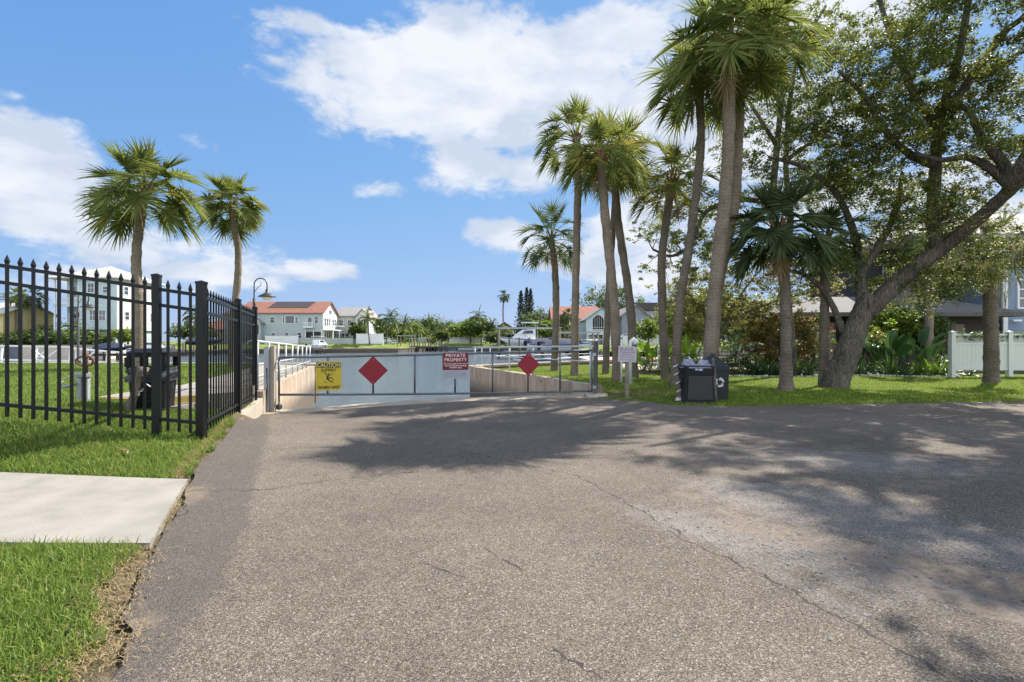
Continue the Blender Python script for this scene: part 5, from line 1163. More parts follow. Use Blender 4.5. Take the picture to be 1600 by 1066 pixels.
def moss(parent, spots, seed, name='spanish_moss'):
    rng = np.random.RandomState(seed); q = Q()
    for (x, y, z, n, L, w) in spots:
        n = int(n*2.2); P0_ = np.array([x,y,z])+rng.normal(0, 1, (n,3))*[w*.6, w*.6, .08]; l = L*rng.uniform(.25,1.,n); P = [P0_]; p = P0_
        for k in range(4): p = p+np.stack([rng.normal(0,.022,n), rng.normal(0,.022,n), -l/4], 1); P.append(p)
        a = rng.uniform(0,6.28,n); wd = np.stack([np.cos(a), np.sin(a), a*0], 1)*.0065; q.strips(np.stack(P,1), wd[:,None]*np.array([.7,1,1,.7,.1])[None,:,None])
    o = q.build(name, M['moss'], parent); o['kind'] = 'stuff'; return o
sp_ = []
rr = random.Random(8)
for px, py, d, L in [(1500,395,13.8,.7),(1515,410,13.8,.8),(1530,425,14.2,.9),(1545,420,14.6,1.1),(1560,430,14.8,1.2),(1572,435,14.5,1.1),(1568,470,14.8,.9),(1505,370,13.6,.5),(1585,395,13,.7),(1540,360,13.5,.6),(1405,470,14,.6),(1420,465,14,.5),(1395,440,14,.7),(1440,445,14,.5),(1480,415,13.9,.4),(1345,395,14.5,.5),(1455,420,13.9,.5),(1555,395,14,.9),(1470,350,13.8,.35)]:
    p = at(px, d, py-12); sp_.append((p.x, p.y, p.z, rr.randint(10,18), L, .12))
moss(oak, sp_, 3)

B = gr(1238,19.5)
limbs = [([B-Vector((0,0,.2))]+T((1236,540,19.5),(1225,430,19.3),(1208,330,19.2),(1213,240,19.1),(1222,150,19),(1228,60,18.9),(1235,-40,18.8)), .20, .06),
 (T((1225,420,19.3),(1235,340,19.1),(1228,260,19),(1234,160,18.9),(1250,80,18.8),(1290,10,18.7)), .14, .05),
 (T((1212,320,19.2),(1170,312,18.8),(1130,318,18.6),(1100,335,18.5),(1080,380,18.4),(1050,400,18.3),(1020,390,18.3)), .12, .04),
 (T((1215,230,19.1),(1190,190,18.9),(1165,150,18.9),(1150,120,18.9)), .09, .03),
 (T((1230,250,19),(1265,225,18.8),(1300,215,18.7),(1330,235,18.6)), .09, .03),
 (T((1100,335,18.5),(1060,300,18.4),(1030,280,18.3)), .06, .03)]
E = [ell(1245,50,18.8,90,75,1.8,1.6), ell(1190,185,18.9,75,65,1.8,1.2), ell(1265,170,18.7,60,60,1.6,1.0), ell(1260,290,18.7,85,50,1.6,1.5), ell(1070,405,18.4,75,45,1.4,1.3), ell(1045,290,18.3,45,55,1.2,.7), ell(1130,350,18.5,60,60,1.4,1.0), ell(1310,60,18.7,60,70,1.8,.9), ell(1020,350,18.3,35,40,1,.35), ell(1170,260,18.7,45,45,1.4,.6)]
c1 = scatter(E, 240, rng, .36); cl = np.concatenate([c1, rng.uniform(.28,.48,(len(c1),1))], 1)
tree('thin-stemmed airy tree behind the short dark-fronded palm', B, limbs, cl, 210, .092, seed=32, name='tree', aspect=.55, twig=.02, mat='oak', group=None)
B = gr(1120,22.5)
limbs = [([B]+T((1118,540,22.5),(1105,500,22.4),(1085,470,22.3),(1060,440,22.2)), .12, .04), (T((1118,540,22.5),(1140,490,22.4),(1165,450,22.4),(1190,420,22.3)), .10, .03), (T((1105,500,22.4),(1115,450,22.3),(1120,410,22.2)), .08, .03), (T((1140,500,22.4),(1200,475,22.2),(1250,460,22)), .07, .03)]
E = [ell(1090,455,22.3,70,45,1.5,1.6), ell(1165,430,22.3,75,45,1.6,1.6), ell(1245,445,22,60,40,1.4,1.1), ell(1060,490,22.2,35,30,1,.4), ell(1140,490,22.4,60,35,1.2,.8), ell(1210,500,22,50,25,1,.4)]
c1 = scatter(E, 190, rng, .36); cl = np.concatenate([c1, rng.uniform(.25,.42,(len(c1),1))], 1)
tree('pale-branched olive leaved small tree behind the white picket fence', B, limbs, cl, 190, .10, seed=33, name='small_tree', aspect=.5, twig=.03, rmin=.012, mat='oakpale', bmat='palebark', group=None)
# shrub-like tree at the extreme right
B = gr(1690,22); cl0 = scatter([ell(1640,470,22,60,70,1.5,1), ell(1420,470,23,60,40,1.2,.8)], 40, rng, .4)

# ------------------------------------------------------------------ planting bed at the back of the lawn
GB_ = 'plants in the bed behind the lawn'
def pb(px, d): return gr(px, d)
paddles('bright lime banana-like plant left of the bins, lit by the sun', pb(1022,20.5), 26, 1.35, .34, 'shrubbright', 1, group=GB_, spread=.55)
paddles('second lime green broad-leaved plant seen between the leaning trunks', pb(1078,20.8), 20, 1.2, .30, 'shrubbright', 2, group=GB_, spread=.55)
shrub('mid green leafy shrub under the lime plants left of the bins', pb(1050,21.2), 1.8, 1.0, 1.0, 26, .11, 'shrub', 3, group=GB_)
shrub('low round green shrub behind the wooden notice board', pb(1005,21.6), 1.2, .9, .9, 18, .10, 'shrubbright', 4, group=GB_)
shrub('green shrub just left of the thickest palm trunk', pb(1092,20.4), 1.0, .9, .9, 16, .10, 'shrub', 5, group=GB_)
feather_palm('spiky sago-like palm with no trunk right of the recycling bin', pb(1150,20.4)+Vector((0,0,.55)), None, .1, 1.35, 22, 26, 6, 'shrub', GB_, wl=.038, name='sago_palm', lowest=-15, cat='sago palm')
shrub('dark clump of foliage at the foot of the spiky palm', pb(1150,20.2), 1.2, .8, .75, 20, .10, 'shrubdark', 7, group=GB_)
shrub('tall reddening croton shrub behind the low strappy plants', pb(1205,21.6), 1.8, 1.2, 2.7, 52, .11, 'shrubred', 8, group=GB_, stems=7)
shrub('orange tipped croton shrub left of the stocky palm', pb(1178,21.9), 1.2, 1.0, 2.4, 30, .11, 'shrubred', 9, group=GB_, stems=6)
shrub('green and copper shrub between the stocky palm and the oak', pb(1250,21.0), 1.6, 1.1, 2.4, 44, .11, 'shrubred', 10, group=GB_, stems=7)
shrub('pink flowering shrub peeping out left of the oak trunk', pb(1278,21.0), 1.2, 1.0, 2.35, 34, .10, 'shrub', 11, group=GB_, accent=('flower', 16, .075), stems=6)
shrub('green shrub with pink blooms right of the oak trunk', pb(1352,20.6), 1.2, 1.0, 1.95, 30, .10, 'shrub', 12, group=GB_, accent=('flower', 7, .07), stems=6)
shrub('bright green leafy shrub beyond the oak trunk', pb(1378,21.0), 1.3, 1.0, 2.2, 30, .12, 'shrubbright', 13, group=GB_)
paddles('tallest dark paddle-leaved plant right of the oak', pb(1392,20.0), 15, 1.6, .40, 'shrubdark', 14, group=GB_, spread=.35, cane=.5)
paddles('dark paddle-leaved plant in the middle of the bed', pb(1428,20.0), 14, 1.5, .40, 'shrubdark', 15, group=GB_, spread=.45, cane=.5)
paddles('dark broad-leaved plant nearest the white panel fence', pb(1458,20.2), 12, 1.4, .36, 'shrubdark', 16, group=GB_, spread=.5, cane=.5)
shrub('small shrub growing through the lattice at the panel fence end', pb(1472,19.4), .8, .6, .9, 12, .08, 'shrub', 17, group=GB_)
low = [(1115,'strap-leaved clump right behind the recycling bin','shrub'),(1180,'low strap-leaved clump left of the stocky palm','shrubdark'),(1198,'strap-leaved clump touching the stocky palm','shrubdark'),(1215,'dark strappy clump hidden behind the stocky palm','shrubdark'),(1245,'strap-leaved clump right of the stocky palm','shrub'),(1265,'dark strap-leaved clump left of the oak base','shrubdark'),
       (1340,'strap-leaved clump right of the oak base','shrubdark'),(1358,'second strap-leaved clump right of the oak base','shrubdark'),(1392,'strappy clump under the tallest paddle plant','shrub'),(1412,'strappy clump in the middle of the bed','shrubdark'),(1436,'sunlit strappy clump below the dark paddles','shrubbright'),(1456,'sunlit strappy clump nearest the panel fence','shrubbright'),(1472,'last strappy clump beside the panel fence post','shrub')]
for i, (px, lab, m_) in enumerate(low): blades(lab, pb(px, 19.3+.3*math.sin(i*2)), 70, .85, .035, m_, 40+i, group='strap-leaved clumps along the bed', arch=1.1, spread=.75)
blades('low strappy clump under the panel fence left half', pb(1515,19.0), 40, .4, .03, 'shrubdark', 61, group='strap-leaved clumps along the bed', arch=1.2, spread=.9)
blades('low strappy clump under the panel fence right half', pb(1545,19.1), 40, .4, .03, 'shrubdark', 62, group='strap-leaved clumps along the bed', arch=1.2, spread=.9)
# edging stones
st = None; rr = random.Random(12)
k = 0
for px in np.arange(1105, 1500, 6.2):
    p = gr(px+rr.uniform(-1,1), 18.75+.15*math.sin(px*.02))
    if st is None:
        LOCAL[0] = True; st = MB().frustum((0,0), .17,.12,.13,.09,-.03,.055,.03).build('edging_stone', M['stone']); LOCAL[0] = False; o = st
    else: o = st.copy(); COL.objects.link(o)
    o.location = p; o.rotation_euler = (0,0,rr.uniform(-.4,.4)); o.scale = (rr.uniform(.7,1.15),)*3
    tag(o, 'small pale stone in the edging row between the lawn and the planting bed', 'edging stone', 'edging stones of the planting bed')
# mulch bed and paving behind the plants
s = NT('bark_mulch'); v = s.coords('World'); a = s.noise(v, 18, 6, .7); M['mulch'] = s.done(s.princ(s.ramp(a, [(.35, (.03,.02,.013)), (.65, (.12,.08,.05))]), .95, bump=s.bump(a, .8, .04)))
def bed(u, w): x = 4.8+(17.5-4.8)*u; y = 18.9+.12*math.sin(x*2)+(21.8-18.9)*w; return (x, y, float(g(x, y))+.02)
sheet('planting_bed', bed, 60, 10, M['mulch'])
M['paver'] = simple('pink_paving', (.36,.27,.23), .9, .15, 3, .2)
MB().box(5.0,60,21.8,40,.02,.07).build('patio', M['paver'])['kind'] = 'structure'

# white picket fence and white panel fence
t = thing('picket_fence', 'low white picket fence seen behind the spiky palm', 'fence', (7.2,22.6,0))
for x in np.arange(6.6, 11.9, .13): MB().prism([(x-.035,.12),(x+.035,.12),(x+.035,.86),(x,.93),(x-.035,.86)], 22.58, 22.60, 'y').build('picket', M['white'], t)
for z in (.28,.70): MB().box(6.5,11.95,22.605,22.65,z,z+.07).build('rail', M['white'], t)
for x in (6.5, 8.3, 10.1, 11.9): MB().box(x-.05,x+.05,22.61,22.71,-.1,.98).build('post', M['white'], t)
def panel_fence():
    y = 18.35; X = lambda px: (px-800)/800*y; t = thing('panel_fence', 'white vinyl panel fence with lattice top at the right edge', 'fence', (X(1488), y, 0)); xs = [X(1488), X(1577), X(1577)+2.05]
    for i, x in enumerate(xs):
        mb = MB().box(x-.075,x+.075,y-.07,y+.08,-.1,1.60); mb.frustum((x,y+.005),.18,.18,.18,.18,1.60,1.63,.01); mb.frustum((x,y+.005),.15,.15,.02,.02,1.63,1.68,.01); mb.build('post', M['vinyl'], t)
    for a, b in zip(xs[:-1], xs[1:]):
        a += .075; b -= .075
        for z0, z1 in ((.26,.34),(1.17,1.24),(1.50,1.56)): MB().box(a,b,y-.03,y+.03,z0,z1).build('rail', M['vinyl'], t)
        mb = MB(); x = a
        while x < b-.01: w_ = min(.147, b-x-.002); mb.box(x+.002,x+w_,y-.014,y+.014,.34,1.17); x += .15
        mb.build('panel', M['vinyl'], t)
        mb = MB(); s_ = .09; h = .26; n = int((b-a)/s_)
        for k in range(-3, n+1):
            for sgn in (1,-1):
                x0 = a+k*s_; x1 = x0+h
                z0, z1 = (1.24, 1.50)
                u0 = max(0, (a-x0)/h); u1 = min(1, (b-x0)/h)
                if u1-u0 < .1: continue
                P = [(x0+h*u, (z0+(z1-z0)*u) if sgn > 0 else (z1-(z1-z0)*u)) for u in (u0,u1)]
                mb.bar((P[0][0],y-.006*sgn,P[0][1]),(P[1][0],y-.006*sgn,P[1][1]),.008,.022)
        mb.build('lattice', M['vinyl'], t)
panel_fence()
def vine(label, x0, x1, y, z, n, seed):
    rng = np.random.RandomState(seed); c = np.stack([rng.uniform(x0,x1,n), y+rng.normal(0,.06,n), z+np.abs(rng.normal(0,.09,n)), rng.uniform(.09,.16,n)], 1); t = thing('vine', label, 'vine', (x0, y, z-.6)); q = Q(); leaves(q, cluster_pts(c, 420, rng), .055, rng, .6); q.build('leaves', M['shrub'], t)
    MB().tube([(x0,y+.05,0),(x0+.2,y+.05,z-.3),(x0+(x1-x0)*.5,y+.05,z),(x1,y+.05,z+.05)], .012, 5).build('stem', M['palebark'], t)
vine('leafy vine sprawling over the lattice left of the mossy palm', 15.9, 17.9, 18.42, 1.42, 60, 3); vine('leafy vine sprawling over the lattice right of the mossy palm', 17.95, 19.8, 18.42, 1.42, 55, 4)
# ------------------------------------------------------------------ buildings
def win(h, x, y, z, w, hh, ax='f', mx=1, my=1, frame=None, pane=None, fw=.09, name='window'):
    """window centred at (x,y,z) on a wall facing -y ('f'), +x ('r') or -x ('l')"""
    frame = frame or M['white']; pane = pane or M['glass']; mb = MB(); pb_ = MB(); d = .07
    def bx(m, u0,u1,z0,z1,o0,o1):
        if ax == 'f': m.box(x+u0,x+u1,y-o1,y-o0,z+z0,z+z1)
        elif ax == 'r': m.box(x+o0,x+o1,y+u0,y+u1,z+z0,z+z1)
        else: m.box(x-o1,x-o0,y+u0,y+u1,z+z0,z+z1)
    bx(mb,-w/2-fw,-w/2,-hh/2-fw,hh/2+fw,.003,d); bx(mb,w/2,w/2+fw,-hh/2-fw,hh/2+fw,.003,d); bx(mb,-w/2,w/2,hh/2,hh/2+fw,.003,d); bx(mb,-w/2,w/2,-hh/2-fw,-hh/2,.003,d)
    for i in range(1, mx): u = -w/2+w*i/mx; bx(mb,u-.03,u+.03,-hh/2,hh/2,.03,d-.004)
    for i in range(1, my): u = -hh/2+hh*i/my; bx(mb,-w/2,w/2,u-.03,u+.03,.025,d-.008)
    f = mb.build(name, frame, h); bx(pb_,-w/2,w/2,-hh/2,hh/2,.004,.022); pb_.build('pane', pane, f); return f
def gable(h, x0,x1,y0,y1,ze,zr_, ax, mat, wallmat=None, over=.4, th=.14, name='roof'):
    """gable roof; ax = direction of the ridge"""
    mb = MB(); m = (y0+y1)/2 if ax == 'x' else (x0+x1)/2; half = (y1-y0)/2 if ax == 'x' else (x1-x0)/2; sl = (zr_-ze)/half; o = over
    a, b = (x0-o, x1+o) if ax == 'x' else (y0-o, y1+o)
    pr = [(m-half-o, ze-sl*o), (m, zr_), (m+half+o, ze-sl*o), (m+half+o, ze-sl*o+th), (m, zr_+th), (m-half-o, ze-sl*o+th)]
    P = lambda p, t: (t, p[0], p[1]) if ax == 'x' else (p[0], t, p[1])
    vs = [P(p, a) for p in pr]+[P(p, b) for p in pr]; mb.add(vs, [(0,1,4,5),(1,2,3,4),(6,7,10,11),(7,8,9,10)]+[(i,6+i,6+(i+1)%6,(i+1)%6) for i in range(6)])
    r = mb.build(name, mat, h)
    if wallmat:
        w_ = MB(); tri = [(m-half, ze), (m+half, ze), (m, zr_-.02)]
        if ax == 'x': w_.prism(tri, x0, x1, 'x')
        else: w_.prism(tri, y0, y1, 'y')
        w_.build('gable_wall', wallmat, h)
    return r
def hip(h, x0,x1,y0,y1,ze,zr_,mat,over=.5,name='roof'):
    x0-=over; x1+=over; y0-=over; y1+=over; hw = min(x1-x0, y1-y0)/2
    if x1-x0 >= y1-y0: a, b = (x0+hw,(y0+y1)/2,zr_), (x1-hw,(y0+y1)/2,zr_); F = [(0,1,5,4),(1,2,5),(2,3,4,5),(3,0,4)]
    else: a, b = ((x0+x1)/2,y0+hw,zr_), ((x0+x1)/2,y1-hw,zr_); F = [(0,1,4),(1,2,5,4),(2,3,5),(3,0,4,5)]
    if abs(a[0]-b[0])+abs(a[1]-b[1]) < .1: b = (b[0]+.1, b[1], b[2])
    mb = MB().add([(x0,y0,ze),(x1,y0,ze),(x1,y1,ze),(x0,y1,ze),a,b,(x0,y0,ze-.18),(x1,y0,ze-.18),(x1,y1,ze-.18),(x0,y1,ze-.18)], F+[(0,6,7,1),(1,7,8,2),(2,8,9,3),(3,9,6,0),(9,8,7,6)]); return mb.build(name, mat, h)
def balcony(h, x0,x1,y0,y1,z,mat,n=None,ht=1.0,slab=True,ax='f'):
    if slab: MB().box(x0,x1,y0,y1,z-.2,z).build('balcony_slab', mat, h)
    mb = MB(); mb.box(x0,x1,y0,y0+.07,z+ht-.08,z+ht); mb.box(x0,x1,y0,y0+.07,z+.08,z+.15)
    for k in range(int((x1-x0)/.18)+1): x = x0+k*.18; mb.box(x,x+.05,y0+.01,y0+.06,z+.15,z+ht-.08)
    for xx in (x0, x1-.07): mb.box(xx,xx+.07,y0+.07,y1,z+ht-.08,z+ht)
    mb.build('balustrade', mat, h)
def building(label, loc, rz=0, name='house', group=None):
    t = thing(name, label, 'house', (0,0,0), group=group); LOCAL[0] = True; return t, loc, rz
def put(b): t, loc, rz = b; t.location = loc; t.rotation_euler = (0,0,rz); LOCAL[0] = False
GZF = .62
LT = M['white']
# long two-storey house with terracotta roof
b = building('long pale sage two-storey house with terracotta roof across the water', (-59.5,112,GZF)); h = b[0]; L = 18.1; ye = 6.95; yr = 9.5
MB().box(0,L,0,9,-.5,ye).build('wall', M['greenwhite'], h); gable(h, 0,L,0,9,ye,yr,'x',M['terracotta'],M['offwhite'],.45)
m = 4.5+.45; sl = (yr-ye)/4.5
def rp(x, u, up=.16): return (x, -.45+4.95*u, ye-sl*.45+sl*4.95*u+up)
MB().add([rp(5.3,.42),rp(14.2,.42),rp(14.9,.97),rp(6.0,.97),rp(5.3,.42,.22),rp(14.2,.42,.22),rp(14.9,.97,.22),rp(6.0,.97,.22)], [(4,5,6,7),(0,1,5,4),(1,2,6,5),(2,3,7,6),(3,0,4,7)]).build('solar_mat', M['solar'], h)
MB().box(L+.003,L+.06,0,9,-.4,ye).build('sunlit_end_wall', M['offwhite'], h)  # off-white sheet puts the sunlight on this end into the colour
for x in (7.1,): win(h,x,0,5.3,.9,1.2,my=2)
win(h,10.9,0,5.35,1.9,1.6,mx=1); win(h,9.55,0,5.3,.35,1.3); win(h,12.4,0,5.25,.55,1.2,my=2)
for x in (7.3,10.2,13.0): win(h,x,0,1.95,.85,1.1,my=2)
win(h,15.3,0,4.9,.85,2.0,name='balcony_door'); win(h,16.7,0,5.3,.7,1.5,my=2); balcony(h,14.2,16.3,-1.0,0,3.75,LT)
MB().box(14.4,17.7,-.03,-.003,.6,2.7).build('porch_recess_shade', M['screen'], h); balcony(h,14.4,17.9,-.8,0,.45,LT,ht=.9,slab=False)  # flat dark sheet on the wall paints the shade inside the porch
for k, x in enumerate((14.35,16.1,17.85)): MB().box(x-.08,x+.08,-.12,-.03,0,3.2).build('porch_post', LT, h)
# gabled entry porch on the left
MB().box(3.0,5.2,-1.4,0,0,4.6).build('entry_porch', M['greenwhite'], h); gable(h,2.9,5.3,-1.5,0.2,4.6,5.5,'y',M['greyroof'],M['offwhite'],.3,name='porch_roof'); win(h,4.1,-1.4,3.2,1.5,2.1,mx=2,pane=M['screen'])
for z, hh in ((4.9,1.6),(1.5,1.9)):
    for y in (1.2,2.6,4.0,6.2,7.6): win(h,L+.06,y,z,.9,hh,'r',my=2)
win(h,L+.06,4.5,7.2,1.4,.9,'r',mx=2); balcony(h,L+.1,L+2.2,.3,8.6,3.2,LT,ht=.9)
for y in (.4,4.5,8.4): MB().box(L+2.05,L+2.2,y-.08,y+.08,-.4,3.1).build('porch_post', LT, h)
MB().box(-4.2,-.003,1.5,9,-.5,6.6).build('side_wing', M['greenwhite'], h); hip(h,-4.2,1.2,1.5,9,6.6,8.9,M['terracotta'],.5,'wing_roof'); win(h,-2,1.5,5,1,1.2,my=2)
put(b)
b = building('greige gable-fronted house with pale roof next to the terracotta roofed one', (-41.9,122,GZF)); h = b[0]
MB().box(0,5.6,0,9,-.5,6.7).build('wall', M['greige'], h); MB().box(5.0,8.2,-1.2,8,-.5,6.5).build('bay_wall', M['offwhite'], h)
gable(h,0,6.5,0,9,6.7,8.9,'x',M['greyroof'],M['greige'],.35); gable(h,5.0,8.2,-1.2,8,6.5,8.2,'y',M['greyroof'],M['offwhite'],.35,name='bay_roof')
for z in (1.7,4.8): win(h,5.8,-1.2,z,.7,1.6,my=2); win(h,7.3,-1.2,z,.7,1.6,my=2); win(h,8.2,2,z,.8,1.5,'r',my=2)
win(h,2.2,0,2.1,1.7,.8); win(h,1.2,0,5.0,.9,1.3,my=2); win(h,3.2,0,5.0,.9,1.3,my=2)
put(b)
# three-storey pale blue house
b = building('three-storey pale blue house on stilts with cream hipped roof behind the fence', (-77,86,GZF)); h = b[0]; Wd = 10.6; Dp = 10.6
MB().box(4.2,Wd,0,Dp,2.6,11.2).build('wall', M['aqua'], h); MB().box(0,4.2,2.6,Dp,2.6,11.2).build('recessed_wall', M['aqua'], h); MB().box(Wd+.003,Wd+.05,0,Dp,2.55,11.2).build('sunlit_side', M['offwhite'], h)  # off-white sheet on the right face paints its sunlit look over the aqua
MB().box(.4,Wd-.3,1.2,Dp-.4,-.5,2.6).build('ground_storey', M['greenwhite'], h); hip(h,0,Wd,0,Dp,11.3,14.0,M['creamroof'],.8)
for x in (.1,2.1,4.2,7.4,Wd-.2): MB().box(x-.12,x+.12,.0,.25,-.5,2.6).build('stilt', LT, h)
for x in (.1,4.1): MB().box(x-.1,x+.1,.03,.2,2.6,11.2).build('porch_column', LT, h)
for z in (2.75,6.9): balcony(h,0,4.2,.1,2.6,z,M['aqua'] if z < 3 else LT,ht=1.05); MB().box(0,4.19,-.02,.1,z-.45,z-.0).build('fascia', M['aqua'], h)
for z in (4.6,9.2): win(h,1.1,2.6,z,1.2,1.7,my=2); win(h,3.1,2.6,z,1.0,1.7,my=2)
win(h,6.3,0,9.6,1.0,1.5,mx=2,my=2); win(h,8.8,0,9.3,1.0,1.0,my=2); win(h,6.6,0,5.0,1.0,1.7,mx=2,my=2); win(h,8.2,0,5.0,1.0,1.7,mx=2,my=2)
for y, z in ((2,9.3),(5.5,9.5),(8.6,9.3),(2.2,5.0),(5.5,5.2),(8.4,5.0)): win(h,Wd+.05,y,z,.9,1.3,'r',my=2)
win(h,8.3,1.2,.9,.9,1.4,name='door'); MB().box(1.0,4.0,1.16,1.19,0,2.3).build('garage_opening_shade', M['screen'], h)  # flat dark sheet stands for the shade under the house
mb = MB()
for k in range(12): mb.box(-3.2+k*.27,-2.93+k*.27,.6,1.7,k*.24,k*.24+.06)
mb.bar((-3.2,.55,1.0),(.1,.55,3.8),.06,.06).bar((-3.2,1.75,1.0),(.1,1.75,3.8),.06,.06); mb.build('outside_stair', M['lampblack'], h)
put(b)
b = building('yellow house with shallow roof at the left edge', (-96,82,GZF)); h = b[0]
MB().box(0,14.5,0,9,-.5,5.2).build('wall', M['yellowwall'], h); gable(h,0,14.5,0,9,5.2,7.0,'x',M['creamroof'],M['yellowwall'],.7); win(h,12.6,0,3.6,1.1,1.3,my=2); win(h,9,0,3.6,1.4,1.3,mx=2); win(h,12,0,1.2,1.4,1.8,name='door'); put(b)
b = building('low tan house with pale roof between the yellow and the pale blue house', (-89,100,GZF)); h = b[0]
MB().box(0,12,0,8,-.5,2.9).build('wall', M['tanwall'], h); hip(h,0,12,0,8,2.9,4.9,M['creamroof'],.7); win(h,3,0,1.7,1.4,1.1,mx=2); win(h,7.5,0,1.7,1.4,1.1,mx=2); put(b)
b = building('low brown roofed house half hidden behind the fence posts', (-73,118,GZF)); h = b[0]
MB().box(0,14,0,9,-.5,3.3).build('wall', M['tanwall'], h); hip(h,0,14,0,9,3.3,6.2,M['pinkroof'],.7); win(h,4,0,1.9,1.4,1.2,mx=2); win(h,9.5,0,1.9,1.4,1.2,mx=2); put(b)
b = building('olive roofed double-gabled house behind the tall slender palm', (-6.5,150,GZF)); h = b[0]
MB().box(0,16,2,10,-.5,3.4).build('wall', M['greige'], h); gable(h,0,8.5,1,10,3.4,6.2,'y',M['oliveroof'],M['oliveroof'],.5); gable(h,7.6,16,1.6,10,3.2,5.5,'y',M['oliveroof'],M['oliveroof'],.5,name='second_roof'); win(h,4,2,1.8,1.6,1.2,mx=2); put(b)
b = building('pink house with red tiled roof seen between the leftmost palm trunks', (10.0,112,GZF)); h = b[0]
MB().box(0,9,0,9,-.5,5.8).build('wall', M['pinkwall'], h); gable(h,-1,9,0,9,5.7,8.4,'x',M['pinkroof'],M['pinkwall'],.5); win(h,1.6,0,4.6,1.1,1.3,my=2); win(h,5.4,0,4.6,1.4,1.3,mx=2); balcony(h,.2,4.5,-1.0,0,3.0,M['timber'])
for x in (.4,2.3,4.3): MB().box(x-.08,x+.08,-.95,-.8,-.4,2.8).build('porch_post', LT, h)
MB().box(.5,4.2,-.02,-.003,.2,2.4).build('porch_opening_shade', M['screen'], h); put(b)  # porch shade painted as a flat dark sheet
b = building('white gabled house with a tall arched window behind the palms', (14.3,99,GZF)); h = b[0]
MB().box(0,6.2,0,9,-.5,4.9).build('wall', M['aqua'], h); MB().box(6.2,9,2.5,9,-.5,4.9).build('wing_wall', M['offwhite'], h); gable(h,0,6.2,0,9,4.9,7.1,'y',M['greyroof'],M['aqua'],.4); gable(h,5,10,2.5,9,4.9,7.0,'x',M['greyroof'],None,.4,name='wing_roof')
arch = [(1.3,2.7),(3.4,2.7),(3.4,4.9),(3.2,5.25),(2.75,5.6),(2.35,5.68),(1.95,5.6),(1.5,5.25),(1.3,4.9)]
f = MB().prism([(x+(x-2.35)*.10, z+(z-4.2)*.07) for x, z in arch], -.06, -.003, 'y').build('arched_window', M['offwhite'], h); MB().prism(arch, -.09, -.065, 'y').build('pane', M['screen'], f)
mb = MB()
for x in (1.72,2.14,2.56,2.98): mb.box(x-.02,x+.02,-.12,-.095,2.7,5.4)
mb.box(1.3,3.4,-.12,-.095,3.3,3.36); mb.build('muntins', LT, f)
win(h,4.6,0,4.3,.5,.9); win(h,2.4,0,.95,1.6,1.9,name='garage_window'); win(h,4.8,0,.95,1.1,1.9,mx=2)
balcony(h,0,6,-1.2,0,2.1,LT,ht=.8)
for x in (.2,3.3,5.9): MB().box(x-.1,x+.1,-1.15,-1.0,-.4,1.9).build('porch_post', LT, h)
put(b)
b = building('grey gabled house with white balcony door behind the leaning palms', (20.6,96,GZF)); h = b[0]
MB().box(0,5.4,0,10,-.5,5.2).build('wall', M['greyside'], h); gable(h,-.4,5.4,0,10,5.2,7.4,'y',M['greyroof'],M['greyside'],.4); MB().box(5.4,14,2.5,10,-.5,5.4).build('wing_wall', M['greyside'], h); gable(h,2.6,14,2.5,10,5.4,7.4,'x',M['greyroof'],None,.4,name='wing_roof')
MB().box(3,13.5,4.2,8.8,6.6,8.2).build('roof_parapet', M['solar'], h); win(h,4.2,0,3.6,.9,2.2,name='balcony_door'); win(h,2.3,0,4.0,.9,1.2); balcony(h,2.2,6.4,-1.2,0,2.4,M['greyside'],ht=1.0); win(h,.8,0,1.0,1.0,1.9,mx=2); win(h,3.8,0,1.0,1.1,1.9,name='door')
win(h,8.5,2.5,4.0,1.4,1.2,mx=2); put(b)
# big house at the right behind the bed
b = building('blue-grey clapboard house with screened balcony and low brown roof at the right', (0,0,0)); h = b[0]
MB().box(24.0,36,25,34,-.2,6.3).build('wall', M['blueside'], h); MB().box(19.8,23.99,27.8,34,-.2,6.2).build('screened_wall', M['screen'], h); hip(h,19.6,36,25,34,6.45,8.6,M['greyroof'],.5)
MB().box(23.9,24.12,24.90,24.99,-.1,6.3).build('corner_board', LT, h); win(h,25.15,25,3.6,.85,1.3,my=3); win(h,28,25,3.6,1.2,1.3,mx=2,my=2)
MB().box(19.7,24.0,27.5,27.79,2.70,2.85).build('balcony_slab', LT, h); win(h,21.2,27.79,3.85,1.6,1.5,mx=2,name='balcony_door',frame=M['greyside']); win(h,23.1,27.79,3.85,.9,1.6,frame=M['greyside'])
mb = MB()
for z in (3.15,3.55): mb.box(19.9,23.9,27.46,27.5,z,z+.04)
for x in (19.9,21.2,22.5,23.85): mb.box(x,x+.05,27.45,27.5,2.85,5.4)
mb.build('balcony_frame', M['greyside'], h)
MB().prism([(20.3,4.7),(23.8,5.25),(23.8,5.33),(20.3,4.78)], 26.6, 27.4, 'y').build('awning', M['solar'], h)
MB().box(13.0,23.2,24.5,27.45,-.2,2.5).build('low_wing', simple('dark_brown_wall', (.055,.045,.04), .9, .2, 2), h)  # plain dark brown walls of the low wing
hip(h,13.0,23.2,24.0,28.2,2.62,3.55,M['brownroof'],.55,'low_roof'); win(h,14.9,24.5,1.3,.9,1.6,frame=M['tanwall'],pane=simple('beige_blind', (.40,.34,.27), .8, .1),name='window'); MB().box(19.1,19.3,23.6,23.8,0,2.45).build('porch_post', LT, h); MB().box(20.8,21.6,24.45,24.49,0,2.1).build('door', M['timber'], h)
MB().box(24.3,24.7,24.78,24.9,2.25,2.34).build('wall_light', LT, h)
put(b)
b = building('pale roofed house behind the croton shrubs left of the oak', (18.9,36,0)); h = b[0]
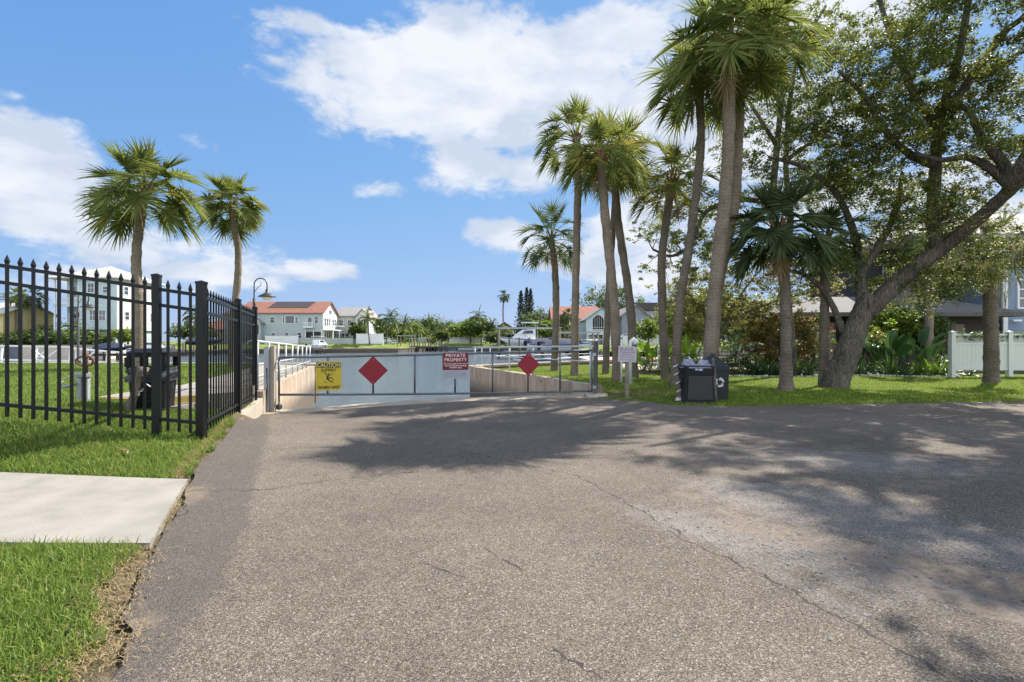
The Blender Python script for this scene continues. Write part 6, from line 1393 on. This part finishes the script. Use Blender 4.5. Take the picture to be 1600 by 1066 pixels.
MB().box(0,10,0,8,-.2,3.1).build('wall', M['aqua'], h); gable(h,0,10,0,8,3.1,4.4,'x',M['greyroof'],M['offwhite'],.5); win(h,2.5,0,1.9,1.4,1.2,mx=2); win(h,6.5,0,1.9,1.4,1.2,mx=2); put(b)

# ------------------------------------------------------------------ far land, seawalls and fences
s = NT('bank_grass'); v = s.coords('World'); a = s.noise(v, .25, 5, .6); b_ = s.noise(v, 3, 4, .6)
M['bank'] = s.done(s.princ(s.ramp(s.math('ADD', s.math('MULTIPLY', a, .6), s.math('MULTIPLY', b_, .4)), [(.35, (.09,.12,.03)), (.5, (.14,.185,.035)), (.68, (.24,.22,.11))]), .95, spec=.1))
LOWP = [(-60,88),(-47,104),(-24,108),(-21,124),(-19,131),(-4,131),(5,118),(9,86),(22,74)]; HIGHP = [(-66,92),(-49,108.6),(-30,110.4),(-27,124),(-24,137),(-2,137),(12,121),(16,92),(26,80)]
FS = [(-900,60),(-200,62),(-56,71)]+HIGHP+[(60,71),(900,70),(1500,2400),(-1500,2400)]
mb = MB()
for i in range(len(LOWP)-1): a, b_, c_, d_ = LOWP[i], LOWP[i+1], HIGHP[i+1], HIGHP[i]; mb.add([(*a,-.33),(*b_,-.33),(*c_,GZF),(*d_,GZF)], [(0,1,2,3)])
mb.add([(-56,71,GZF),(-60,88,-.33),(-66,92,GZF)], [(0,1,2)]); mb.add([(22,74,-.33),(60,71,GZF),(26,80,GZF)], [(0,1,2)])
mb.build('bank_slope', M['bank'])['kind'] = 'structure'
MB().prism(FS, -2.5, GZF, 'z').build('far_bank', M['bank'])['kind'] = 'structure'
def sea(label, P, col, zt): wall_strip('seawall', label, P, .5, zt, zbot=-1.6, mat=col, cap=.1, group='seawalls across the canal')
M['walldark'] = simple('dark_seawall', (.12,.13,.15), .9, .2, 1.5); M['wallsand'] = simple('sandy_seawall', (.50,.42,.34), .9, .12, 1.5)
sea('dark blue-grey seawall at the far left across the water', [(-120,65.2),(-66.5,69.5)], M['walldark'], GZF+.05)
sea('sandy seawall below the pale blue house', [(-66.4,69.5),(-55.8,70.7),(-59.7,87.5)], M['wallsand'], GZF+.05)
sea('grey seawall curving left of the long terracotta roofed house', [(-60,88),(-47,103.6)], M['wallc'], -.30)
sea('pale seawall below the lawn of the terracotta roofed house', [(-47,103.6),(-24,107.6),(-21,123.5)], M['wallc'], -.28)
sea('distant seawall at the end of the canal', [(-19,130.6),(-4,130.6),(4.8,117.6),(8.7,86)], M['walldark'], -.28)
def farfence(label, x0, x1, y, z1, mat='white', z0=GZF, name='panel_fence'):
    t = thing(name, label, 'fence', (x0, y, z0), group='fences across the canal'); mb = MB(); mb.box(x0,x1,y,y+.06,z0+.1,z1); mb.build('panel', M[mat], t)
    n = max(2, int(abs(x1-x0)/2.5)+1)
    for i in range(n): x = x0+(x1-x0)*i/(n-1); MB().box(x-.08,x+.08,y-.07,y+.14-.01,z0-.2,z1+.12).build('post', M[mat], t)
farfence('solid white fence in front of the long terracotta roofed house', -53.2,-46.2,110.5,2.4)
farfence('low white balustrade fence right of the solid white one', -46.0,-34.5,110.8,1.9,'greige')
farfence('white fence at the end of the lawn beyond the two pale houses', -34.0,-28.2,112,2.9)
farfence('pale grey panel fence before the distant trees in the middle', -25.5,-19.2,140,2.4,'greige'); farfence('long white panel fence left of the tall slender palm', -17.0,-8.2,138.5,2.5,'offwhite')
farfence('white fence below the pink house behind the gate', 15,24,84,2.2); 
# far greenery
def fp(px, d, z=GZF): return at(px, d, z=z)
GT = 'trees across the water'
ft = [(560,118,4,5.5,'farleaf','bushy tree hugging the right side of the greige house'),(583,128,6,6.2,'farleaf','feathery dark tree right of the greige house'),(600,135,8,5,'farbright','light green clump behind the leaning feathery palms'),
 (640,165,12,6,'farleaf','round far tree left of the tallest middle group'),(662,175,14,8.2,'farleaf','grey green far tree above the pale fence'),(684,178,13,8,'farleaf','second grey green far tree above the pale fence'),(700,180,10,6.5,'conifer','dark low far tree right of the grey green pair'),
 (622,140,7,4.5,'farbright','low green shrub mass by the left dock'),(718,140,7,5.2,'farbright','sunny shrub left end of the white panel fence'),(735,138,8,6.2,'farbright','sunny bushy tree above the white panel fence'),(752,135,7,6.5,'farleaf','taller bushy tree above the white panel fence'),(742,150,9,7.4,'farleaf','dark tree poking up behind the white panel fence'),
 (780,120,8,2.4,'farleaf','dense shrub mass under the olive roofed house'),(797,115,6,2.6,'conifer','dark hedge left of the white cruiser'),(842,125,9,8.4,'farleaf','rounded tree right of the three conifers'),(858,110,5,5,'farbright','light shrub left of the leftmost palm trunk'),(882,100,4,5.5,'farbright','green shrub before the pink house'),
 (1012,66,3.5,3.2,'farbright','leafy shrub before the grey house'),(1060,75,7,5.5,'farleaf','green tree between the leaning palms'),(675,127,3,1.8,'farbright','bright bush at the water beside the pale fence'),(690,129,4,3.1,'farleaf','dark round bush at the left end of the white panel fence'),(535,125,4,3.5,'farleaf','shrub behind the low balustrade fence'),
 (935,125,11,15,'farleaf','tall airy pine-like tree behind the white gabled house'),(975,125,9,14.5,'farleaf','second tall airy tree above the grey roofs'),(1100,80,14,9,'farleaf','wide tree closing the view behind the leaning palms'),(1180,70,14,7,'farleaf','wide tree mass behind the crotons'),
 (20,84,5,2.2,'farbright','yellow green shrubs before the yellow house'),(62,88,7,1.9,'farbright','light green shrub left of the pale blue house'),(38,80,6,1.4,'farleaf','low hedge on the bank at the left'),(95,80,7,1.6,'farleaf','dark hedge below the balconies'),(120,80,7,1.7,'farleaf','second dark hedge below the balconies'),(146,80,5,1.3,'farleaf','hedge right of the second gooseneck lamp'),
 (84,82,3,2.2,'farbright','bright rounded bush in front of the balconies'),(300,108,9,4,'farleaf','bushy tree between the fence posts far away'),(320,105,5,3,'farleaf','small dark tree near the parked car'),(190,80,3,2.6,'farbright','young green shrub at the corner of the pale blue house'),(1065,29,2.6,3.4,'farbright','rounded leafy tree behind the second lime plant'),(1110,28,3.0,4.0,'farbright','leafy green tree behind the thickest trunk'),(1160,27,3.2,3.6,'farbright','green tree screening the view behind the spiky palm'),(1215,27,3.4,3.8,'farbright','green tree screening the view behind the crotons'),(1395,22.6,2.2,3.0,'farbright','leafy green tree hiding the low brown roof right of the oak'),(1440,22.8,2.0,2.7,'farleaf','small leafy tree between the paddle plants and the dark house'),(1262,26,2.6,3.2,'farbright','green tree peeping between the stocky palm and the oak'),(1340,60,16,9,'farleaf','dense background tree behind the oak trunk'),(1450,60,16,9,'farleaf','dense background tree above the low brown roof')]
for i, (px, d, w, hh, m_, lab) in enumerate(ft): 
    if d < 75: p = fp(px, d, .6 if d > 65 else 0)
    else: p = fp(px, d)
    fartree(lab, p, w, hh, 100+i, m_, n=int(20+w*1.6)+(30 if d < 40 else 0), per=70 if d > 40 else 150, leaf=(.30+.0022*d if d > 40 else .12), group=GT)
for i, (px, d, h_, Lf, m_, lab, ln) in enumerate([(578,112,5.5,3.2,'palm','feathery orange-tinged palm close to the white fence end',-.6),(603,115,5.8,3.6,'farleaf','tall feathery palm with swept fronds right of the white fence end',.8),(612,122,4.8,3.4,'farleaf','second feathery palm right of the white fence end',.2),(632,130,5.0,3.2,'farleaf','feathery palm above the brown dock',0),(648,134,3.8,3,'farbright','short feathery palm above the brown dock',.3),
    (748,140,7.2,3.4,'farleaf','feathery palm topping the white panel fence trees',0),(766,134,4.6,3.0,'farleaf','feathery palm beside the olive roofed house',.4),(790,112,2.5,2.6,'farbright','small feathery palm left of the cruiser',0),(835,108,3.5,3.2,'farbright','feathery palm right below the conifers',.3),(870,95,2.9,2.6,'palm','palm beside the leftmost near palm trunk',0),(1052,44,4.6,2.4,'farleaf','feathery palm seen between the two leaning palms',0),
    (1068,42,2.8,2.2,'farleaf','lower feathery palm seen between the two leaning palms',0),(14,92,7.5,3.0,'palm','palm left of the pale blue house nearest the yellow house',.6),(115,82,2.6,2.2,'farbright','yellow green small palm before the balconies',0),(64,86,1.9,2.4,'farbright','low arching palm at the foot of the outside stair',0),(305,98,5.5,3.0,'palm','palm between the two near fence posts',0),(318,92,3.0,3.0,'palmbluish','silvery palm between the two near fence posts',0),(200,82,1.8,1.6,'farbright','tiny palm at the corner of the pale blue house',0)]):
    B = fp(px, d, .6 if d > 60 else .05); feather_palm(lab, B, [B+Vector((ln*.5,0,h_*.5)), B+Vector((ln,0,h_))], .16, Lf, 18, 26, 200+i, m_, wl=.17 if d > 60 else .06)
for i, (px, d, top, r_, cr_, lab) in enumerate([(788,118,462,.17,1.75,'tall slender palm standing alone against the sky'),(27,84,462,.2,2.2,'fan palm leaning beside the yellow house'),(53,86,462,.22,2.4,'fan palm left of the pale blue house'),(882,95,494,.15,1.4,'left one of two fan palms before the pink house'),(888,97,491,.15,1.5,'right one of two fan palms before the pink house')]):
    B = fp(px, d); palm(lab, B, [at(px-(2 if i == 0 else 0), d, (533+top)/2-10), at(px, d, top)], r_, cr_, 22, 13, 300+i, wl=.14, flare=1.2, group='fan palms across the water', mat='palmbluish' if i != 1 else 'palm', tmat='palmtrunkgrey')
for i, (px, d, top, w, lab) in enumerate([(814,140,455,2.2,'left one of three tall dark conifers'),(823,142,450,2.3,'middle one of three tall dark conifers'),(829,138,452,2.0,'right one of three tall dark conifers')]):
    B = fp(px, d); conifer(lab, B, (533-top)/800*d+.7, w, 400+i, 3400, .42, 'tall conifers beyond the cruiser')
# distant tree line along the horizon
rng = np.random.RandomState(77); n = 90; c = np.stack([rng.uniform(-330,420,n), 260+rng.uniform(-30,60,n), rng.uniform(1,6,n), rng.uniform(5,9,n)], 1)
c = c[(np.abs(c[:,0]+2) > 16)]; pts = np.concatenate([np.array(k[:3])+rng.normal(0,.6,(260,3))*[k[3],k[3],k[3]*.55] for k in c]); pts = pts[pts[:,2] > .3]; q = Q(); leaves(q, pts, 1.5, rng, .7); o = q.build('far_woods', M['farleaf']); tag(o, 'distant tree line closing the horizon', kind='stuff')

# ------------------------------------------------------------------ boats, lifts and docks
def boat(label, loc, rz, L=7.0, Bm_=2.4, hull='boatwhite', stripe='bluepaint', cabin=True, cover=None, group='boats on lifts and moorings', top=True):
    t = thing('motor_boat', label, 'boat', (0,0,0), group=group); LOCAL[0] = True; ns = 12; H = L*.17; vs = []
    for i in range(ns):
        u = i/(ns-1); w = Bm_/2*(1-max(0,(u-.45)/.55)**2.2*.97); z0 = .05+H*.75*max(0,(u-.55)/.45)**2; z1 = H*(.82+.30*u**2); x = -L/2+L*u
        vs += [(x,0,z0),(x,w*.62,z0+(z1-z0)*.28),(x,w*.93,z0+(z1-z0)*.62),(x,w,z1),(x,-w,z1),(x,-w*.93,z0+(z1-z0)*.62),(x,-w*.62,z0+(z1-z0)*.28)]
    fs = [(i*7+j, i*7+(j+1)%7, (i+1)*7+(j+1)%7, (i+1)*7+j) for i in range(ns-1) for j in (0,1,2,4,5,6)]+[(0,1,2,3,4,5,6)]; mb = MB().add(vs, fs)
    mb.add([(v[0],v[1]*.97,v[2]-.10) for k, v in enumerate(vs) if k % 7 in (3,4)], [(2*i,2*i+1,2*i+3,2*i+2) for i in range(ns-1)]); mb.build('hull', M[hull], t, True)
    mb = MB()
    for sgn in (-1,1):
        for i in range(ns-1):
            a = vs[i*7+3]; b = vs[(i+1)*7+3]; mb.add([(a[0],sgn*(a[1]+.015),a[2]-.04),(b[0],sgn*(b[1]+.015),b[2]-.04),(b[0],sgn*(b[1]+.015),b[2]-.16),(a[0],sgn*(a[1]+.015),a[2]-.16)], [(0,1,2,3)])
    mb.build('rubbing_strake', M[stripe], t, fix=False)
    if cabin:
        MB().prism([(-L*.10,H*.85),(L*.30,H*.92),(L*.22,H*1.35),(L*.10,H*1.85),(-L*.10,H*1.9)], -Bm_*.36, Bm_*.36, 'y').build('cabin', M['boatwhite'], t)
        MB().prism([(-L*.06,H*1.45),(L*.14,H*1.42),(L*.09,H*1.76),(-L*.06,H*1.78)], -Bm_*.37, Bm_*.37, 'y').build('windscreen', M['glass'], t)
        if top:
            MB().box(-L*.16,L*.12,-Bm_*.42,Bm_*.42,H*2.55,H*2.62).build('hardtop', M['boatwhite'], t); mb = MB()
            for x in (-L*.14,L*.08):
                for y in (-Bm_*.36,Bm_*.36): mb.bar((x,y,H*1.0),(x,y,H*2.56),.06,.06)
            mb.build('top_supports', M['galv'], t)
        mb = MB(); pr = None
        for i in range(ns-1, ns//2-1, -1):
            v = vs[i*7+3]; p = (v[0]*.98, v[1]*.9, v[2]+.55)
            if pr: mb.bar(pr, p, .03, .03).bar((pr[0],-pr[1],pr[2]), (p[0],-p[1],p[2]), .03, .03)
            mb.bar((v[0]*.98,v[1]*.9,v[2]), p, .025,.025); pr = p
        mb.build('bow_rail', M['galv'], t)
    if cover:
        vv = []
        for i in range(ns-2):
            v = vs[i*7+3]; vv += [(v[0],v[1]+.03,v[2]-.05),(v[0],v[1]*.5,v[2]+.35+.25*math.sin(PI*i/(ns-3))),(v[0],-v[1]*.5,v[2]+.35+.25*math.sin(PI*i/(ns-3))),(v[0],-v[1]-.03,v[2]-.05)]
        MB().add(vv, [(i*4+j,i*4+j+1,(i+1)*4+j+1,(i+1)*4+j) for i in range(ns-3) for j in range(3)]+[(0,1,2,3),tuple((ns-3)*4+j for j in (3,2,1,0))]).build('cover', M[cover], t, True)
    MB().box(-L/2-.35,-L/2-.02,-.16,.16,H*.2,H*.75).frustum((-L/2-.2,0),.4,.34,.3,.26,H*.75,H*1.15,.05).build('outboard_motor', M['binblack'], t)
    LOCAL[0] = False; t.location = loc; t.rotation_euler = (0,0,rz); return t
boat('white cabin cruiser with hardtop raised on a lift beyond the ramp', at(826,74,z=.35), PI+.12, 8.2, 2.9); 
boat('white boat under a navy cover behind the leftmost palm trunk', at(862,62,z=.15), .2, 6.2, 2.3, cabin=False, cover='bluecover')
boat('covered boat with dark cover between the two left palm trunks', at(884,58,z=.1), .1, 5.8, 2.2, cabin=False, cover='bluecover')
boat('open white boat with blue hull band floating behind the gate end', at(885,44,z=-1.2), .05, 7.0, 2.4, hull='boatwhite', stripe='bluepaint', cabin=False)
boat('low white hull moored beside the wooden dock right of the ramp', at(845,50,z=-1.25), PI, 5.5, 2.1, cabin=False, cover='bluecover')
boat('small dark covered boat on a lift below the pale blue house', at(178,66,z=-.1), .1, 4.0, 1.8, hull='binblack', cabin=False, cover='bagdark')
boat('white boat with small cabin behind the hooded litter bin', at(236,66,z=-.35), .2, 4.8, 2.0, hull='boatwhite', cabin=True, top=False)
boat('black covered boat between the far fence posts', at(322,84,z=.55), .0, 5.5, 2.2, hull='binblack', cabin=False, cover='bagdark')
boat('white centre-console boat at the dark dock left of the water', at(497,101,z=-.4), 1.2, 6.0, 2.3)
boat('white boat moored at the brown dock in the distance', at(600,118,z=.1), .3, 6.5, 2.4, top=False); boat('pale green boat beside the far pilings', at(630,117,z=-1.1), 1.4, 5.0, 2.0, hull='greige', cabin=False)
boat('tiny white skiff at the end of the canal', at(732,122,z=-1.2), .1, 5.0, 1.9, cabin=False)
def dock(label, x0,x1,y0,y1,z,np_=5,mat='timber',rail=False,group='docks across the canal',pz=.5):
    t = thing('boat_dock', label, 'dock', (x0,y0,-1.2), group=group); mb = MB(); n = max(3, int((x1-x0)/.3)); w = (x1-x0)/n
    for i in range(n): mb.box(x0+i*w+.01,x0+(i+1)*w-.01,y0,y1,z-.06,z)
    mb.build('deck', M[mat], t); MB().box(x0,x1,y0+.05,y0+.12,z-.32,z-.065).build('beam', M[mat], t)
    for i in range(np_):
        x = x0+(x1-x0)*(i+.5)/np_
        for y in (y0-.10, y1+.1): MB().tube([(x,y,-2),(x,y,z+pz*(1 if (i+int(y)) % 2 else .6))], .13, 8).build('pile', M['pile'], t, True)
dock('dark timber dock in front of the grey curved seawall', -47.5,-36,98.5,101,-.15,7); dock('brown dock with white posts right of the pale seawall', -23.5,-14.5,117,119.5,.1,7,'pile',pz=1.6)
dock('timber dock under the cruiser lift', -1.0,7.0,68,70,-.05,6,'timber',pz=1.8); dock('low dark dock right of the ramp water', 2.2,8.6,46,47.6,-.45,5,'pile',pz=.9)
dock('brown dock below the pale blue house', -56,-47,67,69,-.35,5,'pile',pz=1.1); dock('dock behind the corner post of the black fence', -58,-49,84,86,-.2,5,'timber',pz=1.3)
dock('small far dock at the end of the canal', -12,-3,127.5,129.5,-.3,6,'pile',pz=.6)
def lift(label, x, y, w, l, zt):
    t = thing('boat_lift', label, 'boat lift', (x,y,-1.2), group='boat lift frames'); 
    for i in (-1,1):
        for j in (-1,1): MB().tube([(x+i*l/2,y+j*w/2,-2),(x+i*l/2,y+j*w/2,zt)], .12, 8).build('pile', M['palebark'], t, True)
        MB().box(x-l/2-.3,x+l/2+.3,y+i*w/2-.06,y+i*w/2+.06,zt,zt+.14).build('beam', M['galv'], t)
lift('white boat lift frame above the cruiser', at(826,74).x, 74, 4.4, 8.6, 3.1); lift('pale boat lift posts beside the brown dock', at(636,116).x, 115, 3.4, 3.2, 2.4); lift('boat lift posts by the pale green boat', at(659,126).x, 124, 3.4, 4.6, 1.8)
lift('boat lift frame behind the leftmost palms', at(900,60).x, 60, 3.6, 4.5, 2.2)
# parked car and small structures on the far bank
def car(label, loc, rz, mat):
    t = thing('parked_car', label, 'car', (0,0,0)); LOCAL[0] = True
    pr = [(-2.2,.35),(2.15,.35),(2.25,.75),(1.3,.95),(.65,1.42),(-1.1,1.45),(-1.9,1.0),(-2.25,.9)]
    MB().prism(pr, -.85, .85, 'y').build('body', mat, t); MB().prism([(1.1,.98),(.6,1.36),(-1.0,1.38),(-1.6,1.02)], -.87, .87, 'y').build('side_windows', M['glass'], t)
    for x in (-1.4,1.35):
        for y in (-.88,.72): MB().tube([(x,y,.33),(x,y+.18,.33)], .33, 16).build('wheel', M['binblack'], t, True)
    LOCAL[0] = False; t.location = loc; t.rotation_euler = (0,0,rz)
car('white car parked on the far bank between the fence posts', at(308,104,z=GZF), .1, M['white'])
